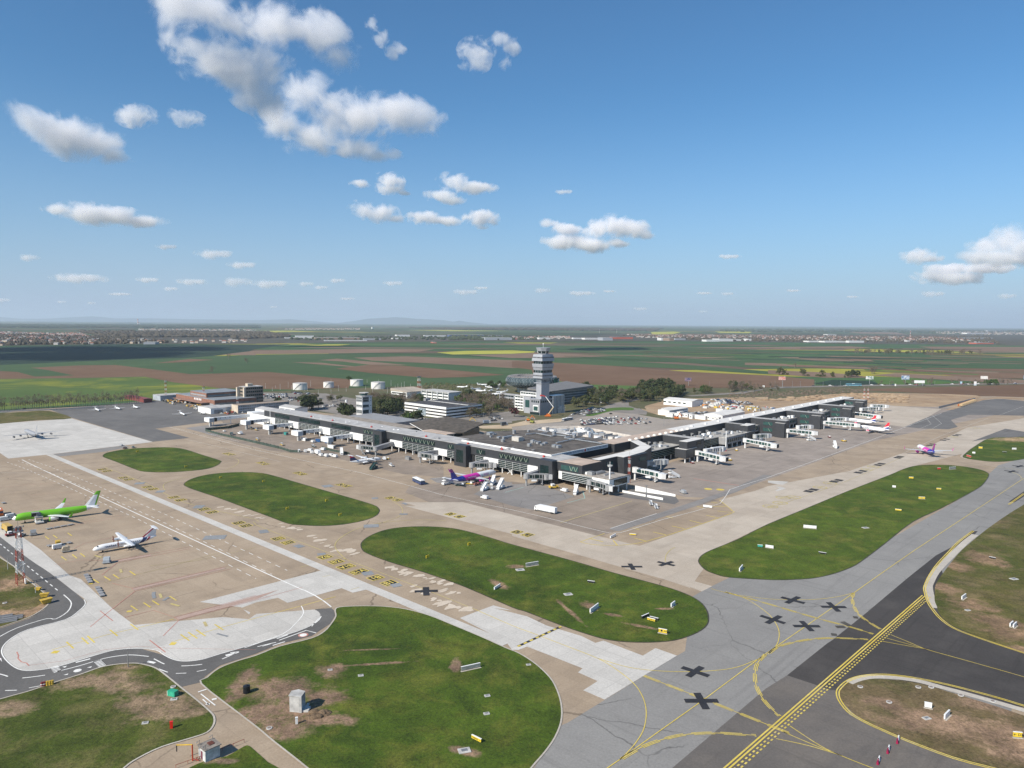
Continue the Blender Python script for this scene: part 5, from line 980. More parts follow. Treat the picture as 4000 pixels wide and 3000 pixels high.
# brick hangar
t=Thing('brick_hangar','red brick maintenance hangar with grey barrel roofs and long window bands','hangar',400,940)
RG=M('grey_sheet_roof',(.27,.29,.31),.6,.2,.12,.08)
t.part('wall',MB().box(398,452,872,985,0,8.5),BRICK);t.part('roof',MB().prism([(398.3,872),(452,872),(452,985),(398.3,985)],8.5,8.9,zs=[9,9,9.2,9.2]),RG)
t.part('wall',MB().box(403,450,905,952,8.5,14.5),BRICK);t.part('roof',MB().prism([(403,904.6),(450,904.6),(450,952),(403,952)],14.5,15,zs=[15,15,15,15]),RG)
for v_,u0,u1,z0,z1 in((397.9,875,983,1.5,4.2),(402.9,907,950,10.2,12.3)):t.part('window_band',MB().box(v_-.1,v_+.1,u0,u1,z0,z1),GREYP)
for v0,v1,u_,z0,z1 in((400,450,871.9,2,5),(405,448,904.9,9.8,12.4)):t.part('window_band',MB().box(v0,v1,u_-.1,u_+.1,z0,z1),GLB)
t.part('canopy',MB().box(388,398,885,970,4.6,5.2),M('rusty_canopy',(.32,.17,.12),.9,0,.2))
for k in range(5):t.part('sign_letter',MB().box(397.6,397.9,908+k*4.5,910.6+k*4.5,5.6,8.0),WHT)
t=office('tall_brick_office','dark glazed five storey office tower behind the brick hangar','office',(442,466,880,897,21.5),M('brown_concrete',(.20,.16,.13),.9,0,.2),5,GLS,faces='vu',bays=3)
t.part('lift_box',MB().box(448,455,886,892,21.8,25.5),CREAM);t.part('end_wall',MB().box(440,442,880,883,0,21),CREAM);t.part('end_wall',MB().box(438,442,894.5,897.5,0,21),CREAM)
t=office('long_office','long pale blue two storey office with rows of windows and cream gable','office',(391,455,797,812,9),LBL,3,GLB,M('brown_felt_roof',(.30,.24,.19),.9),faces='u',bays=2.2);t.part('gable_wall',MB().box(390.6,391,796.8,812.2,0,9.2),CREAM)
def shed(name,lab,v0,v1,u0,u1,h,wall=WHPNL,roof=ROOFG,ridge='v',rise=1.6,extra=None,cat='shed',group=None):
    t=Thing(name,lab,cat,v0,u0,group);t.part('wall',MB().box(v0,v1,u0,u1,0,h),wall)
    s=MB();o=.4
    if ridge=='v':m_=(u0+u1)/2;R=[[(x,u0-o,h),(x,m_,h+rise),(x,u1+o,h),(x,m_,h-.01)]for x in(v0-o,v1+o)]
    else:m_=(v0+v1)/2;R=[[(v0-o,y,h),(m_,y,h+rise),(v1+o,y,h),(m_,y,h-.01)]for y in(u0-o,u1+o)]
    s.loft(R);t.part('roof',s,roof)
    return t
t=shed('white_hangar','white hangar with low pitched roof on the edge of the dark apron',366,384,812,845,6.5,ridge='v');t.part('door',MB().box(370,380,811.8,812,.2,4.5),GREYP)
shed('white_workshop','small white workshop between the white hangar and the long office',386,400,818,842,6,ridge='v');shed('grey_corner_shed','pale blue grey shed left of the brick hangar by the field',380,412,990,1015,7,LBL,rise=.5)
shed('maroon_shed','long low open shed with maroon roof at the field edge',*((lambda p:(p[0],p[0]+10,p[1],p[1]+68))(L('A0',1245,825))),4.5,M('maroon_wall',(.20,.05,.045)),M('maroon_sheet',(.22,.05,.05),.6),ridge='u',rise=.6)
shed('white_warehouse','white warehouse with grey roof just behind the left end of the wing',397,413,736,769,8,ridge='u');t=shed('white_lettered_shed','white two storey shed with windows behind the left wing beside the dark pines',427,443,736,770,8,ridge='u')
for z in(1.5,5):t.part('window_band',MB().box(426.9,427,738,768,z,z+1.2),GREYP)
# fuel tanks
for i,(a,b_,w0,w1,tp,h,lab)in enumerate(((760,195,635,880,80,10.2,'first white fuel tank from the left, with dark stair'),(1255,158,1163,1345,60,9,'second white fuel tank from the left, the smallest'),(1740,130,1625,1850,20,10.4,'third white fuel tank from the left, with diagonal stair'),(2110,178,2005,2250,62,10.5,'fourth white fuel tank from the left, nearest the radar mast'))):
    v,u=L('D2',a,b_);l,r=G('D2',w0,b_),G('D2',w1,b_);R=math.dist(l,r)/2;x,y=G('D2',a,b_);c=Vector((x,y));c+=c.normalized()*R
    t=Thing('fuel_tank',lab,'fuel tank',c.x,c.y,'white fuel tanks by the field',grid=False)
    t.part('shell',MB().tube((c.x,c.y,0),(c.x,c.y,h),R,n=32),M('tank_white',(.72,.70,.66),.6,0,.12,.15));t.part('roof',MB().tube((c.x,c.y,h),(c.x,c.y,h+.9),R+.15,R*.2,32),ROOFG)
    s=MB();A0=-2.2
    for k in range(10):s.bar((c.x+(R+.3)*math.cos(A0+k*.1),c.y+(R+.3)*math.sin(A0+k*.1),k*h/10),(c.x+(R+.3)*math.cos(A0+(k+1)*.1),c.y+(R+.3)*math.sin(A0+(k+1)*.1),(k+1)*h/10),.5,.4)
    t.part('spiral_stair',s,MET)
# right landside white buildings
v0,v1,u0,u1,h=bpx('D7',1340,400,848,1532,300)
t=shed('white_logistics_hall','large white hall with a row of six oval windows beyond the car park',v0,v1,u0,u1,min(h,11),ridge='u',rise=1.5,roof=ROOFW)
for k in range(6):t.part('window',MB().box(v0-.1,v0+.1,u0+9+k*7.2,u0+13+k*7.2,3.2,4.8),GLS)
v0,v1,u0,u1,h=bpx('D7',945,548,752,1270,472);t=shed('container_office','long white two storey container office in front of the white hall',v0,v1,u0,u1,6,ridge='v',rise=1.0,roof=ROOFW);t.part('window_band',MB().box(v0+2,v1-2,u0-.1,u0+.1,4,5.2),GREYP);t.part('window_band',MB().box(v0+2,v1-2,u0-.1,u0+.1,1,2.2),GREYP)
t=shed('low_store','low white store with pale roof between hall and container office',v0+30,v1+6,u0+12,u1+14,4,ridge='v',rise=.5,roof=ROOFW)
v0,v1,u0,u1,h=bpx('D7',1865,640,1845,2250,575);shed('white_tent_hall','white low hall right behind the long pier roof',v0,v1,u0,u0+22,6,ridge='v',rise=1.5,roof=ROOFW)
random.seed(5)
CABW=WHPNL
def cabin_thing(lab,grp):
    t=Thing('site_cabin',lab,'cabin',0,0,grp);t.part('wall',MB().box(0,6,0,2.6,0,2.7),CABW);t.part('roof',MB().box(-.1,6.1,-.1,2.7,2.7,2.85),ROOFW);t.part('window',MB().box(-.05,.02,.8,1.8,1.1,2),GLS);t.part('door',MB().box(1,2,-.05,.02,.1,2.1),GREYP);return t.o
cb=cabin_thing('white site cabin in the rows beside the container office','white site cabins');first=True
for a,b_ in((1035,572),(1085,560),(1130,545),(1175,570),(1215,575),(1265,580),(1300,575),(1345,605),(1440,590),(1480,600),(1540,605),(1600,615),(1650,620),(1700,625),(1730,630),(1800,645),(1960,520),(2020,515),(2110,520),(1900,490),(2180,555)):
    v,u=L('D7',a,b_);x,y=W2(v,u);place(cb,first,x,y,AX+random.choice((0,math.pi/2)),sc=1.5);first=False
# ---------------------------------------------------------------- half-built hall behind the black roof
t=Thing('hall_under_construction','half built concrete hall crowded with pale steel and ducts behind the black roof','building site',500,420)
base=[(459,322),(459,405),(470,425),(508,440),(535,420),(520,335),(505,331)]
t.part('slab',MB().prism(base,0,8.2),CONC);BW=M('bare_concrete_wall',(.55,.50,.45),.9,0,.15,.3)
for i,(a,b_,c)in enumerate(((470,425,0),(485,431,0),(500,437,0))):pass
s=MB()
for i in range(len(base)):
    a_,b_=base[i],base[(i+1)%len(base)];s.bar((*a_,9.2),(*b_,9.2),.5,2.2)
t.part('parapet',s,BW);rr=random.Random(4)
for k in range(125):
    v=rr.uniform(463,525);u=rr.uniform(334,428)
    if u>405+(v-459)*.6 or v>505+(u-331)*.27:continue
    kk=rr.random();h=rr.uniform(1,3.6)
    if kk<.35:t.part('roof_duct',MB().bar((v,u,8.2+h*.6),(v+rr.choice((0,1))*rr.uniform(6,16),u+rr.uniform(5,12),8.2+h*.6),rr.uniform(.6,1.8),rr.uniform(.5,1.2)),rr.choice((SILV,M('bluish_sheet',(.36,.42,.48),.5,.3),WHT)))
    elif kk<.75:t.part('roof_unit',MB().box(v,v+rr.uniform(1.5,6),u,u+rr.uniform(1.5,6),8.2,8.2+h),rr.choice((WHT,SILV,BW)))
    else:t.part('bare_wall',MB().box(v,v+rr.uniform(4,14),u,u+.4,8.2,8.2+h),BW)
# apron ramp walls near the corner
t=Thing('ramp_wall','white retaining wall of the vehicle ramp, the taller farther one','ramp wall',*L('D6',590,1310))
p0,p1=L('D6',590,1320),L('D6',1275,1415)
t.part('wall',MB().prism([p0,p1,(p1[0],p1[1]+.5),(p0[0],p0[1]+.5)],0,3,zs=[3.6,1.4,1.4,3.6]),WHPNL)
t=Thing('ramp_wall','white retaining wall of the vehicle ramp, the low nearer one','ramp wall',*L('D6',370,1340));p0,p1=L('D6',370,1345),L('D6',1060,1478)
t.part('wall',MB().prism([p0,p1,(p1[0],p1[1]+.5),(p0[0],p0[1]+.5)],0,1.5),WHPNL)
sheet('ramp_road',GP(['D6',(370,1345),(560,1290),(1280,1420),(1340,1500),(1260,1550),(1000,1510),(600,1460),(200,1400)]),.07,AS_P)
# ---------------------------------------------------------------- aircraft (nose towards +x, origin on the ground under the middle)
TYRE=M('black_rubber',(.02,.02,.02),.8,0,.1);CKP=M('cockpit_glass',(.02,.025,.03),.08,.2,0,1,.8);CHROME=M('bare_metal',(.45,.45,.46),.3,.7,.1)
def livery(name,base,bands,rough=.3):
    """bands: (nx, ny, nz, d, colour): painted where nx*x+ny*y+nz*z > d in the aircraft's own coordinates"""
    if name in MATS:return MATS[name]
    m=bpy.data.materials.new(name);nt,N,K,P=nodes(m);co=N.new('ShaderNodeTexCoord').outputs['Object'];col=base
    for nx,ny,nz,d,c in bands:
        dn=N.new('ShaderNodeVectorMath');dn.operation='DOT_PRODUCT';K.new(co,dn.inputs[0]);dn.inputs[1].default_value=(nx,ny,nz)
        col=mix(nt,mathn(nt,'GREATER_THAN',dn.outputs['Value'],d),col,c)
    col=mix(nt,mapr(nt,noise_fac(nt,.6,4,.6,co),.4,.75,0,.12),col,(.3,.3,.3))
    K.new(col,P.inputs['Base Color']);P.inputs['Roughness'].default_value=rough;MATS[name]=m;return m
def wing(b,x0,y0,z0,c0,x1,y1,z1,c1,t0=.12,t1=.1,m=0):
    """x = leading edge, chord c going aft (-x)"""
    def sec(x,y,z,c,t):return[(x,y,z),(x-c*.3,y,z+c*t*.6),(x-c*.7,y,z+c*t*.4),(x-c,y,z),(x-c*.6,y,z-c*t*.3),(x-c*.2,y,z-c*t*.4)]
    b.loft([sec(x0,y0,z0,c0,t0),sec(x1,y1,z1,c1,t1)],m)
def vfin(b,x0,z0,c0,x1,z1,c1,t=.09,m=0,y=0):
    def sec(x,z,c):return[(x,y,z),(x-c*.3,y+c*t*.5,z),(x-c*.75,y+c*t*.3,z),(x-c,y,z),(x-c*.75,y-c*t*.3,z),(x-c*.3,y-c*t*.5,z)]
    b.loft([sec(x0,z0,c0),sec(x1,z1,c1)],m)
def fuse(b,L_,R,zc,nose=.14,tail=.3,up=.55,n=20,droop=.35):
    R_=[];N_=34
    for i in range(N_+1):
        t=i/N_;x=L_/2-t*L_;q=1
        if t<nose:q=math.sqrt(max(0,1-(1-t/nose)**2))*.98+.02;zz=zc-R*droop*(1-t/nose)**1.5
        elif t>1-tail:k=(t-(1-tail))/tail;q=max(.07,1-k**1.6*.95);zz=zc+R*(1-q)*up
        else:zz=zc
        R_.append([(x,R*q*math.sin(2*math.pi*j/n),zz-R*q*math.cos(2*math.pi*j/n))for j in range(n)])
    b.loft(R_)
def gear(root,x,y,r=.5,zc=1.2,n=2):
    b=MB().tube((x,y,r),(x,y,zc),.12,n=6);b.tube((x,y-.35,r),(x,y-.15,r),r,n=10).tube((x,y+.15,r),(x,y+.35,r),r,n=10);b.build('landing_gear',TYRE,root)
def engine(root,x,y,z,L_,R,mat,m2=None):
    b=MB().loft([[(x+dx,y+r*math.sin(j/14*6.283),z-r*math.cos(j/14*6.283))for j in range(14)]for dx,r in((0,R*.86),(-.08*L_,R*.98),(-.35*L_,R),(-.7*L_,R*.82),(-L_,R*.5))]);e=b.build('engine',mat,root,smooth=True)
    MB().tube((x+.03,y,z),(x-.1,y,z),R*.78,n=14).build('fan',VOID,e)
def airliner(name,lab,grp,L_=37.6,R=1.98,span=35.8,zc=3.75,skin=None,winglet='fence',fin=(5.8,5.9,1.9),finmat=None,engmat=None,windows=True,tailm=None,wlm=None,engines=((4.0,5.75),),htw=6.2,wingz=-.35,sweep=.5,big=False,wingm=None):
    r=empty(name,(0,0,0),0,lab,'airliner',grp);wm=wingm or M('wing_grey',(.58,.59,.60),.35,.1,.06)
    b=MB();fuse(b,L_,R,zc);b.build('fuselage',skin,r,smooth=True)
    hs=span/2
    for s in(-1,1):
        b=MB();x0=L_*.10+1.5;wing(b,x0,s*R*.7,zc-R*.55,6.6,x0-hs*.32*sweep*1.3,s*hs*.36,zc-R*.55+.6,4.0);wing(b,x0-hs*.32*sweep*1.3,s*hs*.36,zc-R*.55+.6,4.0,x0-hs*sweep*1.02,s*hs,zc-R*.5+1.7,1.5);w_=b.build('wing',wm,r)
        if winglet:
            b=MB();xt=x0-hs*sweep*1.02;zt=zc-R*.5+1.7
            if winglet=='tall':b.loft([[(xt,s*hs,zt),(xt-.7,s*(hs+.06),zt),(xt-1.5,s*hs,zt),(xt-.7,s*(hs-.06),zt)],[(xt-1.6,s*(hs+.5),zt+2.4),(xt-2.0,s*(hs+.55),zt+2.4),(xt-2.3,s*(hs+.5),zt+2.4),(xt-2.0,s*(hs+.45),zt+2.4)]])
            else:vfin(b,xt-.2,zt-.5,1.4,xt-.9,zt+.8,.6,y=s*hs)
            b.build('winglet',wlm or wm,r)
        b=MB();xh=-L_/2+5.0;wing(b,xh,s*.4,zc+.85,3.4,xh-3.0,s*htw,zc+1.3,1.3);b.build('tailplane',tailm or wm,r)
        for ex,ey in engines:engine(r,ex,s*ey,zc-R-.05+(.25 if big else 0),4.2,1.1 if not big else .85,engmat or skin)
        gear(r,-1.2,s*3.0,.58,zc-R*.8)
    gear(r,L_*.36,0,.4,zc-R*.9)
    b=MB();xf=-L_/2+3.2+fin[0]*.72;vfin(b,xf,zc+R*.65,fin[0],xf-fin[1]*.78-fin[0]*.25+.6,zc+R+fin[1],fin[2]);b.build('tail_fin',finmat or skin,r)
    b=MB();xn=L_/2
    for y in(-1,1):b.quad([(xn-1.35,y*.12,zc+.42*R),(xn-1.35-.55,y*.12,zc+.62*R),(xn-2.1,y*1.05*R*.52,zc+.56*R),(xn-1.6,y*1.05*R*.55,zc+.36*R)][::y])
    b.xf(Matrix.Translation((.12,0,.12)));b.build('cockpit_window',CKP,r)
    if windows:
        b=MB()
        for s in(-1,1):
            for k in range(int(L_*.62/.9)):
                x=L_*.34-k*.9;b.box(x,x+.35,s*(R*.955)-.02*0,s*(R*.985),zc+.35,zc+.7)
        b.build('cabin_windows',CKP,r)
    return r
def letter(root,txt,x,y,z,size,mat,side=-1,width=None):
    cu=bpy.data.curves.new('lettering','FONT');cu.body=txt;cu.size=size;cu.align_x='CENTER';cu.align_y='CENTER';cu.extrude=.01
    o=bpy.data.objects.new('l',cu);COL.objects.link(o);dg=bpy.context.evaluated_depsgraph_get();me=bpy.data.meshes.new_from_object(o.evaluated_get(dg));bpy.data.objects.remove(o);me.materials.clear();me.materials.append(mat)
    o=bpy.data.objects.new('lettering',me);COL.objects.link(o);o.parent=root;o.location=(x,y,z);o.rotation_euler=(math.radians(78),0,0 if side<0 else math.pi);return o
def put(root,nose,tail,L_=None):
    a,b=Vector(nose),Vector(tail);d=(a-b).normalized();c=(a+b)/2
    root.location=(c.x,c.y,.1);root.rotation_euler=(0,0,math.atan2(d.y,d.x))
GN,WT,MG,BL,RD,NV=(.16,.46,.015),(.78,.79,.80),(.62,.025,.36),(.02,.035,.30),(.62,.03,.06),(.012,.03,.12)
g=airliner('cargo_jet','bright green twin jet airliner with white nose tip and open cargo door',None,39.5,1.95,35.8,3.6,livery('green_livery',GN,[(1,0,0,18.3,WT),(-1,0,.0,13.6,WT)]),'tall',(5.8,7.0,2.0),livery('green_fin',WT,[(0,0,1,10.6,GN),(-1,0,-.3,16.0,GN)]),livery('green_white_engine',WT,[(1,0,0,3.3,GN)]),False,wlm=M('green_winglet',GN,.4,0,.03),htw=7.1,engines=((4.0,4.9),),wingm=M('wing_white',(.7,.71,.72),.35,.1,.05))
put(g,(-255,369.7),(-224.5,392));MB().box(8,11.4,1.2,2.1,3.2,5.4).build('cargo_door_opening',VOID,g);MB().box(8,11.4,2.0,4.3,5.5,5.65).build('cargo_door',GREYP,g)
wz=lambda n:livery(n,WT,[(-1,0,-.9,-6.2,MG),(-1,0,-.5,4.6,BL)])
def wizz(lab,L_,hd,nose,tail):
    r=airliner('airliner',lab,None,L_,1.98,35.8,3.75,livery('white_magenta_blue_livery'+str(L_),WT,[(-1,0,-.8,-7.5 if L_>40 else-6.4,MG),(-1,0,-.6,7.2 if L_>40 else 5.8,BL)]),'tall',(6.0,5.9,2.0),livery('blue_magenta_fin',(.03,.035,.28),[(0,0,1,9.2,(.28,.02,.22)),(.7,0,.7,-6.5 if L_>40 else-4.4,(.3,.02,.22))]),M('magenta_engine',MG,.35,0,.05),False,wlm=M('magenta_winglet',MG,.35,0,.05),engines=((4.0,5.75),));put(r,nose,tail)
    for s in(-1,1):letter(r,'wizzair.com',-3.5,s*2.0,4.15,1.5,WHT,s)
    letter(r,'W!ZZ',10 if L_>40 else 8,-2.0,3.9,2.0,M('magenta_lettering',MG),-1);letter(r,'W!ZZ',10 if L_>40 else 8,2.0,3.9,2.0,M('magenta_lettering',MG),1)
    return r
wizz('white, magenta and blue airliner parked nose towards the terminal wing',44.5,0,(-10.5,496.5),(-39.3,462.6));wizz('white, magenta and blue airliner taxiing away past the far end of the pier',37.6,0,(344.6,616.5),(337.6,579.6))
def serb(lab,nose,tail):
    r=airliner('airliner',lab,'white airliners with red and blue fins at the long pier',33.8,1.98,34.1,3.75,livery('plain_white_livery',WT,[]),'fence',(6.0,5.9,2.0),livery('red_blue_fin',(.02,.045,.22),[(.35,0,1,1.9,(.8,.8,.8)),(.35,0,1,2.7,(.75,.03,.05))]),livery('red_white_engine',WT,[(0,0,1,1.75,(.6,.03,.1)),(1,0,0,3.85,WT)]),False,engines=((4.0,5.75),));put(r,nose,tail)
    for s in(-1,1):letter(r,'AirSERBIA',7.5,s*2.0,4.0,1.9,NAVY,s)
    return r
serb('white airliner with red and blue fin at the long pier, the nearer of two',(350.5,734.8),(365.3,704.3));serb('white airliner with red and blue fin at the long pier, the farther of two',(363.7,790.7),(380.6,760.7))
# turboprops
def turboprop(lab,skin,finm,nose,tail,txt=None,prop=None):
    L_=27.2;R=1.4;zc=2.25;r=empty('turboprop',(0,0,0),0,lab,'airliner',None);b=MB();fuse(b,L_,R,zc,.17,.34,.75);b.build('fuselage',skin,r,smooth=True)
    wm=M('wing_white',(.7,.71,.72),.35,.1,.05)
    for s in(-1,1):
        b=MB();wing(b,1.6,s*0,4.0,2.7,1.6,s*5,4.05,2.7,.16,.16);wing(b,1.6,s*5,4.05,2.7,1.0,s*13.5,4.3,1.5,.16,.14);b.build('wing',wm,r)
        b=MB().loft([[(x,s*4.05+rr*math.sin(j/12*6.283),3.75-rr*1.15*math.cos(j/12*6.283))for j in range(12)]for x,rr in((3.9,.28),(3.4,.5),(2.2,.62),(.2,.55),(-1.9,.12))]);e=b.build('engine',skin,r,smooth=True)
        b=MB().tube((3.9,s*4.05,3.75),(4.25,s*4.05,3.75),.25,.05,8)
        for k in range(6):a=k*math.pi/3+.4;b.bar((4.0,s*4.05,3.75),(4.0,s*4.05+1.95*math.sin(a),3.75+1.95*math.cos(a)),.12,.3)
        b.build('propeller',prop or VOID,e)
        b=MB();wing(b,-11.5,s*0,7.45,2.1,-12.1,s*3.65,7.45,1.3,.1,.1);b.build('tailplane',wm,r);b=MB().ell((-1.2,s*1.75,1.35),(2.6,.75,.65),10,6);b.build('gear_fairing',skin,r,smooth=True);gear(r,-1.2,s*2.0,.43,1.2)
    b=MB();vfin(b,-6.8,3.3,6.3,-11.3,7.45,2.4,.1);b.build('tail_fin',finm,r);gear(r,9.5,0,.3,1.2)
    b=MB();[b.quad([(11.9,y*.1,2.95),(11.35,y*.1,3.2),(11.1,y*.9,3.0),(11.6,y*.85,2.75)][::y])for y in(-1,1)];b.xf(Matrix.Translation((.1,0,.12)));b.build('cockpit_window',CKP,r)
    b=MB();[b.box(8.6-k*.85,8.9-k*.85,s*1.34,s*1.40,2.5,2.85)for s in(-1,1)for k in range(18)];b.build('cabin_windows',CKP,r);put(r,nose,tail)
    if txt:[letter(r,txt,6.2,s*1.42,2.55,1.5,NAVY if s<0 else NAVY,s)for s in(-1,1)]
    return r
turboprop('white turboprop with dark blue and red striped tail, alone on the left apron',livery('white_blue_tail_livery',WT,[(-1,0,-.9,4.3,NV),(-1,0,-.9,6.3,(.8,.8,.8)),(-1,0,-.9,6.7,(.35,.03,.05)),(-1,0,-.9,7.8,WT)]),livery('swoosh_fin',WT,[(1,0,.9,-4.2,NV),(1,0,.9,-2.2+1.0,WT),(-.75,0,-1,1.2+.4,(.3,.02,.04)),(-.75,0,-1,2.4,WT)]),(-188,323),(-168,341.1),'swiftair',M('dark_red_prop',(.12,.03,.02)))
turboprop('white turboprop with red and navy fin beside a mobile stair near the left wing',livery('plain_white_livery',WT,[]),livery('red_navy_fin',NV,[(0,0,1,5.9,RD)]),(-98.6,549),(-118.0,530.4),'AirSERBIA')
# old grey four-engined jet
GR7=M('military_grey',(.30,.31,.33),.5,.1,.08)
r=airliner('four_engined_jet','grey four engined military jet on the white concrete apron',None,41.5,1.85,44.4,3.9,GR7,None,(7.5,6.9,2.6),GR7,M('dark_grey_engine',(.12,.12,.13),.5),False,engines=((1.5,8.3),(-3.5,14.2)),htw=6.5,big=True,wingm=GR7,sweep=.62);put(r,(-445.3,666.2),(-413.3,635.1))
def bizjet(lab,nose,tail,L_=14,prop=False):
    r=empty('small_jet',(0,0,0),0,lab,'small aircraft',None);sk=livery('plain_white_livery',WT,[]);b=MB();fuse(b,L_,.85,1.75,.2,.35,.6,12);b.build('fuselage',sk,r,smooth=True)
    for s in(-1,1):
        b=MB();wing(b,1.2,s*.3,1.3,2.4,-.4,s*L_*.5,1.8,.9);b.build('wing',sk,r)
        if not prop:engine(r,-L_*.22,s*1.35,2.3,2.2,.5,sk)
        else:engine(r,1.5,s*2.2,1.8,2.5,.4,sk)
        b=MB();wing(b,-L_*.42,0,4.2 if not prop else 2.2,1.6,-L_*.47,s*2.4,4.25 if not prop else 2.2,.8);b.build('tailplane',sk,r)
    b=MB();vfin(b,-L_*.3,2.2,3.0,-L_*.43,4.3,1.5);b.build('tail_fin',sk,r);gear(r,L_*.35,0,.25,1.1);gear(r,-.8,1.2,.25,1.2);gear(r,-.8,-1.2,.25,1.2)
    put(r,nose,tail);return r
bizjet('small white jet on the dark apron, nearest the grass strip, nose towards the white slabs',(-471.3,834.7),(-489.7,855.6),19);bizjet('small white jet with bright fin second from the left on the dark apron',(-457.2,852.6),(-472,867),17);bizjet('small white twin propeller aircraft in front of the maroon shed',(-444.6,867.6),(-452.8,874.3),10.5,True);bizjet('small white jet alone on the right part of the dark apron',(-359.1,802.2),(-376,824),21);bizjet('tiny white propeller aircraft parked close beside a white jet',(-344,818),(-351,824),9,True)
# museum aircraft left of the ring museum
random.seed(9)
b0=None
for k,(a,b_)in enumerate(((1780,700),(1905,720),(1960,680),(2010,700),(2060,690),(2100,680),(2030,730),(2090,715),(1990,755),(2060,765),(2125,745),(1940,735))):
    x,y=G('A1',a,b_)
    if b0 is None:b0=bizjet('old aircraft on show in the grass by the ring museum',(x+8,y+4),(x-8,y-4),16);b0.name='museum_aircraft';b0['group']='old aircraft on show by the museum';o=b0
    else:o=copy_tree(b0)
    o.location=(x,y,.1);o.rotation_euler=(0,0,random.uniform(0,6.28));s=random.uniform(.9,1.5);o.scale=(s,s,s)
# ---------------------------------------------------------------- passenger boarding bridges
def jet_bridge(lab,p0,p1,z0=5.2,z1=4.6,mat=None,r=2.0,glass=GLS2,w=2.9,rot_h=3.4,grp=None,lead=None):
    """p0: rotunda on the ground, p1: cab on the ground (world)"""
    mat=mat or WMT;a,c=Vector(p0),Vector(p1);d=(c-a);Ln=d.length;ang=math.atan2(d.y,d.x)
    R=empty('boarding_bridge',(a.x,a.y,0),ang,lab,'boarding bridge',grp)
    MB().tube((0,0,0),(0,0,z0-.3),.7,n=10).build('column',mat,R);MB().tube((0,0,z0-.4),(0,0,z0+rot_h-.4),r,n=14).build('rotunda',mat,R)
    L2=Ln-3.2;s=MB();h=2.9
    def tun(x0,x1,ww,hh,nm):
        za,zb=z0+(z1-z0)*x0/Ln,z0+(z1-z0)*x1/Ln;b=MB()
        for zz,th in((0,.5),(hh,.45)):b.loft([[(x,y*ww/2,z+zz+q*th/2)for y,q in((-1,-1),(1,-1),(1,1),(-1,1))]for x,z in((x0,za),(x1,zb))])
        n=max(2,int((x1-x0)/2.6))
        for k in range(n+1):
            x=x0+k*(x1-x0)/n;z=za+(zb-za)*k/n
            for y in(-1,1):b.box(x-.14,x+.14,y*ww/2-.1,y*ww/2+.1,z,z+hh)
        o=b.build('tunnel_frame',mat,R);b=MB()
        b.loft([[(x,y*(ww/2-.1),z+q)for y,q in((-1,.2),(1,.2),(1,hh-.1),(-1,hh-.1))]for x,z in((x0+.1,za),(x1-.1,zb))]);b.build('tunnel_glazing',glass,R)
        b=MB();b.loft([[(x,y*(ww/2+.05),z+hh+q)for y,q in((-1,.2),(1,.2),(1,.4),(-1,.4))]for x,z in((x0,za),(x1,zb))]);b.build('tunnel_roof',mat,R)
    tun(1.6,L2*.5,w-.4,h-.3,0);tun(L2*.42,L2,w,h,1)
    b=MB().tube((L2+1.2,0,z1-.4),(L2+1.2,0,z1+3.2),2.3,n=14);b.build('cab_rotunda',mat,R);b=MB().box(L2+1.5,L2+5,-1.9,1.9,z1-.2,z1+3.0);b.build('cab',M('cab_grey',(.55,.55,.55),.5),R);MB().box(L2+5,L2+5.4,-1.6,1.6,z1,z1+2.8).build('cab_bellows',VOID,R)
    x=L2*.86;MB().box(x-.25,x+.25,-1.9,-1.5,.9,z1+3.3).box(x-.25,x+.25,1.5,1.9,.9,z1+3.3).box(x-.4,x+.4,-2,2,.7,1.3).build('lift_columns',mat,R);MB().tube((x,-1.5,.6),(x,-.7,.6),.6,n=10).tube((x,.7,.6),(x,1.5,.6),.6,n=10).build('wheels',TYRE,R)
    MB().bar((L2-1,2.2,z1),(L2-6,2.2,.3),1.0,.25).build('service_stair',mat,R);MB().box(x-7,x-3.5,-1.2,1.2,z1-1.3+(z0-z1)*.2,z1-.1+(z0-z1)*.2).build('air_unit',WHT,R)
    if lead:
        l=Vector(lead);l2=Vector((math.cos(-ang)*(l.x-a.x)-math.sin(-ang)*(l.y-a.y),math.sin(-ang)*(l.x-a.x)+math.cos(-ang)*(l.y-a.y)));MB().bar((0,0,z0+1.5),(l2.x,l2.y,z0+1.7),2.9,3.0).build('link_corridor',M('link_grey',(.32,.32,.33),.5),R)
    return R
g_=G
jet_bridge('glazed white boarding bridge nearest the corner, beside the angled anthracite block',g_('D6',575,1125),g_('D6',1080,1190),5.6,3.6)
jet_bridge('boarding bridge in shade behind the corner one, with a long service stair',g_('D6',770,1000),g_('D6',1090,960),5.4,5.0,M('shade_grey_bridge',(.45,.46,.46),.5),glass=GREYP)  # bridge white darkened to grey, its shade put into the colour
jet_bridge('glazed white boarding bridge at the first dark finger',g_('D6',1655,810),g_('D6',2125,885),5.6,3.8)
jet_bridge('second boarding bridge at the first dark finger, grey sided',g_('D6',1790,770),g_('D6',2090,715),5.2,4.6,glass=GREYP)
jet_bridge('glazed white boarding bridge before the third finger, with yellow wheel unit',g_('D8',190,855),g_('D8',565,905),5.6,3.9);jet_bridge('short grey boarding bridge beside the second finger',g_('D8',310,800),g_('D8',480,785),5.3,4.8,M('shade_grey_bridge',(.45,.46,.46),.5))  # the short bridge takes the same grey with shade painted in
jet_bridge('glazed boarding bridge at the third finger with a white mobile stair beneath',g_('D8',712,728),g_('D8',1060,745),5.6,4.2);jet_bridge('green glazed bridge just behind the third finger',g_('D8',840,680),g_('D8',1000,668),5.3,4.8)
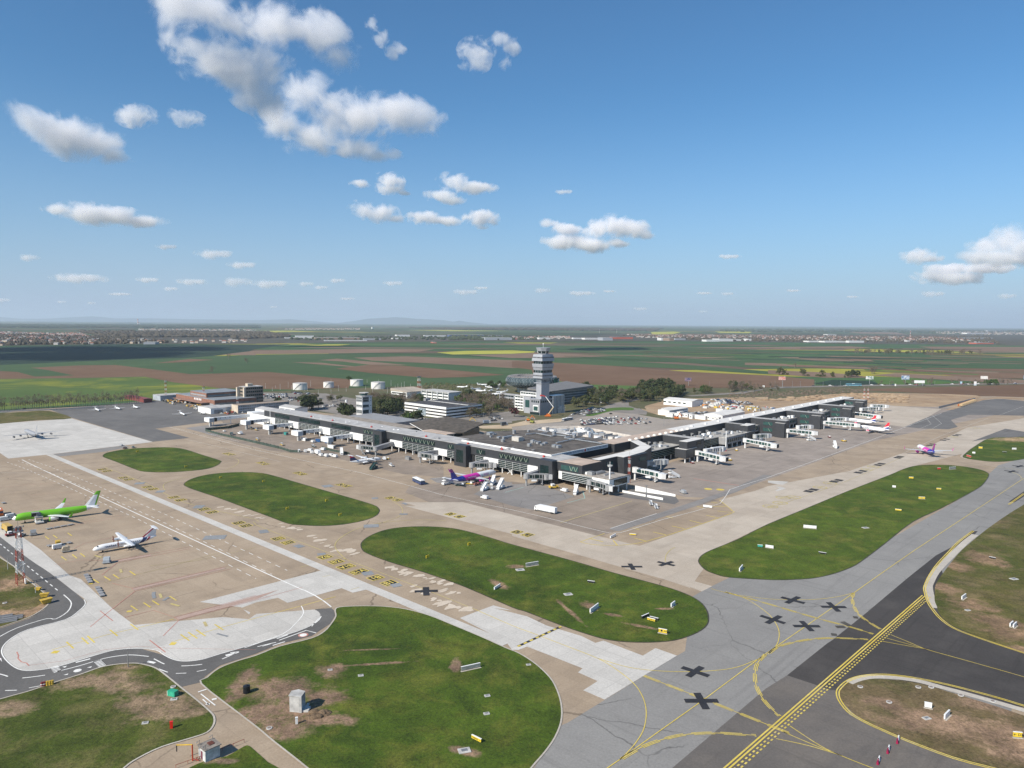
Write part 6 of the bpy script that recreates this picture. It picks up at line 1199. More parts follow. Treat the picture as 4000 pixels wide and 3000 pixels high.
jet_bridge('long green glazed bridge joined to the nearer red tailed airliner',g_('D8',1160,618),g_('D8',1585,645),5.4,4.4);jet_bridge('green glazed bridge joined to the farther red tailed airliner',g_('D8',1225,575),g_('D8',1440,565),5.2,4.6)
jet_bridge('boarding bridge at the fifth finger ending in a big white cab',g_('D8',1535,500),g_('D8',1855,535),5.4,4.4);jet_bridge('boarding bridge behind the fifth finger',g_('D8',1620,445),g_('D8',1840,425),5.4,4.8);jet_bridge('last boarding bridge at the far end of the pier',g_('D8',1750,400),g_('D8',1940,400),5.4,4.8)
DGM=M('dusty_grey_bridge',(.34,.34,.34),.5,.1,.2)
def wv(v,u):return W2(v,u)
jet_bridge('grey boarding bridge on the left wing nearest the small turboprop',g_('D3',80,1340),g_('D2',1790,1290),4.9,4.0,DGM,glass=GLS,lead=wv(366,478));jet_bridge('grey boarding bridge with yellow gate panel at the middle of the left wing',g_('D3',850,1450),g_('D3',1130,1480),4.9,4.0,DGM,glass=GLS,lead=wv(366,422))
jet_bridge('grey boarding bridge docked above the magenta tailed airliner',g_('D3',1740,1640),g_('D3',2110,1625),4.9,4.2,DGM,glass=GLS,lead=wv(366,368));jet_bridge('grey boarding bridge in front of the last stair tower before the corner',g_('D5',690,1225),g_('D5',1080,1210),4.9,4.0,DGM,glass=GLS,lead=wv(366,318));jet_bridge('grey boarding bridge under the white corner hall',g_('D5',1785,1340),g_('D5',2160,1405),5.2,3.4,DGM,glass=GLS)
# fixed white bridges at the far part of the left wing
def fixed_bridge(lab,u,w_in=34,box=8):
    t=Thing('fixed_bridge',lab,'boarding bridge',346,u,'white fixed bridges of the left wing')
    v0=366-w_in;t.part('link_corridor',MB().box(v0+5,366,u-1.5,u+1.5,5.2,8.2),WHPNL);t.part('end_box',MB().box(v0,v0+5.2,u-box,u+3,4.6,8.6),WHPNL);t.part('end_face',MB().box(v0+.4,v0+4.8,u-box-.25,u-box,4.8,8.4),LBL);t.part('bellows',MB().box(v0+4.9,v0+8.2,u-box+.2,u-box+5,4.8,8.4),VOID)
    for v in(v0+8,v0+26,362):t.part('column',MB().tube((v,u,0),(v,u,5.2),.35,n=6),WMT)
    t.part('column',MB().box(v0+1.5,v0+3.5,u-box+2,u-box+4,0,4.6),CONC);s=MB()
    for k in range(4):s.box(v0+9+k*5,v0+10+k*5,u-1.62,u-1.4,6.6,7.5)
    t.part('small_windows',s,GREYP)
for(t_,a,b_),lab in zip((('D2',590,905),('D2',1115,1005),('D2',1680,1105),('D1',1905,830),('D1',1800,700)),('third white fixed bridge from the far end of the left wing','fourth white fixed bridge, by the blue containers','fifth white fixed bridge, nearest the grey boarding bridges','second white fixed bridge from the far end of the left wing','white fixed bridge at the far end of the left wing')):
    v,u=L(t_,a,b_);fixed_bridge(lab,min(u,722),30 if u<690 else 46)
# ---------------------------------------------------------------- vehicles and ground equipment
PAINT=MO('vehicle_paint');CGL=M('car_glass',(.03,.035,.04),.1,.2,0,1,.8)
def car_body(b,l=4.4,w=1.8,h=1.45,van=False):
    if van:prof=[(-l/2,.35),(-l/2,h*.93),(-l/2+.2,h),(l/2-1.5,h),(l/2-.75,h*.62),(l/2-.05,h*.52),(l/2,.35)]
    else:prof=[(-l/2,.35),(-l/2,.88),(-l/2+.5,.95),(-l/2+1.0,h),(l/2-2.0,h),(l/2-1.25,.95),(l/2-.1,.82),(l/2,.35)]
    b.loft([[(x,y*w/2*(1 if z<h*.8 else .86),z)for x,z in prof]for y in(-1,1)]);return b
def car_glass(b,l=4.4,w=1.8,h=1.45,van=False):
    if van:b.box(l/2-1.7,l/2-.9,-w/2-.02+.05,w/2+.02-.05,h*.62,h*.92);b.quad([(l/2-1.45,-w*.4,h*.97+.02),(l/2-.72,-w*.42,h*.64+.02),(l/2-.72,w*.42,h*.64+.02),(l/2-1.45,w*.4,h*.97+.02)]);return b
    b.box(-l/2+1.0,l/2-2.0,-w*.452,w*.452,.98,h-.12);b.quad([(l/2-1.95,-w*.4,h),(l/2-1.2,-w*.44,.99),(l/2-1.2,w*.44,.99),(l/2-1.95,w*.4,h)]);b.quad([(-l/2+.55,-w*.44,.99),(-l/2+.98,-w*.4,h),(-l/2+.98,w*.4,h),(-l/2+.55,w*.44,.99)]);return b
def wheels(root,xs,w,r=.33):
    for x in xs:
        for s in(-1,1):MB().tube((x,s*(w/2-.2),r),(x,s*(w/2+.02),r),r,n=10).build('wheel',TYRE,root)
def make_car(name,lab,cat,l=4.4,w=1.8,h=1.45,van=False,grp=None,parts=True):
    r=empty(name,(0,0,0),0,lab,cat,grp);car_body(MB(),l,w,h,van).build('body',PAINT,r);car_glass(MB(),l,w,h,van).build('windows',CGL,r)
    if parts:wheels(r,(-l/2+.8,l/2-.85),w)
    return r
def color_tree(o,c):
    o.color=(*c,1)
    for k in[x for x in bpy.data.objects if x.parent==o]:k.color=(*c,1)
# far parked cars: one mesh each (body with its glass), too small to show parts
cm=MB();car_body(cm);nb=len(cm.f);car_glass(cm);cm.m=[0]*nb+[1]*(len(cm.f)-nb);n1=len(cm.f)
for x in(-1.4,1.4):
    for s in(-1,1):cm.tube((x,s*.7,.33),(x,s*.92,.33),.33,n=6,m=2)
CARM=cm.mesh('parked_car',[PAINT,CGL,TYRE])
COLS=[('white',(.62,.62,.61)),('black',(.02,.02,.022)),('silver',(.36,.37,.38)),('grey',(.12,.125,.13)),('dark blue',(.02,.035,.09)),('red',(.28,.02,.02)),('blue',(.05,.11,.24))]
WT_=[9,7,7,5,3,1.5,1]
NC=[0]
def parked(x,y,rz,where,ci=None):
    NC[0]+=1;cn,c=COLS[ci]if ci is not None else random.choices(COLS,WT_)[0]
    o=bpy.data.objects.new('parked_car',CARM);COL.objects.link(o);o.location=(x,y,.12);o.rotation_euler=(0,0,rz+random.uniform(-.04,.04)+random.choice((0,math.pi)));o.color=(*c,1)
    s=random.uniform(.92,1.12);o.scale=(s,s,s*random.uniform(.95,1.25));lab=cn+' car parked '+where;return tag(o,lab,'car',lab)
def rows(t,quad,nr,nc,where,fill=.8,along=0.0):
    """rows of cars filling a picture quadrilateral (4 corners)"""
    P_=[Vector(L(t,a,b))for a,b in quad]
    for i in range(nr):
        f=(i+.5)/nr;A_=P_[0].lerp(P_[3],f);B_=P_[1].lerp(P_[2],f);d=(B_-A_);ang=math.atan2(d.y,d.x)
        n=min(nc,int(d.length/2.7))
        for k in range(n):
            if random.random()>fill:continue
            p=A_.lerp(B_,(k+.5)/n);x,y=W2(*p);parked(x,y,AX+ang+math.pi/2+along,where)
random.seed(21)
rows('D2',[(80,280),(540,260),(560,330),(60,355)],6,30,'in the staff car park left of the old tower',.62)
rows('D2',[(560,320),(900,320),(1120,420),(560,385)],5,28,'in the staff car park left of the old tower',.6)
rows('D2',[(1120,460),(1500,440),(1500,480),(1150,500)],2,20,'in the staff car park left of the old tower',.6);rows('D2',[(620,225),(940,250),(900,290),(600,265)],2,22,'at the upper edge of the staff car park',.8)
rows('D7',[(20,560),(600,600),(700,690),(20,640)],3,26,'in the big car park behind the building site',.3);rows('D4',[(1500,1250),(1900,1180),(2100,1220),(1620,1330)],3,20,'on the forecourt right of the control tower',.5)
rows('D4',[(1630,1385),(2212,1330),(2200,1440),(1640,1480)],5,28,'in the big car park behind the building site',.7)
rows('D6',[(0,130),(800,130),(780,170),(0,190)],2,24,'in the big car park behind the building site',.6)
rows('D7',[(1640,275),(1930,265),(2190,330),(1900,350)],5,26,'in the dirt car park beyond the white hall',.8)
rows('D8',[(0,270),(230,290),(290,320),(0,330)],4,22,'in the dirt car park beyond the white hall',.75)
rows('D7',[(1390,500),(1640,485),(1660,510),(1400,525)],2,24,'in the paved lot by the container office',.85);rows('D7',[(1640,530),(1860,505),(1880,530),(1660,550)],2,22,'in the paved lot by the container office',.85);rows('D7',[(1790,565),(2050,530),(2212,545),(1800,580)],1,24,'in the paved lot by the container office',.8)
rows('D3',[(820,690),(1010,690),(1010,720),(800,730)],1,10,'beside the parking deck',.7);rows('D4',[(30,1330),(420,1340),(430,1370),(20,1370)],2,18,'below the terraced office',.5)
rows('D4',[(1480,800),(1700,850),(1700,960),(1480,900)],3,10,'among the pines beside the museum office',.7);rows('D4',[(1480,1010),(2100,1040),(2100,1090),(1480,1100)],3,24,'among the pines beside the museum office',.6)
for i in range(14):
    x,y=G('D4',1490+i*27,1290-i*9.5);parked(x,y,math.atan2(1,1.1),'in line along the kerb of the approach road')
for a,b_ in((1900,1365),(1980,1345),(2160,1355),(1830,1385),(2150,1275),(90,1395),(150,1390)):x,y=G('D4',a,b_);parked(x,y,AX,'standing alone in the open landside area')
_pc=sorted([o for o in bpy.data.objects if o.name.startswith('parked_car')],key=lambda o:o.location.length)
_mb=MB();_cm=[M('far_car_'+n.replace(' ','_'),c,.4,0,.05)for n,c in COLS]
for o in _pc[285:]:
    o.rotation_mode='XYZ';mt=Matrix.Translation(o.location)@o.rotation_euler.to_matrix().to_4x4()@Matrix.Diagonal((*o.scale,1));k_=min(range(len(COLS)),key=lambda i:abs(COLS[i][1][0]-o.color[0])+abs(COLS[i][1][2]-o.color[2]));n_=len(_mb.v)
    _mb.v+=[tuple(mt@v.co)for v in CARM.vertices]
    for p in CARM.polygons:_mb.f.append(tuple(n_+i for i in p.vertices));_mb.m.append(k_ if p.material_index==0 else len(COLS))
    bpy.data.objects.remove(o)
tag(_mb.build('far_parked_cars',_cm+[CGL]),'the farthest parked cars of the landside lots',None,None,'stuff')
# road traffic on the highway
random.seed(31)
for k in range(26):
    a=random.uniform(50,2150);b_=691-a*.014 if a<900 else 679-(a-900)*.012;x,y=G('A3',a,b_+random.choice((-1.5,1.5)));o=parked(x,y,-.22,'x');o.name='moving_car';o['label']=o['label'].split(' car')[0]+' car driving on the highway beyond the airport';o['group']=o['label'];o.location.z=.35;o.scale=(1.3,1.3,1.3)
# ---- makers for apron vehicles
def box_truck(lab,cab_c,box_m,l=9.5,w=2.5,h=3.6,name='box_truck',cat='truck'):
    r=empty(name,(0,0,0),0,lab,cat);b=MB();b.box(-l/2,l/2-2.3,-w/2,w/2,1.0,h);b.build('cargo_box',box_m,r);b=MB();b.loft([[(x,y*w/2*.97,z)for x,z in((l/2-2.1,.5),(l/2-2.1,2.9),(l/2-.5,2.9),(l/2,1.7),(l/2,.5))]for y in(-1,1)]);b.build('cab',cab_c,r);MB().box(l/2-1.5,l/2-.7,-w/2,w/2,1.8,2.5).quad([(l/2-.44,-1.1,2.8),(l/2-.02+.03,-1.1,1.8),(l/2+.01,1.1,1.8),(l/2-.44,1.1,2.8)]).build('windscreen',CGL,r);MB().box(-l/2,l/2-1,-w/2+.3,w/2-.3,.5,1.0).build('chassis',GREYP,r);wheels(r,(-l/2+1.3,-l/2+2.4,l/2-1.1),w,.48);return r
def bus(lab,colr,roofc=WHT,l=13):
    r=empty('apron_bus',(0,0,0),0,lab,'bus');MB().box(-l/2,l/2,-1.5,1.5,.4,1.5).build('body',colr,r);MB().box(-l/2+.05,l/2-.05,-1.46,1.46,1.5,2.7).build('windows',M('bus_glass',(.05,.08,.14),.12,.2,.1),r);MB().box(-l/2,l/2,-1.5,1.5,2.7,3.1).build('roof',roofc,r);MB().box(-2,1,-.8,.8,3.1,3.4).build('air_unit',WHT,r);wheels(r,(-l/2+2.4,l/2-2.6),3,.45);return r
def stair_truck(lab,mat=WHT,h=4.6,covered=True,name='mobile_stair',grp=None):
    r=empty(name,(0,0,0),0,lab,'mobile stair',grp);b=MB();b.bar((-4.2,0,.5),(2.4,0,h-.8),1.9,1.0);b.build('stair_flight',mat,r);b=MB().box(2.0,4.2,-1.1,1.1,h-1.0,h-.6);b.build('platform',mat,r)
    if covered:b=MB();b.bar((-3.9,0,1.9),(2.5,0,h+.9),2.0,.25);b.box(2.3,4.2,-1.1,1.1,h+1.0,h+1.15);b.bar((-3.9,-.95,1.2),(2.5,-.95,h+.3),.12,1.6);b.bar((-3.9,.95,1.2),(2.5,.95,h+.3),.12,1.6);b.build('canopy',mat,r)
    else:b=MB();[b.bar((-4.2,y,1.4),(2.4,y,h+.3),.12,.5)for y in(-.95,.95)];b.build('handrail',mat,r)
    b=MB().box(-3.2,4.4,-1.1,1.1,.5,.9);b.box(3,4.6,-1.1,1.1,.9,1.7);b.bar((1.2,-.7,.9),(2.2,-.7,h-1.2),.18).bar((1.2,.7,.9),(2.2,.7,h-1.2),.18);b.build('truck_body',mat,r);wheels(r,(-2.0,3.2),2.2,.4);return r
def tug(lab,m,name='tow_tractor',s=1.0):
    r=empty(name,(0,0,0),0,lab,'tractor');MB().box(-1.7,1.7,-.85,.85,.35,1.0).build('body',m,r);MB().box(-.9,.3,-.7,.7,1.0,1.75).build('cab',WHT,r);MB().box(-.85,.34,-.72,.72,1.15,1.6).build('windows',CGL,r);wheels(r,(-1.1,1.1),1.7,.38);r.scale=(s,s,s);return r
def belt(lab,m,name='belt_loader'):
    r=empty(name,(0,0,0),0,lab,'belt loader');MB().box(-3,3,-.9,.9,.4,.85).build('body',m,r);MB().box(1.2,2.6,-.9,.1,.85,2.0).build('cab',WHT,r);MB().bar((-3.6,.4,.9),(3.8,.4,2.0),.8,.35).build('conveyor',GREYP,r);wheels(r,(-2,2),1.8,.36);return r
def dollies(lab,n,m=GREYP,load=None,name='baggage_dolly',cat='dolly'):
    r=empty(name,(0,0,0),0,lab,cat)
    for k in range(n):
        o=-k*3.2;d=MB().box(o-1.3,o+1.3,-.8,.8,.4,.6).bar((o+1.3,0,.5),(o+1.9,0,.5),.1);
        for x in(-1,1):d.tube((o+x*.9,-.75,.25),(o+x*.9,.75,.25),.22,n=8)
        d.build('trolley',m,r)
        if load:MB().box(o-1.1,o+1.1,-.72,.72,.6,1.9).build('load',load,r)
    return r
def cont(lab,m,l=6,w=2.4,h=2.5,name='container',cat='container'):
    r=empty(name,(0,0,0),0,lab,cat);MB().box(-l/2,l/2,-w/2,w/2,.15,h).build('shell',m,r);s=MB();[s.box(-l/2+k*.5,-l/2+k*.5+.2,-w/2-.04,w/2+.04,.3,h-.1)for k in range(1,int(l/.5))];s.build('ribs',m,r);MB().box(-l/2-.05,-l/2,-w/2+.1,w/2-.1,.25,h-.1).build('door',M('container_door',(.2,.2,.2),.6),r);return r
def uld(lab,mat):
    r=empty('cargo_container',(0,0,0),0,lab,'cargo container');b=MB();b.loft([[(x,y,z)for y,z in((-1.5,.6),(1.5,.6),(1.5,1.6),(1.0,2.6),(-1.0,2.6),(-1.5,1.6))]for x in(-1.2,1.2)]);b.build('shell',mat,r);MB().box(-1.6,1.6,-1.6,1.6,.35,.6).build('trolley',GREYP,r);wheels(r,(-1,1),2.6,.25);return r
def at(o,t,a,b_,deg=0.0,grid=True):
    x,y=G(t,a,b_);o.location=(x,y,.1);o.rotation_euler=(0,0,(AX if grid else 0)+math.radians(deg));return o
def vehicle(lab,t,a,b_,deg,c,kind='van',grp=None,name=None):
    r=make_car(name or('van' if kind=='van' else 'car'),lab,kind,5.2 if kind=='van' else 4.4,2.0 if kind=='van' else 1.8,2.2 if kind=='van' else 1.5,kind=='van',grp);color_tree(r,c);return at(r,t,a,b_,deg)
Wc,Yc,Oc=(.68,.68,.67),(.62,.40,.04),(.55,.2,.03);YM=M('yellow_equipment_paint',(.58,.38,.05),.5,0,.15);OM=M('orange_equipment_paint',(.62,.16,.03),.5,0,.12);BM=M('blue_container_paint',(.03,.10,.25),.5,0,.15);DKG=M('dark_green_paint',(.02,.06,.06),.5,0,.1);RM=M('maroon_paint',(.20,.03,.03),.5,0,.1);TBG=M('beige_tarpaulin',(.45,.38,.28),.8,0,.2)
at(bus('dark blue apron bus with white roof in front of the magenta tailed airliner',M('navy_bus',(.05,.07,.17),.4,0,.2)),'B1',1405,305,75)
o=at(box_truck('white articulated box truck on the apron below the corner',WHT,WHT,14),'B2',290,555,95);
at(box_truck('yellow box truck with open dark rear near the green jet',M('yellow_cab',(.5,.3,.03)),M('ochre_box',(.50,.34,.10),.6,0,.1),10.5),'E1',120,830,138,False);MB().box(-5.32,-5.22,-1.1,1.1,1.1,3.4).build('open_rear',VOID,bpy.data.objects[[x.name for x in bpy.data.objects if x.name.startswith('box_truck')][-1]])
vehicle('white pickup style van nearest the green jet nose','E1',90,655,0,Wc);vehicle('white van behind the nearest one at the green jet nose','E1',190,605,5,Wc);vehicle('small white van left of the domed cargo container on the left apron','E1',980,1120,0,Wc)
vehicle('white van alone on the apron left of the white truck','B1',1975,440,90,Wc);vehicle('small white van between the yellow tractor and mobile stair at the corner','D5',1345,1330,85,Wc);vehicle('silver van on the apron right of the ramp walls','B2',1478,392,60,(.33,.35,.37))
vehicle('white and red marked car at the grass edge by the white slabs','A0',1045,1197,60,Wc,'car');vehicle('dark maroon car parked on the grass island edge','A0',1080,1222,50,(.05,.02,.02),'car');vehicle('grey car right of the dark maroon car','A0',1150,1215,80,(.15,.18,.2),'car');vehicle('black car on the road beyond the grey military jet','A0',210,882,30,(.02,.02,.02),'car');vehicle('small black car below the fixed white bridge','D1',1555,800,50,(.02,.02,.02),'car')
at(tug('small tow tractor just below the yellow box truck',RM,s=1.3),'E1',180,910,0);at(tug('small grey tractor right of the tow tractor below the yellow truck',GREYP,s=1.1),'E1',355,920,30);at(tug('red tractor on the pier apron with a towbar',RM),'D8',1230,725,40);at(tug('yellow tractor alone on the pier apron',YM,s=1.3),'D8',1410,775,90);at(tug('yellow tractor behind the bridge cab at the first dark finger',YM,s=1.2),'D7',1985,1325,60);at(tug('yellow fuel tractor before the last stair tower',YM,s=1.7),'D5',1160,1275,-25)
at(tug('dark red tractor under the first dark finger',RM),'D7',1345,1375,60);at(tug('yellow tractor next to a white tank trailer at the pier',YM),'D7',2105,1155,40)
o=at(dollies('line of flat grey dollies right of the cargo container',4,name='pallet_dolly'),'E1',820,800,-130,False);at(dollies('row of four empty pallet dollies, upper left on the left apron',4),'E2',185,1160,128,False);at(dollies('row of four empty pallet dollies below the others, by the mast shadow',4),'E2',410,1410,128,False)
at(uld('silver cargo container on a trolley beside the yellow truck',M('silver_container',(.38,.38,.37),.4,.4,.2)),'E1',555,900,35,False);at(uld('domed beige cargo container beside the small white van',TBG),'E1',1095,1175,125,False);at(uld('small grey equipment cart in front of the white turboprop',LBL),'E2',590,905,20,False);at(cont('yellow ground power unit behind the small white van',YM,3.2,1.8,2.0,'power_unit','power unit'),'E1',965,1060,-50,False);at(dollies('towbar and dolly left of the yellow power unit',1),'E1',820,1085,-35,False);at(dollies('flat dolly right of the yellow power unit',1),'E1',1150,1035,-40,False);at(dollies('grey dolly at the left edge above the green jet',1),'E1',60,370,-40,False)
# cargo loader at the green jet
r=empty('cargo_loader',(*G('E1',655,700),.1),math.radians(-50),'grey scissor cargo loader raised at the open door of the green jet','cargo loader');MB().box(-4.5,2.5,-1.8,1.8,.5,1.1).build('chassis',M('loader_white',(.55,.55,.53)),r);MB().box(-4.2,.8,-1.7,1.7,3.0,3.4).build('platform',GREYP,r);MB().bar((-3.8,-1.5,1),(.5,-1.5,3.1),.25).bar((.5,-1.5,1),(-3.8,-1.5,3.1),.25).bar((-3.8,1.5,1),(.5,1.5,3.1),.25).bar((.5,1.5,1),(-3.8,1.5,3.1),.25).build('scissor_lift',WHT,r);MB().box(-3.6,-2,-1,1,3.4,5.0).build('load',GREYP,r);wheels(r,(-3.5,1.6),3.6,.5)
at(bus('orange and dark vehicle at the left edge behind the green jet',OM,OM,8),'E1',-10,560,130,False)
# stairs
at(stair_truck('white covered mobile stair at the tail of the magenta tailed airliner',h=3.8),'W',340,640,-178);at(stair_truck('big white mobile stair in front of the magenta tailed airliner',h=5.2,covered=False),'W',1330,800,20);at(stair_truck('mobile stair with brown cover beside the big white one',h=5.2),'W',1760,760,20);at(stair_truck('white mobile stair behind the big one, near the magenta winglet',h=4.4),'W',1560,640,30)
at(stair_truck('dark green open mobile stair beside the small turboprop',DKG,4.6,False),'D2',2030,1560,25);at(stair_truck('small white mobile stair left of the corner bridge',h=4.0),'D5',1545,1370,28);at(stair_truck('white covered mobile stair behind the corner bridge cab',h=4.6),'D6',1250,1095,155);at(stair_truck('white mobile stair under the bridge of the third finger',h=4.2),'D8',1010,765,150);at(stair_truck('white covered mobile stair alone on the pier apron',h=4.8),'D8',1300,855,30)
# service vehicles round the magenta tailed airliner and along the wing
at(belt('dark belt loader at the tail of the magenta tailed airliner',DKG),'W',660,680,-50);at(belt('yellow belt loader under the magenta tailed airliner',YM),'W',900,640,-60);at(dollies('short line of dollies under the magenta wing',2,load=M('red_grey_load',(.25,.1,.08))),'W',1180,660,0);at(tug('grey tractor between the two big mobile stairs',GREYP),'W',1520,780,60)
at(belt('white belt loader alone behind the green open stair',WHT),'D3',350,1510,75);at(tug('white tanker tractor at the nose of the small turboprop',WHT,s=1.4),'D3',225,1400,60);at(tug('yellow tractor coupled to the white tanker at the small turboprop',YM),'D3',285,1390,60)
at(belt('white belt loader on the open apron, the upper of a pair',WHT),'B2',1200,490,40);at(belt('white belt loader on the open apron, the lower of a pair',WHT),'B2',1245,520,40)
for i,(a,b_,k)in enumerate(((745,1265,'v'),(850,1270,'v'),(965,1290,'v'),(1060,1305,'b'),(1120,1335,'v'),(1210,1345,'v'),(1290,1340,'v'),(1360,1355,'v'),(1150,1235,'v'),(925,1250,'v'))):
    where=('first','second','third','fourth','fifth','sixth','seventh','last')[i]+' from left in the white service row by the turboprop' if i<8 else('right one behind the service row','left one behind the service row')[i-8]
    if k=='b':at(box_truck('long white high-loader truck, '+where,WHT,WHT,10),'D2',a,b_,75)
    else:vehicle('white service van, '+where,'D2',a,b_,60+i*5,Wc)
at(stair_truck('white aircraft steps truck beside the small turboprop tail',h=4.0),'D2',1480,1310,60)
at(cont('blue container right of the fourth fixed bridge',BM,7),'D2',1085,1090,90);at(cont('white and blue container, between the blue one and the fifth fixed bridge',BM,9),'D2',1260,1120,90);at(cont('white container beside the fourth fixed bridge',WHT,7),'D2',835,1070,90);at(cont('small teal container below the third fixed bridge',M('teal_paint_eq',(.05,.28,.25),.5),4),'D2',520,970,90);at(cont('long white cabin behind the green dolly row',WHT,8),'D2',1310,1200,90);at(cont('pale grey container left of the second fixed bridge',CONC,7),'D1',1520,790,50)
for a,b_,m_,lab in((30,1060,YM,'orange belt loader at the left part of the gate apron'),(455,1150,YM,'orange belt loader in the middle of the gate apron'),(1780-1770,890,YM,'yellow tug under the second fixed bridge')):at(belt(lab,m_),'D2',a,b_,80)
at(belt('dark green belt loader beside the green dolly row',DKG),'D2',1000,1180,80);at(belt('grey green equipment behind the third fixed bridge',DKG),'D2',250,915,60);at(belt('yellow equipment near the second fixed bridge',YM),'D1',1690,870,60);at(tug('white tractor with grey trailer behind the dark green fence',WHT,s=1.7),'D1',1500,960,90);vehicle('white car inside the dark green fence','D1',1220,915,85,Wc,'car');at(cont('dark green container inside the fence',DKG,7,h=2),'D1',1350,970,70);vehicle('white van right of the fourth fixed bridge','D2',980,1100,80,Wc)
at(cont('pair of grey vehicles under the bridge with the yellow gate panel',SILV,6),'D3',640,1400,80)
# crowded ground equipment in front of the brick hangar
random.seed(17);DOL=[]
em=MB().box(-1.6,1.6,-.8,.8,.4,1.1).box(-.6,.6,-.7,.7,1.1,1.9)
EQ=em.mesh('ground_equipment',[PAINT])
for(q,n,nm)in((((100,375),(400,385),(660,430),(340,450)),40,'in front of the brick hangar'),(((560,480),(800,470),(1250,600),(880,580)),46,'beside the white hangar on the dark apron edge'),(((1060,560),(1330,545),(1650,590),(1200,630)),36,'in front of the long office')):
    P_=[Vector(G('D1',*p))for p in q]
    for k in range(n):
        f,g_2=random.random(),random.random();p=P_[0].lerp(P_[1],f).lerp(P_[3].lerp(P_[2],f),g_2);cn,c=random.choices((('white',(.6,.6,.58)),('yellow',(.55,.36,.08)),('orange',(.5,.22,.06)),('grey',(.2,.2,.2)),('red',(.3,.05,.04)),('dark',(.04,.05,.05))),(9,6,2,5,1.5,4))[0]
        o=bpy.data.objects.new('ground_equipment',EQ);COL.objects.link(o);o.location=(p.x,p.y,.1);o.rotation_euler=(0,0,random.uniform(0,3));o.color=(*c,1);s=random.uniform(.8,1.5);o.scale=(s,s,s);lab=cn+' piece of ground equipment '+nm;tag(o,lab,'ground equipment',lab)
# yard clutter among the cabins on the excavated ground
YD=MB().box(-3,3,-1.2,1.2,0,2.5).mesh('stored_box',[PAINT])
for(t_,q,n,nm)in(('D7',((1560,320),(1900,330),(1900,420),(1450,430)),30,'in the yard right of the white hall'),('D7',((1950,370),(2212,380),(2212,520),(1850,500)),30,'in the yard with yellow tanks'),('D8',((0,350),(420,350),(600,380),(0,440)),40,'in the yard behind the long pier')):
    P_=[Vector(G(t_,*p))for p in q]
    for k in range(n):
        f,g_2=random.random(),random.random();p=P_[0].lerp(P_[1],f).lerp(P_[3].lerp(P_[2],f),g_2);cn,c=random.choices((('white',(.6,.6,.58)),('yellow',(.6,.42,.05)),('orange',(.5,.22,.06)),('grey',(.25,.25,.25)),('red',(.4,.05,.04)),('blue',(.06,.12,.25))),(12,2,2,6,1.2,1))[0]
        o=bpy.data.objects.new('stored_box',YD);COL.objects.link(o);o.location=(p.x,p.y,.1);o.rotation_euler=(0,0,random.choice((AX,AX+1.57))+random.uniform(-.2,.2));o.color=(*c,1);s=random.uniform(.5,1.2);o.scale=(s,s,s);lab=cn+' container or crate '+nm;tag(o,lab,'container',lab)
for k,(a,b_)in enumerate(((215,375),(245,380),(270,375),(300,385),(330,392),(345,395))):
    at(cont('yellow tank container standing in the row behind the long pier',M('bright_yellow',(.70,.48,.03),.5,0,.06),6,2.6,3.2,'tank_container','container'),'D8',a,b_,30)['group']='yellow tank containers'
# cranes and diggers
def digger(lab,m,t,a,b_,s=1.0,boom=6,deg=0):
    r=empty('excavator',(*G(t,a,b_),.1),math.radians(deg),lab,'excavator');MB().box(-1.8,1.8,-1.3,-.8,0,.8).box(-1.8,1.8,.8,1.3,0,.8).build('tracks',TYRE,r);MB().box(-1.8,1.2,-1.2,1.2,.9,2.3).build('body',m,r);MB().box(0,1.3,-1.2,-.2,2.3,3.1).build('cab',CGL,r);MB().bar((1,.3,1.8),(boom*.6,.3,5),.5).bar((boom*.6,.3,5),(boom,.3,2.5),.4).build('boom',m,r);MB().box(boom-.6,boom+.3,-.2,.8,1.6,2.5).build('bucket',GREYP,r);r.scale=(s,s,s);return r
digger('yellow excavator on the sandy strip behind the winged roof hall',YM,'D3',1650,790,1.4,7,10);digger('orange excavator on the sandy strip before the control tower',OM,'D4',720,1395,1.2);digger('green and yellow excavator near the sandy strip',M('olive_machine',(.25,.26,.05)),'D4',790,1430,1.2,deg=150);digger('orange road roller machine on the edge of the big car park',OM,'D7',1075,615,1.4,4)
r=empty('boom_lift',(*G('D4',1070,1320),.1),0,'orange cherry picker with raised red and white arm before the control tower','boom lift');MB().box(-4,3,-1.3,1.3,.6,1.6).box(-2,2,-1.2,1.2,1.6,3.4).build('carrier',OM,r);MB().bar((0,0,3.2),(5.5,0,11),.9).build('lower_boom',M('cream_boom',(.65,.5,.3)),r);MB().bar((5.5,0,11),(-3.5,0,23),.7).build('upper_boom',WHT,r);MB().bar((-3.5,0,23),(-8,0,24.5),.9).box(-9.5,-7.8,-1,1,23.2,24.8).build('basket_arm',REDP,r)
at(bus('long grey and white bus at the edge of the big car park',M('bus_grey',(.3,.3,.3)),WHT,15),'D4',1400,1385,0)
at(box_truck('white truck with dark load on the sandy strip',WHT,M('dark_load',(.08,.09,.1)),9),'D4',305,1470,0);at(box_truck('small blue box truck at the left of the sandy strip',WHT,M('bluegrey_box',(.2,.24,.3)),8),'D3',2000,775,-20)
b_us=bus('pale blue coach driving on the highway',M('pale_blue_coach',(.15,.35,.42)),M('pale_blue_coach',(.15,.35,.42)),18);b_us.name='coach';x,y=G('A3',740,682);b_us.location=(x,y,.4);b_us.rotation_euler=(0,0,-.2);b_us.scale=(1.4,1.2,1.3)
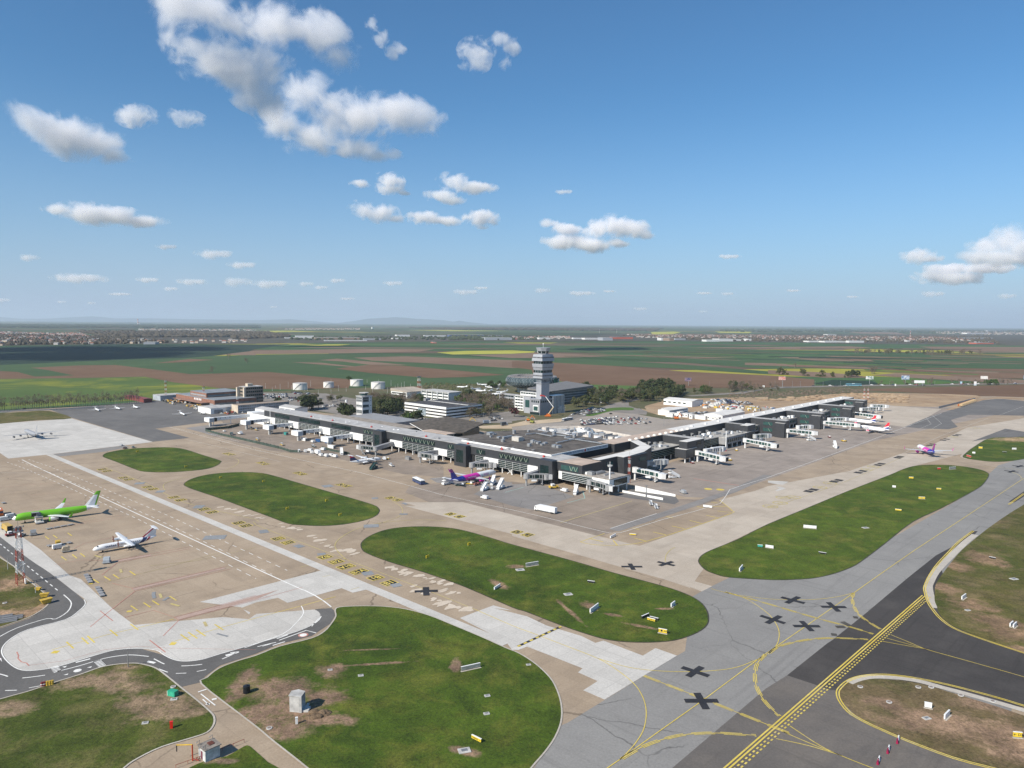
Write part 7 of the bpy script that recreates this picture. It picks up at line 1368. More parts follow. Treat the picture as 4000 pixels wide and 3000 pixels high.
# ---------------------------------------------------------------- trees
def leafmat(name,c1,c2):
    if name in MATS:return MATS[name]
    m=bpy.data.materials.new(name);nt,N,K,P=nodes(m);p=pos(nt)
    f=noise_fac(nt,.35,3,.6,p);g2=noise_fac(nt,1.7,2,.6,p)
    K.new(mix(nt,mapr(nt,mathn(nt,'ADD',mathn(nt,'MULTIPLY',f,.5),mathn(nt,'MULTIPLY',g2,.5)),.36,.62),c1,c2),P.inputs['Base Color']);P.inputs['Roughness'].default_value=.8;P.inputs['Specular IOR Level'].default_value=.2
    MATS[name]=m;return m
PINE=leafmat('pine_needles',(.022,.036,.014),(.06,.075,.028));OLV=leafmat('olive_spring_leaves',(.05,.06,.025),(.11,.11,.045));TWIG=leafmat('bare_twigs',(.10,.075,.055),(.19,.15,.11));GRNL=leafmat('fresh_green_leaves',(.035,.07,.018),(.08,.12,.035));PLUM=leafmat('dark_red_leaves',(.05,.012,.015),(.09,.03,.03));BARK=M('bark',(.09,.07,.05),.95,0,.2);BARKG=M('grey_bark',(.20,.18,.15),.95,0,.2)
def tree_protos(kind,mat,h,w,n,trunk_h,clumps,leaf,flat=1.0,nvar=3,bark=None,sparse=False):
    out=[]
    for vi in range(nvar):
        rr=random.Random(hash(kind)%97+vi*13 if False else len(kind)*7+vi*13);b=MB();cl=[]
        for k in range(clumps):
            a=rr.uniform(0,6.28);q=rr.random()**.5*w*.5;z=trunk_h+(h-trunk_h)*rr.uniform(.12,.92);q*=(1.15-.75*abs((z-trunk_h)/(h-trunk_h)-.35));cl.append((q*math.cos(a),q*math.sin(a),z,rr.uniform(.16,.3)*w))
        for i in range(n):
            c=rr.choice(cl);d=Vector((rr.gauss(0,1),rr.gauss(0,1),rr.gauss(0,flat))).normalized()*c[3]*rr.uniform(.55,1.05);p=Vector(c[:3])+d
            s=leaf*rr.uniform(.6,1.3);u=(d.normalized()+Vector((rr.uniform(-.8,.8),rr.uniform(-.8,.8),rr.uniform(-.8,.8)))).normalized();a_=u.orthogonal().normalized();b_=u.cross(a_)
            if sparse:b.quad([p-a_*s*1.6,p+b_*s*.18,p+a_*s*1.6])
            else:b.quad([p+a_*s,p+b_*s,p-a_*s*.8,p-b_*s*.9])
        tb=MB();tb.tube((0,0,0),(0,0,trunk_h+(h-trunk_h)*.55),w*.04,w*.015,6)
        for k in range(5 if not sparse else 9):c=cl[k%len(cl)];tb.tube((0,0,trunk_h*.9+(c[2]-trunk_h)*.25),(c[0],c[1],c[2]),w*.018,w*.005,4)
        out.append((b.mesh('crown',[mat]),tb.mesh('trunk',[bark or BARK])))
    return out
TP={'pine':tree_protos('pine',PINE,11,8.5,620,3.2,11,.62,.5),'olive':tree_protos('olive_',OLV,10,8,520,2.5,12,.45,.9),'bare':tree_protos('bare_',TWIG,12,8.5,620,2.8,13,.62,1.0,bark=BARKG,sparse=True),'poplar':tree_protos('poplar',TWIG,17,7,330,4,12,.6,1.3,bark=BARKG,sparse=True),'green':tree_protos('green_',GRNL,8,7,480,1.8,10,.5),'bush':tree_protos('bush__',OLV,3.2,5,260,.3,7,.4),'plum':tree_protos('plum_',PLUM,7,7,420,2,9,.45,nvar=1)}
CATN={'bush':'bush'}
def tree(kind,x,y,s,lab,grp=None):
    me,tr=random.choice(TP[kind]);n={'pine':'pine_tree','bush':'bush','bare':'bare_tree','poplar':'tall_bare_tree','olive':'budding_tree','green':'leafy_tree','plum':'plum_tree'}[kind]
    r=empty(n,(x,y,0),random.uniform(0,6.28),lab,'bush' if kind=='bush' else 'tree',grp or lab);r.scale=(s,s,s*random.uniform(.88,1.12))
    for nm,m_ in(('crown',me),('trunk',tr)):o=bpy.data.objects.new(nm,m_);COL.objects.link(o);o.parent=r
    return r
def grove(t,quad,n,kinds,where,smin=.8,smax=1.2):
    P_=[Vector(G(t,*p))for p in quad]
    for k in range(n):
        f,g2=random.random(),random.random();p=P_[0].lerp(P_[1],f).lerp(P_[3].lerp(P_[2],f),g2);kd=random.choice(kinds)
        nm={'pine':'dark pine','olive':'olive budding tree','bare':'bare brown tree','green':'green tree','bush':'low bush','poplar':'tall bare tree'}[kd]
        tree(kd,p.x,p.y,random.uniform(smin,smax),nm+' '+where)
random.seed(41)
for k in range(64):
    f=k/63;a=-60+1260*f;b_=893-(a)*.052+random.uniform(-3,3)
    if 40<a<90:continue
    x,y=G('A0',a,b_);tree('poplar',x,y,random.uniform(.8,1.08),'tall bare tree in the row along the left field edge')
grove('D7',((40,250),(430,190),(430,250),(100,330)),24,('pine','olive','bare'),'on the left of the pine wood beside the approach road',1.0,1.4)
grove('D7',((430,160),(1200,150),(1150,250),(430,330)),58,('pine','pine','pine','olive'),'in the pine wood beside the approach road',1.0,1.4)
grove('D7',((450,60),(1000,20),(1200,100),(430,170)),34,('pine','pine','olive'),'in the pine wood beside the approach road',1.1,1.5)
grove('D7',((1320,150),(1680,130),(1650,180),(1400,190)),11,('pine','green','olive'),'right of the pine wood',.9,1.3);grove('D8',((0,110),(300,90),(300,160),(0,165)),24,('bare','pine','bare','olive'),'near the highway left of the billboards',.9,1.3);grove('D8',((300,110),(620,110),(600,150),(300,160)),9,('bare','bush'),'near the highway left of the billboards',.7,1.1)
grove('D4',((1480,880),(2212,920),(2212,1020),(1480,960)),34,('pine','olive','bare'),'in the park right of the museum office',1.0,1.5);grove('D4',((1480,1080),(2212,1010),(2100,1120),(1500,1180)),18,('pine','olive'),'along the car rows right of the tower',.9,1.3);grove('D4',((1540,830),(1800,850),(1800,900),(1560,880)),10,('pine','green'),'at the top of the park behind the museum office',.9,1.2)
grove('D2',((760,520),(1080,500),(1090,560),(860,560)),11,('pine',),'in the dark clump left of the old tower',1.1,1.5);grove('D2',((1480,640),(1700,640),(1700,690),(1500,690)),8,('pine',),'beside the foot of the old tower',1.0,1.3)
grove('D3',((0,500),(380,480),(520,620),(0,700)),40,('pine','pine','olive'),'in the park right of the old tower',1.0,1.45);grove('D3',((0,400),(620,380),(600,480),(0,480)),42,('bare','olive','bare'),'behind the pines right of the old tower',.9,1.25);grove('D3',((560,700),(850,690),(820,770),(600,760)),9,('pine','green'),'between parking deck and winged roof hall',1.0,1.3)
grove('D3',((640,380),(900,370),(880,420),(660,430)),9,('bare','bare','green'),'left of the white ribbed office',.9,1.2);grove('D3',((1420,400),(2000,400),(2212,560),(1800,560)),44,('olive','bare','bare','green'),'between the parking deck and the control tower',.9,1.3);grove('D3',((1400,600),(2100,600),(2100,680),(1700,690)),26,('bare','olive','bare'),'right of the parking deck',.9,1.2);grove('D3',((1550,330),(1850,320),(1900,400),(1600,400)),14,('pine','olive','green'),'behind the parking deck near the museum aircraft',.9,1.3)
grove('D4',((0,1050),(300,1100),(560,1180),(0,1290)),30,('olive','bare','bare'),'left of the terraced office',.9,1.2);x,y=G('D4',480,1320);tree('plum',x,y,1.5,'round dark red tree in front of the terraced office');x,y=G('D4',85,1030);tree('pine',x,y,.9,'small conical pine by the museum aircraft')
grove('D4',((0,790),(340,780),(340,815),(0,830)),16,('green','pine'),'in the hedge behind the museum aircraft',.7,1.0);grove('D2',((560,400),(1100,440),(1500,380),(1100,320)),22,('olive','bare'),'around the staff car park',.6,.9);grove('D1',((1980,500),(2212,470),(2212,520),(2000,540)),6,('green','pine'),'by the long pale blue office',.9,1.2)
grove('A3',((750,400),(1860,405),(1860,412),(750,408)),60,('bare','olive'),'in the long hedge across the far fields',1.2,1.9);grove('A3',((90,580),(700,605),(700,612),(90,585)),22,('bush','olive'),'in the field strip beyond the highway',1.0,1.5);grove('A3',((680,595),(800,600),(800,606),(680,603)),7,('pine',),'in the small dark group beyond the highway',1.1,1.4);grove('A3',((1880,665),(1980,662),(1980,672),(1880,675)),8,('green',),'in the round clump under the rightmost billboard',.9,1.2);grove('A3',((880,575),(960,570),(960,578),(880,578)),4,('bare',),'in the lone bare group in the far fields',1.2,1.6);grove('A3',((900,668),(2100,655),(2100,662),(900,676)),26,('bare','bush'),'along the highway under the billboards',.6,1.0)
for t_,a,b_,lab in(('A0',1835,577,'lone bare tree on the brown field at the left'),('A0',1975,455,'small lone tree in the green field, left part'),('A1',803,640,'lone green tree left of the third fuel tank'),('A0',2130,488,'lone tree at the right of the green field'),('A3',232,532,'lone round tree in the striped fields')):x,y=G(t_,a,b_);tree('green' if 'green tree' in lab else 'bare',x,y,1.3,lab)
# far hedges and woods read as masses
def mass(name,lab,mat,items,hgt,n,seed=1,sz=14):
    """a far-off wood: many crown clumps in one object"""
    rr=random.Random(seed);P_=[Vector(p)for p in GP(items)];b=MB()
    for k in range(n):
        f,g2=rr.random(),rr.random();p=P_[0].lerp(P_[1],f).lerp(P_[3].lerp(P_[2],f),g2);s=sz*rr.uniform(.6,1.3);h=hgt*rr.uniform(.6,1.2);q=[(p.x+s*math.cos(i*1.05+f)*rr.uniform(.7,1),p.y+s*math.sin(i*1.05+f)*rr.uniform(.7,1))for i in range(6)]
        b.loft([[(x,y,0)for x,y in q],[(p.x+(x-p.x)*1.1,p.y+(y-p.y)*1.1,h*.5)for x,y in q],[(p.x+(x-p.x)*.45,p.y+(y-p.y)*.45,h)for x,y in q]])
    return tag(b.build(name,mat),lab,None,None,'stuff')
FARW=leafmat('far_wood_brown',(.055,.045,.032),(.09,.075,.05));FARG=leafmat('far_wood_green',(.03,.045,.022),(.06,.07,.035))
mass('far_woodland','brown bare wood beyond the left village',FARW,['A0',(700,212),(2300,222),'A1',(300,258),'A0',(900,262)],18,1500,1,26);mass('far_woodland','brown wood left of the far halls',FARW,['A1',(-200,240),(200,240),(280,262),(-200,280)],18,300,2,24);mass('far_woodland','dark trees among the far halls',FARG,['A1',(1700,262),(2212,262),(2212,282),(1700,282)],16,160,3,20);mass('far_woodland','long wood near the horizon',FARW,['A1',(1300,178),'A2',(1300,185),(1200,208),'A1',(1800,196)],20,900,4,60)
mass('far_woodland','dark tree belts on the far left plain',FARG,['A0',(-100,152),(2212,158),(2212,180),(-100,176)],20,1400,5,90);mass('far_hedges','scattered hedges on the far right plain',FARG,['A3',(-400,190),(2400,200),(2400,222),(-400,215)],16,700,6,40);mass('village_trees','bare garden trees of the left village',FARW,['A0',(-300,232),(1100,262),(1500,312),(-300,336)],12,1300,7,9);mass('village_trees','garden trees of the town beyond the right fields',FARW,['A2',(900,245),'A3',(1900,252),(2000,318),'A2',(1700,292)],12,1600,8,11);mass('village_trees','trees among the halls beyond the middle fields',FARG,['A1',(300,262),'A2',(300,262),(300,284),'A1',(300,286)],12,300,9,12)
mass('scrub','low scrub on the meadow behind the parking deck',OLV,['D3',(900,60),(1900,90),(1500,230),(900,160)],1.2,220,10,2.2);mass('scrub','brown scrub between pier and highway',TWIG,['D8',(0,170),(1500,120),(1700,160),(0,250)],1.0,320,11,2.4);mass('earth_heaps','heaps of tan earth beyond the long pier',TAN,['D8',(300,260),(1500,180),(2200,200),(2200,300)],1.6,300,12,4.5)
# hills on the horizon
HILLM=M('far_hill',(.06,.08,.08),1,0,.1,.0005)
def hill(items,d,kind='structure'):
    b=MB();top=[];
    for t,a,z_ in items:
        r_=ray(t,a,z_);k=d/r_.y;top.append((r_.x*k,d,max(4,H+r_.z*k)))
    b.loft([[(x,y-2500,-2)for x,y,z in top],[(x,y,z)for x,y,z in top],[(x,y+4000,-2)for x,y,z in top]],0,False,False);tag(b.build('hills',HILLM),None,None,None,kind)
hill([('A1',a,b_)for a,b_ in((750,142),(850,118),(980,98),(1100,92),(1200,86),(1280,90),(1380,100),(1500,105),(1620,112),(1700,124),(1760,116),(1850,130),(2000,144))],47000);hill([('A0',a,b_)for a,b_ in((-400,96),(0,84),(100,100),(400,98),(800,78),(1000,96),(1300,96),(1700,104),(2212,112))]+[('A1',300,104),('A1',600,132)],50000)
# ---------------------------------------------------------------- far villages, halls, masts
random.seed(77)
HW=MO('house_paint',.9,.1);TILE=M('red_roof_tiles',(.30,.13,.09),.95,0,.25,.05);TILE2=M('brown_roof_tiles',(.20,.12,.09),.95,0,.2,.05);GRY=M('grey_house_roof',(.30,.29,.28),.9,0,.2,.05)
def house_mesh(l,w,h,r,roof):
    b=MB();b.box(-l/2,l/2,-w/2,w/2,0,h,0);n=len(b.f);b.loft([[(x,-w/2-.4,h),(x,0,h+r),(x,w/2+.4,h)]for x in(-l/2-.4,l/2+.4)],1);return b,roof
HM=[]
for l,w,h,r,roof in((13,10,4.5,3.4,TILE),(15,11,6.5,3.2,TILE),(11,9,4,3.2,TILE2),(18,11,7,3,GRY)):b,rf=house_mesh(l,w,h,r,roof);HM.append((b,rf,b.mesh('village_house',[HW,rf])))
def hspot(t,q):P_=[Vector(G(t,*p))for p in q];f,g2=random.random(),random.random()**.8;return P_[0].lerp(P_[1],f).lerp(P_[3].lerp(P_[2],f),1-g2)
WC=[(.62,.58,.50),(.70,.68,.62),(.55,.45,.35),(.50,.48,.46),(.66,.55,.40)]
ZONES=[('A0',((0,250),(830,285),(850,322),(-60,336)),'of the left village nearest the dark field',120,0),('A0',((830,285),(2150,290),(2150,312),(850,318)),'of the village strip right of the left village',60,0),('A0',((-300,212),(700,230),(900,280),(-300,320)),'x',0,560),('A0',((1200,190),(2212,195),(2212,205),(1200,202)),'x',0,200),
         ('A2',((1000,240),(2212,245),(2212,275),(1100,265)),'of the town beyond the right fields',60,520),('A3',((0,250),(1500,262),(1900,300),(0,290)),'of the town at the right, before the far motorway',60,620),('A3',((1400,205),(2212,210),(2212,240),(1500,235)),'x',0,350),('A1',((250,186),(900,184),(900,196),(250,196)),'x',0,200),('A2',((-100,258),(500,255),(500,275),(-100,278)),'x',0,120)]
SB=[MB()for _ in range(3)];SBW=MB()
for t_,q,where,n1,n2 in ZONES:
    for k in range(n1):
        p=hspot(t_,q);b,rf,me=random.choice(HM);rn={TILE:'red roofed',TILE2:'brown roofed',GRY:'grey roofed'}[rf]
        o=bpy.data.objects.new('village_house',me);COL.objects.link(o);o.location=(p.x,p.y,.45);o.rotation_euler=(0,0,random.choice((.1,1.67))+random.uniform(-.2,.2));o.color=(*random.choice(WC),1);s=random.uniform(.8,1.3);o.scale=(s,s,s);lab='pale walled '+rn+' house '+where;tag(o,lab,'house',lab)
    for k in range(n2):
        p=hspot(t_,q);l,w,h,r=random.uniform(10,20),random.uniform(8,12),random.uniform(4,8),3;a=random.choice((.1,1.67));k_=random.choice((0,0,1,2));M_=Matrix.Translation((p.x,p.y,.45))@Matrix.Rotation(a,4,'Z')
        st=len(SBW.v);SBW.box(-l/2,l/2,-w/2,w/2,0,h);SBW.xf(M_,st);st=len(SB[k_].v);SB[k_].loft([[(x,-w/2-.4,h),(x,0,h+r),(x,w/2+.4,h)]for x in(-l/2-.4,l/2+.4)]);SB[k_].xf(M_,st)
tag(SBW.build('far_houses',M('far_house_wall',(.60,.56,.50),.9,0,.2,.004)),'mass of small far houses, their pale walls',None,None,'stuff')
for k,m_ in enumerate((TILE,TILE2,GRY)):tag(SB[k].build('far_house_roofs',m_),'mass of small far houses, their roofs',None,None,'stuff')
# far halls and warehouses
FW_,FG,FR,FB_,FBR=M('far_white_hall',(.66,.66,.65),.8,0,.08,.01),M('far_grey_hall',(.35,.37,.40),.8,0,.1,.01),M('far_red_hall',(.50,.11,.06),.8,0,.1,.01),M('far_blue_hall',(.07,.11,.22),.8,0,.1,.01),M('far_brown_hall',(.28,.2,.15),.8,0,.1,.01)
def fhall(lab,t,a0,a1,b_,hpx,m_,dep=60,roofm=None):
    p0,p1=Vector(G(t,a0,b_)),Vector(G(t,a1,b_));h=hpx/T[t][2]/F*p0.y;d=(p1-p0);n=Vector((-d.y,d.x)).normalized();c=(p0+p1)/2
    r=empty('far_hall',(c.x,c.y,.4),math.atan2(d.y,d.x),lab,'hall');l=d.length;b=MB();b.box(-l/2,l/2,0,dep,0,h);b.build('wall',m_,r);MB().box(-l/2-.5,l/2+.5,-.5,dep+.5,h,h+.6).build('roof',roofm or ROOFG,r)
for i,x in enumerate(((('big white hall block beyond the middle fields, left part'),'A1',340,500,272,26,FW_),('low white hall left of the big white hall block','A1',250,345,270,8,FW_),('low dark halls right of the big white block','A1',510,900,278,14,FBR),('long grey hall in the middle beyond the fields','A1',930,1080,284,14,FG),('white hall beyond the middle fields','A1',1215,1330,255,16,FW_),('low white hall below the middle white hall','A1',1180,1260,276,8,FW_),('long white hall left of the blue hall','A1',1455,1640,255,12,FW_),('long blue hall with white top','A1',1670,1970,262,22,FB_),('long blue grey hall right of the blue hall','A1',1980,2212,284,20,FG),('wide pale hall just behind the blue hall','A1',1960,2140,262,14,FW_),('row of low white sheds before the middle halls','A1',590,960,293,6,FW_),('small red hall among the middle halls','A1',1530,1560,312,8,FR),
               ('white hall left of the red hall','A2',530,610,276,12,FW_),('second white hall left of the red hall','A2',630,740,280,14,FW_),('light grey hall touching the red hall','A2',785,870,288,24,FG),('long bright red roofed hall beyond the right fields','A2',860,1045,276,18,FR),('white building with flat roof, right of the red hall','A2',1290,1305,288,22,FW_),('brown and white building before the town','A2',1360,1400,292,24,FBR),('dark hall right of the brown building','A2',1410,1500,284,14,FG),('row of white halls at the town, left one','A2',1680,1790,298,16,FW_),('row of white halls at the town, middle one','A2',1790,1910,296,22,FW_),('small white hall at the end of the hall row','A2',1930,1980,290,12,FW_),('white blue hall before the town','A2',2035,2070,292,18,FW_),('pale low hall near the tower','A2',235,330,278,14,FW_),('low red and white building left of the tower','A2',-30,60,278,10,FR),
               ('white hall row before the right town, left one','A3',355,480,303,11,FW_),('white hall row before the right town, middle one','A3',490,670,305,12,FW_),('big white hall before the right town','A3',700,830,307,17,FW_),('white block in the right town','A3',515,590,247,12,FW_),('small white church like building by the lattice mast','A3',1205,1260,297,9,FW_),('long white hall at the far right','A3',1640,1960,304,7,FW_),('red roofed hall at the far right','A3',1800,1950,318,9,FR),('white buildings near the right motorway','A3',1720,1900,232,10,FW_),('pale hall left of the right motorway','A3',1640,1940,272,8,FG),
               ('white halls at the left village edge','A0',1035,1160,290,10,FW_),('grey hall with blue roof at the village strip','A0',1240,1340,322,18,FG),('white long building at the left village','A0',0,90,275,12,FW_),('dark silo row at the left village','A0',720,790,285,14,FG),('white halls near the horizon, right part','A3',1900,2060,208,6,FW_),('white building near the horizon, middle','A1',1005,1020,186,13,FW_))):
    fhall(*x,dep=30+i%3*25)
# masts, chimneys, lamps
RWm={}
def redwhite(name,per):
    if name in MATS:return MATS[name]
    m=bpy.data.materials.new(name);nt,N,K,P=nodes(m);s=N.new('ShaderNodeSeparateXYZ');K.new(pos(nt),s.inputs[0]);f=mathn(nt,'GREATER_THAN',mathn(nt,'FRACT',mathn(nt,'DIVIDE',s.outputs[2],per)),.5)
    K.new(mix(nt,f,(.42,.08,.05),(.70,.69,.66)),P.inputs['Base Color']);P.inputs['Roughness'].default_value=.6;MATS[name]=m;return m
def lattice(lab,x,y,h,w0,w1,per,name='lattice_mast',head=True):
    r=empty(name,(x,y,0),AX,lab,'mast');m_=redwhite('red_white_bands_%d'%int(per*10),per);b=MB();n=int(h/(w0*.95))
    def c(i,k):w=(w0+(w1-w0)*i/n)/2;return((-w,w,w,-w)[k%4],(-w,-w,w,w)[k%4],h*i/n)
    for k in range(4):b.bar(c(0,k),c(n,k),max(.14,w0*.075))
    b.build('legs',m_,r);b=MB()
    for i in range(n):
        for k in range(4):b.bar(c(i,k),c(i+1,k+1),w0*.04)if i%2 else b.bar(c(i,k+1),c(i+1,k),w0*.04);b.bar(c(i+1,k),c(i+1,k+1),w0*.04)
    b.build('lattice_bars',m_,r)
    if head:MB().box(-w1,w1,-w1*.8,w1*.8,h-2.2,h-1.9).box(-w1*.8,w1*.8,-w1*.5,w1*.5,h-.6,h-.3).build('lamp_head',MET,r)
    MB().tube((0,0,h),(0,0,h+2.5),.07,n=5).build('antenna',MET,r);return r
x,y=G('E1',345,1712);r=lattice('tall red and white lattice light mast at the left edge, by the service road',x,y,23.5,2.7,1.5,9.4)
for k in range(6):MB().box(-1.6+k*.6,-1.2+k*.6,-.9,-.5,22.2+(k%2)*.9,22.8+(k%2)*.9).build('floodlight',MET,r)
MB().box(1.2,1.5,-1.9,-.3,.3,2.4).build('notice_board',WHT,r)
for t_,a,b_,h,w,lab in(('D1',215,365,26,1.9,'red and white light mast by the pale shed at the dark apron'),('D1',870,430,23,2.0,'red and white light mast in front of the brick hangar'),('D1',1455,540,15,1.7,'short red and white lattice mast at the gable of the long office'),('D6',475,1180,18.5,1.2,'slim red and white lattice mast at the corner hall'),('D8',1660,260,17,1.6,'left of two red and white poles behind the last finger'),('D8',1707,260,17,1.6,'right of two red and white poles behind the last finger')):
    x,y=G(t_,a,b_);lattice(lab,x,y,h,w,w*.85,5.2)
x,y=G('D3',828,165);r=lattice('red and white radar tower behind the white canteen',x,y,16,4.2,3.4,8,head=False);MB().box(-4,4,-.4,.4,18,19.5).tube((0,0,16),(0,0,18),.6,n=8).build('radar_antenna',MET,r)
x,y=G('D6',2145,630);b=MB();r=empty('light_pole',(x,y,0),AX,'white pole with red foot rising before the second court of the pier','mast');MB().tube((0,0,0),(0,0,17),.5,.35,8).build('pole',WHT,r);MB().tube((0,0,0),(0,0,1),.8,n=8).build('foot',REDP,r)
for t_,a,b_,h,lab in(('D3',1000+1360,0,0,''),)[:0]:pass
def pole(lab,t,a,b_,top,name='lamp_post',head=True,w=.16,m_=None,grp=None):
    x,y=G(t,a,b_);h=min(40,hz(t,a,top,(x,y)));r=empty(name,(x,y,0),0,lab,'lamp post' if head else 'pole',grp);MB().tube((0,0,0),(0,0,h),w*1.3,w*.7,6).build('pole',m_ or MET,r)
    if head:MB().box(-.9,.9,-.3,.3,h-.1,h+.15).build('lamp_head',MET,r)
for a,b_,tp in((80,205,130),(165,170,70),(283,210,145),(340,160,110),(418,190,85),(558,155,48),(615,180,110),(845,210,130),(888,205,80),(942,135,25),(1078,270,185),(1297,285,160),(1297,50,0),(1425,210,105),(1560,220,135),(1895,185,115),(1920,70,0),(2015,245,165),(2120,50,0)):pole('thin pale pole round the fuel tank yard','D2',a,b_,tp,'yard_pole',False,.2,CONC,'thin poles round the fuel tanks')
for a,b_,tp in((28,250,170),(205,195,80),(343,120,20),(415,215,105),(462,215,80),(282,245,150),(522,160,60),(572,145,40),(680,130,85),(872,165,90),(1062,210,110),(1142,225,125)):pole('thin pale pole on the meadow behind the white offices','D3',a,b_,tp,'yard_pole',False,.2,CONC,'thin poles on the meadow')
for t_,a,b_,tp in(('D4',1355,1270,1160),('D4',1682,1215,1055),('D4',1962,1160,1005),('D7',238,260,140),('D7',650,175,35),('D7',790,310,255),('D7',430,500,420),('D7',425,610,560),('D7',1640,60,-40),('D4',1480,1570,1450),('D6',1075,190,60),('D3',1940,720,585),('D3',545,860,740)):pole('street lamp in the landside roads and car park',t_,a,b_,tp,grp='street lamps landside')
for a in(60,210,280,405,475,625,1050,1250,1440,1650,2055):pole('tall street lamp along the highway','A3',a,692-a*.012,640,grp='street lamps along the highway',w=.2)
for a,b_,tp in((68,1050,950),(308,1255,1150)):pole('thin pole with concrete foot along the service road, '+('upper one' if a<100 else 'lower one'),'B0',a,b_,tp,'road_pole',False,.12,CONC)
pole('thin steel pole with small mesh screen at the meadow corner','C0',1108,790,650,'road_pole',False,.14);pole('tall white pole at the left end of the wing','D1',2018,830,530,'roof_pole',False,.3,WHT);pole('grey floodlight pole between the ramp walls','D6',770,1425,1230,'light_pole',True,.3)
x,y=G('D2',1560,505);r=empty('water_pylon',(x,y,0),0,'short round white banded column beside the old tower','column');MB().tube((0,0,0),(0,0,10),1.3,n=12).build('shaft',WHT,r);MB().tube((0,0,4),(0,0,6.5),1.34,n=12).build('band',M('dull_red',(.35,.12,.1)),r)
def stack(lab,t,a,b_,top,d,w,banded=True):
    rr=ray(t,a,b_);k=d/rr.y;x=rr.x*k;h=(T[t][2]and(b_-top)/T[t][2]/F*d);r=empty('tall_chimney',(x,d,0),0,lab,'chimney');MB().tube((0,0,0),(0,0,h),w,w*.7,10).build('shaft',redwhite('chimney_bands',h*.35)if banded else CONC,r)
stack('tallest striped power station chimney on the horizon','A0',1191,124,66,16000,14);stack('short pale chimney beside the striped one','A0',1206,128,100,16000,10,False);x,y=G('A3',1227,292);lattice('slender mast in the town beyond the right fields',x,y,75,8,2,20)
for a in(755,905):x,y=G('A2',a,225);stack('thin mast near the horizon right of the tower, '+('left one' if a<800 else 'right one'),'A2',a,225,190,y,2,False)
# billboards
def billboard(lab,t,a,b_,bt,bb,a0,a1,m_,back=MET,nleg=1,txt=None):
    x,y=G(t,a,b_);s=T[t][2];h1=hz(t,a,bt,(x,y));h0=hz(t,a,bb,(x,y));w=(a1-a0)/s/F*y;cx=((a0+a1)/2-a)/s/F*y;r=empty('billboard',(x,y,0),-.12,lab,'billboard')
    for k in range(nleg):q=0 if nleg==1 else(-w*.3+k*w*.6);MB().tube((q,0,0),(q,0,h0+.2),.5,n=8).build('leg',back,r)
    MB().box(cx-w/2,cx+w/2,-.3,.3,h0,h1).build('panel',m_,r);MB().box(cx-w/2-.2,cx+w/2+.2,.3,.6,h0-.2,h1+.2).build('frame',MET,r)
def poster(n,c1,c2,s=.3):return ground_mat(n,c1,c2,None,(s*.5,s,s*2))
billboard('red and white printed billboard on a pale pole beside the highway','A3',124,700,600,629,90,147,poster('red_poster',(.5,.15,.12),(.62,.5,.45)));billboard('billboard with dark green left part and white right part','A3',877,668,596,623,845,907,poster('green_poster',(.10,.2,.17),(.7,.7,.68)));billboard('blue and white billboard, the tallest in the row','A3',1186,665,591,625,1153,1217,poster('blue_poster',(.05,.15,.3),(.68,.69,.7)));billboard('wide low white billboard on two legs','A3',1308,680,633,656,1265,1350,poster('white_poster',(.68,.69,.68),(.75,.76,.76)),nleg=2)
billboard('white billboard on a dark pole at the right','A3',1867,650,595,621,1837,1895,poster('pale_poster',(.6,.52,.48),(.75,.74,.73)),VOID);billboard('blue billboard at the right edge of the picture','A3',2225,650,590,622,2208,2250,poster('edge_poster',(.1,.2,.35),(.3,.4,.5)));billboard('dark blue billboard behind the pine wood','A2',1525,680,610,640,1493,1548,poster('night_poster',(.03,.05,.14),(.3,.2,.22)));billboard('small pale sign board by the trees near the highway','A3',-40,695,676,692,-50,-30,poster('white_poster',(.68,.69,.68),(.75,.76,.76)))
billboard('small blue and white sign left of the figure shaped one','A3',1668,672,642,661,1660,1676,poster('smallblue',(.2,.4,.55),(.7,.7,.7)));billboard('tall narrow pale blue advertising column','A3',1790,678,642,676,1780,1800,poster('smallblue2',(.4,.5,.58),(.75,.7,.7)));billboard('small white sign under the two part billboard','A3',1100,682,663,681,1095,1106,poster('white_poster',(.68,.69,.68),(.75,.76,.76)))
# far cars of the left road, haystack
# ---------------------------------------------------------------- airfield signs and small things on the grass
def fsign(lab,t,a0,b0,a1,b1,h,face=WHT,txt=None,back=GREYP,slab=True,name='airfield_sign',th=.35,txtm=None):
    h*=.64
    p0,p1=Vector(G(t,a0,b0)),Vector(G(t,a1,b1));d=p1-p0;c=(p0+p1)/2;l=d.length;r=empty(name,(c.x,c.y,.12),math.atan2(d.y,d.x),lab,'sign')
    MB().box(-l/2,l/2,0,th,.25,.25+h).build('panel',face,r)
    for k in range(max(2,int(l/2))):x=-l/2+.4+k*(l-.8)/(max(2,int(l/2))-1);MB().box(x-.06,x+.06,.05,.2,0,.3).build('leg',MET,r)
    if slab:MB().box(-l/2-.2,l/2+.2,-.45,.3,-.1,.06).build('base_slab',KERB,r)
    MB().box(-l/2-.06,l/2+.06,-.03,th+.03,.25+h,.33+h).build('frame',WHT,r)
    if txt:
        cu=bpy.data.curves.new('l','FONT');cu.body=txt;cu.size=h*.75;cu.align_x='CENTER';cu.align_y='CENTER';cu.extrude=.01;o=bpy.data.objects.new('l',cu);COL.objects.link(o);dg=bpy.context.evaluated_depsgraph_get();me=bpy.data.meshes.new_from_object(o.evaluated_get(dg));bpy.data.objects.remove(o);me.materials.clear();me.materials.append(txtm or VOID);o=bpy.data.objects.new('lettering',me);COL.objects.link(o);o.parent=r;o.location=(0,-.05,.25+h/2);o.rotation_euler=(math.pi/2,0,0)
    return r
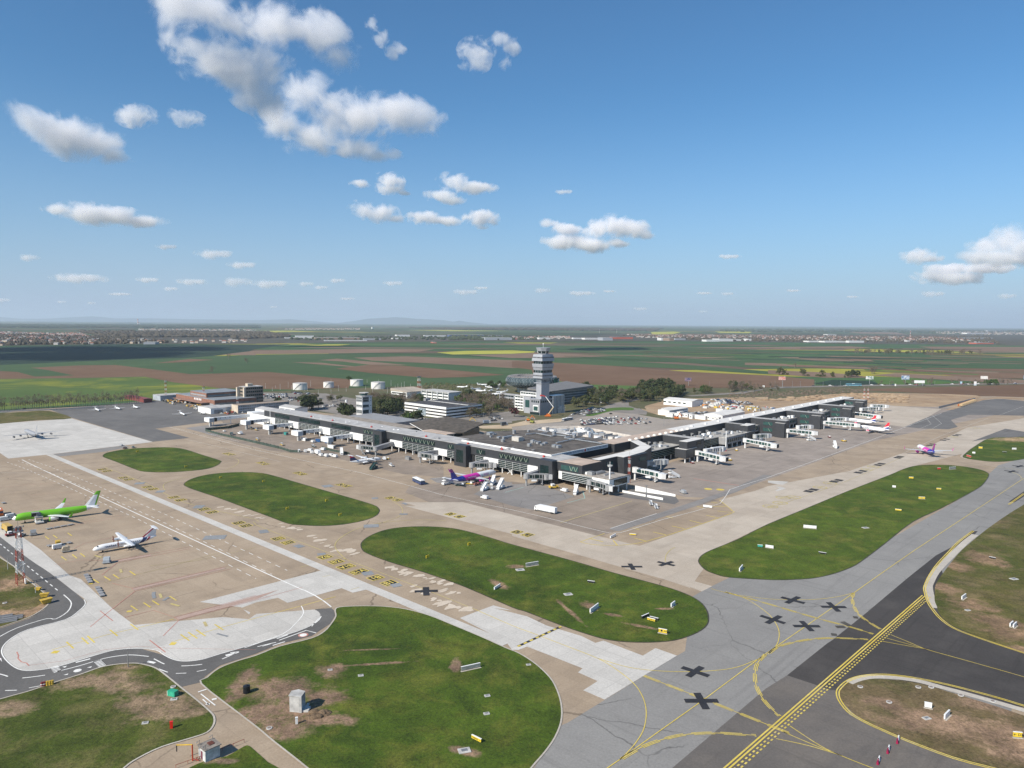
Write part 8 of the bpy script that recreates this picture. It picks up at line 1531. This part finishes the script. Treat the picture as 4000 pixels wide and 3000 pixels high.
YS=M('sign_yellow',(.72,.52,.04),.5,0,.08);DS=M('sign_black',(.02,.02,.022),.5,0,.05);GS=M('sign_steel_back',(.32,.34,.33),.5,.3,.2);GTS=M('sign_teal',(.05,.35,.28),.5)
fsign('long ribbed grey sign seen from behind on the big meadow','C1',1775,828,1938,792,1.7,GS);fsign('small yellow lettered sign low on the big meadow','C1',1862,1410,1942,1450,1.2,YS,'CARGO  1',slab=False);fsign('yellow sign with black centre square at the right end of the wide island','C2',1265,492,1337,505,1.9,YS,'A2 \u25a0 APN');fsign('yellow lettered sign lying before a black sign on the wide island','C2',1168,385,1235,402,1.2,YS,'\u2190A-APRON A',slab=False);fsign('black sign behind the yellow lettered one on the wide island','C2',1190,372,1262,390,1.0,DS,slab=False);fsign('black sign standing left of the yellow lettered one','C2',1125,376,1185,350,1.3,DS,slab=False)
fsign('tall pale sign seen obliquely in the middle of the wide island','C2',678,325,748,272,2.0,WHT);fsign('narrow white sign on a slab near the island rim','C2',1378,275,1410,250,1.8,WHT);fsign('long white ribbed sign at the top of the wide island','B2',122,1030,228,1012,2.0,GS);fsign('low black sign on the upper part of the wide island','B2',652,1166,712,1174,1.0,DS,slab=False);fsign('white sign seen edge on at the left of the wide island','B1',2062,1232,2112,1200,1.4,WHT,slab=False)
fsign('broad white sign on the right island, left part','B3',306,692,418,702,2.0,WHT);fsign('white sign at the left edge of the right island','B2',2190,862,2258,872,1.6,WHT);fsign('green sign beside a white one on the right island','B2',2122,858,2165,862,1.4,GTS,slab=False);fsign('black low sign on the right island','B3',437,914,502,924,.9,DS,slab=False);fsign('yellow low sign in the middle of the right island','B3',1098,542,1152,548,1.1,YS,slab=False);fsign('yellow and teal sign on a slab on the right island','B3',1302,442,1356,444,1.7,YS,'A2',txtm=GTS);fsign('small yellow and teal sign higher on the right island','B3',1456,362,1496,364,1.3,YS,'42',slab=False,txtm=GTS);fsign('small white sign on a slab on the upper left of the right island','B3',1074,342,1104,345,1.6,WHT);fsign('yellow sign at the top left of the right island','B3',1218,266,1256,268,1.6,YS,slab=False);fsign('ribbed white sign at the top of the right island','B3',1568,188,1622,184,2.4,GS);fsign('red sign at the top of the right island','B3',1466,188,1492,188,1.8,M('sign_red',(.5,.03,.03)),slab=False);fsign('white leaning sign at the left tip of the right island','B2',1968,1072,1995,1040,1.9,WHT)
fsign('white sign standing on the bare soil, lower right','C3',1352,1140,1415,1152,2.0,WHT);fsign('white sign seen obliquely on the bare soil','C3',1530,1248,1572,1205,1.8,WHT);fsign('yellow sign with arrow and letters at the right edge','C3',2120,1400,2196,1406,1.9,YS,'\u2190 D3');fsign('oblique white sign on the worn grass right of the taxiway','C3',1678,210,1712,185,1.7,WHT);fsign('left one of two parallel white signs on the worn grass','C3',2095,447,2120,425,1.7,WHT);fsign('right one of two parallel white signs on the worn grass','C3',2124,455,2150,432,1.7,WHT);fsign('dark sign on the green upper part of the right verge','B3',1910,956,1965,966,.9,DS,slab=False)
fsign('long white barrier on the marked parking area','B2',1652,512,1728,522,1.6,WHT,slab=False);fsign('white panel lying near the parking area corner','B2',852,785,898,762,1.4,WHT,slab=False);fsign('yellow hazard bar on the parking area','B2',1015,754,1070,758,.8,YS,slab=False);fsign('white and yellow sign in the far right grass','A3',2110,1232,2146,1232,2.0,WHT);fsign('yellow sign left in the far right grass','A3',1820,1222,1852,1224,2.2,YS);fsign('white low sign below the yellow one in the far right grass','A3',1765,1265,1790,1267,1.8,WHT);fsign('red and green barrier at the tip of the far right grass','A3',1715,1290,1752,1300,1.8,M('barrier_red',(.55,.06,.03)));fsign('black bar in the far right grass','A3',2025,1257,2062,1259,.9,DS,slab=False)
for t_,a,b_,lab in(('A0',1187,1256,'on the first grass island'),('A0',1607,1387,'at the right rim of the first grass island'),('A0',1908,1482,'at the left of the second grass island'),('B1',728,590,'at the bottom of the second grass island'),('B1',612,466,'in the middle of the second grass island'),('B1',272,536,'left in the second grass island'),('B1',66,298,'upper left in the second grass island'),('B1',1843,846,'on the upper part of the wide island'),('B1',1483,956,'on the left part of the wide island')):
    r=empty('marker_board',(*G(t_,a,b_),.12),AX,'small yellow marker board '+lab,'marker');MB().box(-.9,.9,-.12,.12,.25,1.5).build('panel',YS,r);MB().box(-.8,-.6,-.1,.1,0,.3).box(.6,.8,-.1,.1,0,.3).build('leg',MET,r)
for i,(a,b_)in enumerate(((950,1620),(1035,1525),(1118,1440))):
    for j,(m_,w)in enumerate(((M('barrier_magenta',(.30,.01,.06),.5,0,.1),'red'),(WHT,'white'))):
        x,y=G('C3',a+j*8,b_-j*22);r=empty('water_barrier',(x,y,.12),math.atan2(22,14),'%s plastic barrier of the %s pair at the lower right'%(w,('lowest','middle','upper')[i]),'barrier');MB().loft([[(-.95,-.28,0),(.95,-.28,0),(.95,.28,0),(-.95,.28,0)],[(-.9,-.12,.8),(.9,-.12,.8),(.9,.12,.8),(-.9,.12,.8)]]).build('shell',m_,r);MB().box(-.5,.5,-.3,.3,.1,.25).build('foot',m_,r)
# monument like concrete block, hut, tank and other things bottom left
r=empty('concrete_monument',(*G('E3',1690,640),.15),AX+.75,'tall pale concrete alcove block with steps standing on bare soil','concrete block')
MB().prism([(-1.6,-1.4),(1.0,-1.7),(2.0,0),(1.2,1.5),(-1.2,1.5)],0,4.4).build('block',CONC,r);MB().box(-1.4,1.0,-3.6,-1.5,0,.5).build('base_step',M('pale_cast_concrete',(.55,.54,.51),.8,0,.1,.5),r);MB().box(-1.75,-1.45,-1.9,-1.2,0,4.4).box(.9,1.2,-2.1,-1.4,0,4.4).build('side_fin',CONC,r);MB().prism([(-1.8,-1.9),(1.2,-2.1),(2.2,0),(1.3,1.7),(-1.3,1.7)],4.4,4.6).build('cap',CONC,r);MB().box(1.2,2.6,-2.8,-2.2,0,.5).build('loose_slab',CONC,r)
r=empty('black_tank',(*G('E3',972,395),.15),0,'black cylindrical plastic tank on the sandy patch','tank');MB().tube((0,0,0),(0,0,2.0),.98,n=20).build('shell',M('black_plastic',(.012,.014,.018),.35,0,.05),r);MB().tube((0,0,2.0),(0,0,2.15),.85,.4,n=16).tube((.2,0,2.1),(.2,0,2.3),.25,n=8).build('lid',M('black_plastic'),r)
hp0,hp1,hp2=Vector(G('E3',380,1405)),Vector(G('E3',278,1325)),Vector(G('E3',590,1310));du=(hp1-hp0);dv=(hp2-hp0);ang=math.atan2(dv.y,dv.x);lu=abs(du.dot(Vector((-math.sin(ang),math.cos(ang)))));lv=dv.length
r=empty('pump_hut',(hp0.x,hp0.y,.13),ang,'small white flat roofed hut at the bottom of the picture','hut');MB().box(0,lv,0,lu,0,2.9).build('wall',M('hut_white',(.60,.61,.60),.85,0,.2,.8),r);MB().box(-.3,lv+.3,-.3,lu+.3,2.9,3.1).build('roof',M('hut_roof',(.25,.22,.19),.95,0,.25,.8),r);MB().box(lv*.45,lv*.8,lu*.3,lu*.75,3.1,3.25).build('roof_hatch',M('rust',(.13,.045,.03),.8,0,.2),r);MB().box(-.04,.05,lu*.4,lu*.68,.1,2.1).build('door',M('door_maroon',(.16,.05,.07)),r)
for q in((.2,.2),(.2,lu-.2),(lv-.2,lu-.2)):MB().bar((q[0],q[1],2.9),(q[0],q[1],4.2),.07).bar((q[0],q[1],4.2),(q[0]-.7,q[1],4.0),.07).ell((q[0]-.75,q[1],3.95),(.18,.18,.12),8,5).build('roof_lamp',MET,r)
x,y=G('C0',1665,1600);x2,y2=G('C0',1530,1490+110);r=empty('pipe_hydrant',(x,y,.13),0,'tall red standpipe with yellow horizontal arm beside the hut','standpipe');dx,dy=x2-x,y2-y;MB().tube((0,0,0),(0,0,4.0),.17,n=10).build('riser',M('pipe_red',(.42,.06,.02),.5),r);MB().tube((0,0,4.0),(dx,dy,3.9),.14,n=8).build('arm',M('pipe_yellow',(.6,.38,.03),.5),r);MB().tube((dx,dy,3.9),(dx,dy,2.3),.13,n=8).build('drop_hose',VOID,r);MB().tube((0,0,.35),(1.6,-.3,.3),.12,n=8).tube((.8,-.2,.3),(.8,.8,.3),.1,n=8).build('ground_pipes',M('pipe_red2',(.3,.05,.03)),r)
r=empty('pipe_railing',(*G('C0',1900,1530),.13),0,'low red pipe railing running behind and in front of the hut','railing');p=[Vector((*q,0))-Vector((*G('C0',1900,1530),0))for q in(G('C0',1520,1665),G('C0',1900,1530),G('C0',2110,1440))];b=MB()
for i in range(2):b.tube(p[i]+Vector((0,0,.8)),p[i+1]+Vector((0,0,.8)),.06,n=6)
b.build('rail',M('pipe_red2'),r);b=MB();[b.tube(p[0].lerp(p[2],k/6),p[0].lerp(p[2],k/6)+Vector((0,0,.8)),.05,n=5)for k in range(7)];b.build('posts',M('pipe_red2'),r)
r=empty('green_cabin',(*G('C0',1495,1035),.13),1.2,'green portable cabin lying on the rough meadow','cabin');MB().box(-.75,.75,-1.3,1.3,0,1.5).build('shell',M('portable_green',(.03,.33,.2),.5,0,.08),r);MB().box(-.72,.72,1.3,1.42,.05,1.4).build('roof_panel',WHT,r);MB().box(-.77,-.74,-.8,.6,.2,1.2).build('door',M('portable_green2',(.05,.42,.27),.5),r)
r=empty('fire_hydrant_box',(*G('C0',1482,1318),.13),.3,'red upright hydrant box on the rough meadow','hydrant');MB().box(-.35,.35,-.3,.3,0,1.7).build('box',M('hydrant_red',(.62,.02,.01),.45,0,.05),r);MB().box(-.4,.4,-.35,.35,1.7,1.8).build('lid',M('hydrant_red'),r)
def manhole(lab,t,a,b_,rr=1.0,sq=False):
    r=empty('manhole',(*G(t,a,b_),.13),.3,lab,'manhole')
    if sq:MB().box(-rr,rr,-rr*.7,rr*.7,0,.2).build('collar',CONC,r);MB().box(-rr*.5,rr*.5,-rr*.35,rr*.35,.25,.27).build('cover',MET,r)
    else:MB().tube((0,0,0),(0,0,.2),rr*.85,n=18).build('collar',CONC,r);MB().tube((0,0,.2),(0,0,.22),rr*.55,n=14).build('cover',M('cover_brown',(.25,.2,.17)),r)
for x in(('round manhole above the green cabin','C0',1497,962,.9),('square manhole below the green cabin','C0',1503,1070,.9,True),('round manhole between road and monument','E3',1297,910,.9),('square white manhole by the soil path on the big meadow','C1',905,865,.8,True),('square manhole in the brown patch of the big meadow','C1',640,816,.7,True),('round manhole at the left of the mast grass','B0',42,1343,.9),('first round manhole on the soil island','C3',797,962,.9),('second round manhole on the soil island','C3',1298,966,.9),('third round manhole on the soil island','C3',1410,966,.9),('fourth round manhole on the soil island','C3',1666,1036,.9),('fifth round manhole on the soil island','C3',1942,1088,.9),('round manhole inside the soil island','C3',1046,1095,.9),('square concrete lid on the wide island','C2',485,162,1.6,True),('flat concrete slab at the upper left of the wide island','B2',70,1056,1.8,True),('concrete lid in the big meadow, upper','C1',1998,1040,.8,True),('concrete lid in the big meadow, lower','C1',1992,1195,.8,True),('square lid near the rim at the right of the big meadow','C2',143,771,.7,True),('pale slab below the yellow meadow sign','C1',1800,1515,1.5,True),('concrete lids stacked on the worn grass','C3',1725,300,.9,True),('grey slab right on the worn grass','B3',2125,1135,1.5,True),('white bucket like cap on the rough meadow','C0',1255,1275,.8,True),('slab in the middle of the soil island','C3',1370,1235,1.0,True),('rubble patch on the right island','B3',842,692,1.6,True)):manhole(*x)
r=empty('white_post',(*G('E3',1692,845),.13),.4,'white upright stone post beside the soil heap','post');MB().box(-.28,.28,-.2,.2,0,1.7).build('shaft',WHT,r);MB().box(-.34,.34,-.26,.26,1.7,1.8).build('cap',WHT,r)
b=MB();x,y=G('E3',2000,720);rr=random.Random(2);[b.ell((x+rr.uniform(-2,2),y+rr.uniform(-1.3,1.3),.1),(rr.uniform(1,2),rr.uniform(.8,1.5),rr.uniform(.4,1.1)),8,6)for k in range(9)];tag(b.build('soil_heap',ground_mat('heap_soil',(.11,.075,.045),(.20,.14,.09),None,(.2,.8,3),bump=.3)),None,None,None,'stuff')
# yellow grit boxes, crash barrels and timber at left
for i,(t_,a,b_,w,m_,lab,an)in enumerate((('B0',385,1290,1.3,YM,'yellow skip beside the bend of the service road, upper',.3),('B0',400,1345,1.6,YM,'yellow skip beside the bend of the service road, lower',.9),('B0',330,1232,1.0,YM,'yellow grit bin near the lower road pole',0))):
    r=empty('skip',(*G(t_,a,b_),.2),an,lab,'skip');MB().loft([[(-w*.7,-w*.5,.1),(w*.7,-w*.5,.1),(w*.7,w*.5,.1),(-w*.7,w*.5,.1)],[(-w*1.2,-w*.6,w),(w*1.2,-w*.6,w),(w*1.2,w*.6,w),(-w*1.2,w*.6,w)]]).build('body',m_,r);MB().box(-w*1.2,w*1.2,-w*.65,w*.65,w*.95,w*1.05).build('rim',m_,r)
for i,(a,m_,c)in enumerate(((365,RM,'red'),(385,RM,'second red'),(408,YM,'yellow'),(432,YM,'second yellow'),(452,YM,'rightmost yellow'))):
    r=empty('barrel_barrier',(*G('C0',a,955-i*4),.13),0,c+' plastic barrel in the row at the kerb, bottom left','barrel');MB().tube((0,0,0),(0,0,1.2),.42,.36,10).build('barrel',m_,r);MB().tube((0,0,.5),(0,0,.7),.43,n=10).build('band',WHT if i<2 else m_,r)
for i,(a,b_,lab)in enumerate(((110,1475,'upper'),(60,1500,'lower'),(20,1470,'left'))):
    r=empty('beam_stack',(*G('B0',a,b_),.15),.5,lab+' stack of grey steel beams beside the service road bend','beam stack');[MB().box(-3,3,-1.4+k*.7,-1.0+k*.7,0,.35+(k%2)*.3).build('beam',GREYP,r)for k in range(5)]
# dark green fence of the gate apron
def fence(lab,items,h,m_,name='fence'):
    P_=[Vector(p)for p in GP(items)];r=empty(name,(P_[0].x,P_[0].y,0),0,lab,'fence');b=MB()
    for i in range(len(P_)-1):b.bar((*(P_[i]-P_[0]),h/2+.1),(*(P_[i+1]-P_[0]),h/2+.1),.25,h)
    b.build('panels',m_,r);b=MB()
    for i in range(len(P_)-1):
        n=max(1,int((P_[i+1]-P_[i]).length/6))
        for k in range(n):q=P_[i].lerp(P_[i+1],k/n)-P_[0];b.box(q.x-.2,q.x+.2,q.y-.2,q.y+.2,0,h+.4)
    b.build('posts',m_,r)
DF=M('dark_green_screen',(.05,.075,.06),.8,0,.2,.2);fence('dark green screen fence round the gate apron of the left wing',['D1',(900,895),(1280,860),(1480,810)],2.4,DF);fence('long dark green barrier between the gate apron and the taxiway',['D1',(900,905),(1180,980),(1600,1075),(2150,1205),'D2',(0,1110),(380,1200),(600,1270),(760,1275)],1.9,DF);fence('short dark green barrier beside the row of service vehicles',['D2',(1150,1200),(1300,1250),(1600,1300)],1.6,DF)
fence('dark fence along the building site at the right',['A3',(1475,875),(1790,798)],2.5,GREYP);fence('thin fence along the road beyond the grey military jet',['A0',(-300,915),(0,905),(430,890),(900,868)],1.4,MET);r=empty('orange_trucks',(0,0,0));bpy.data.objects.remove(r)
for k in range(9):x,y=G('A3',1665+k*14,858-k*5);r=box_truck('orange and white parked truck in the row at the building site, number ten less '+str(9-k),OM,M('buff_body',(.5,.36,.2)),7);r['label']='orange truck parked in the row at the right edge of the building site';r['group']='orange trucks in a row';r.location=(x,y,.1);r.rotation_euler=(0,0,1.9)
# clouds outside the picture whose shadows lie on the far fields
def shadow_cloud(t,a,b_,ra,rb,alt=1300,lab='broad cloud behind the camera shading the fields'):
    c=G(t,a,b_);rx=math.dist(c,G(t,a+ra,b_));ry=math.dist(c,G(t,a,b_-rb))*.8;o=Vector((c[0],c[1],0))+TOSUN*(alt/TOSUN.z)
    cloud(lab,None,None,0,45,.4,'clouds shading the far fields',world=[(o+Vector((-rx*.35,0,0)),Vector((rx*.7,ry,160))),(o+Vector((rx*.35,ry*.1,20)),Vector((rx*.65,ry*.9,150)))])
shadow_cloud('A0',500,425,1000,60);shadow_cloud('A0',900,365,1100,36);shadow_cloud('A1',560,338,230,8);shadow_cloud('A2',850,362,260,20)
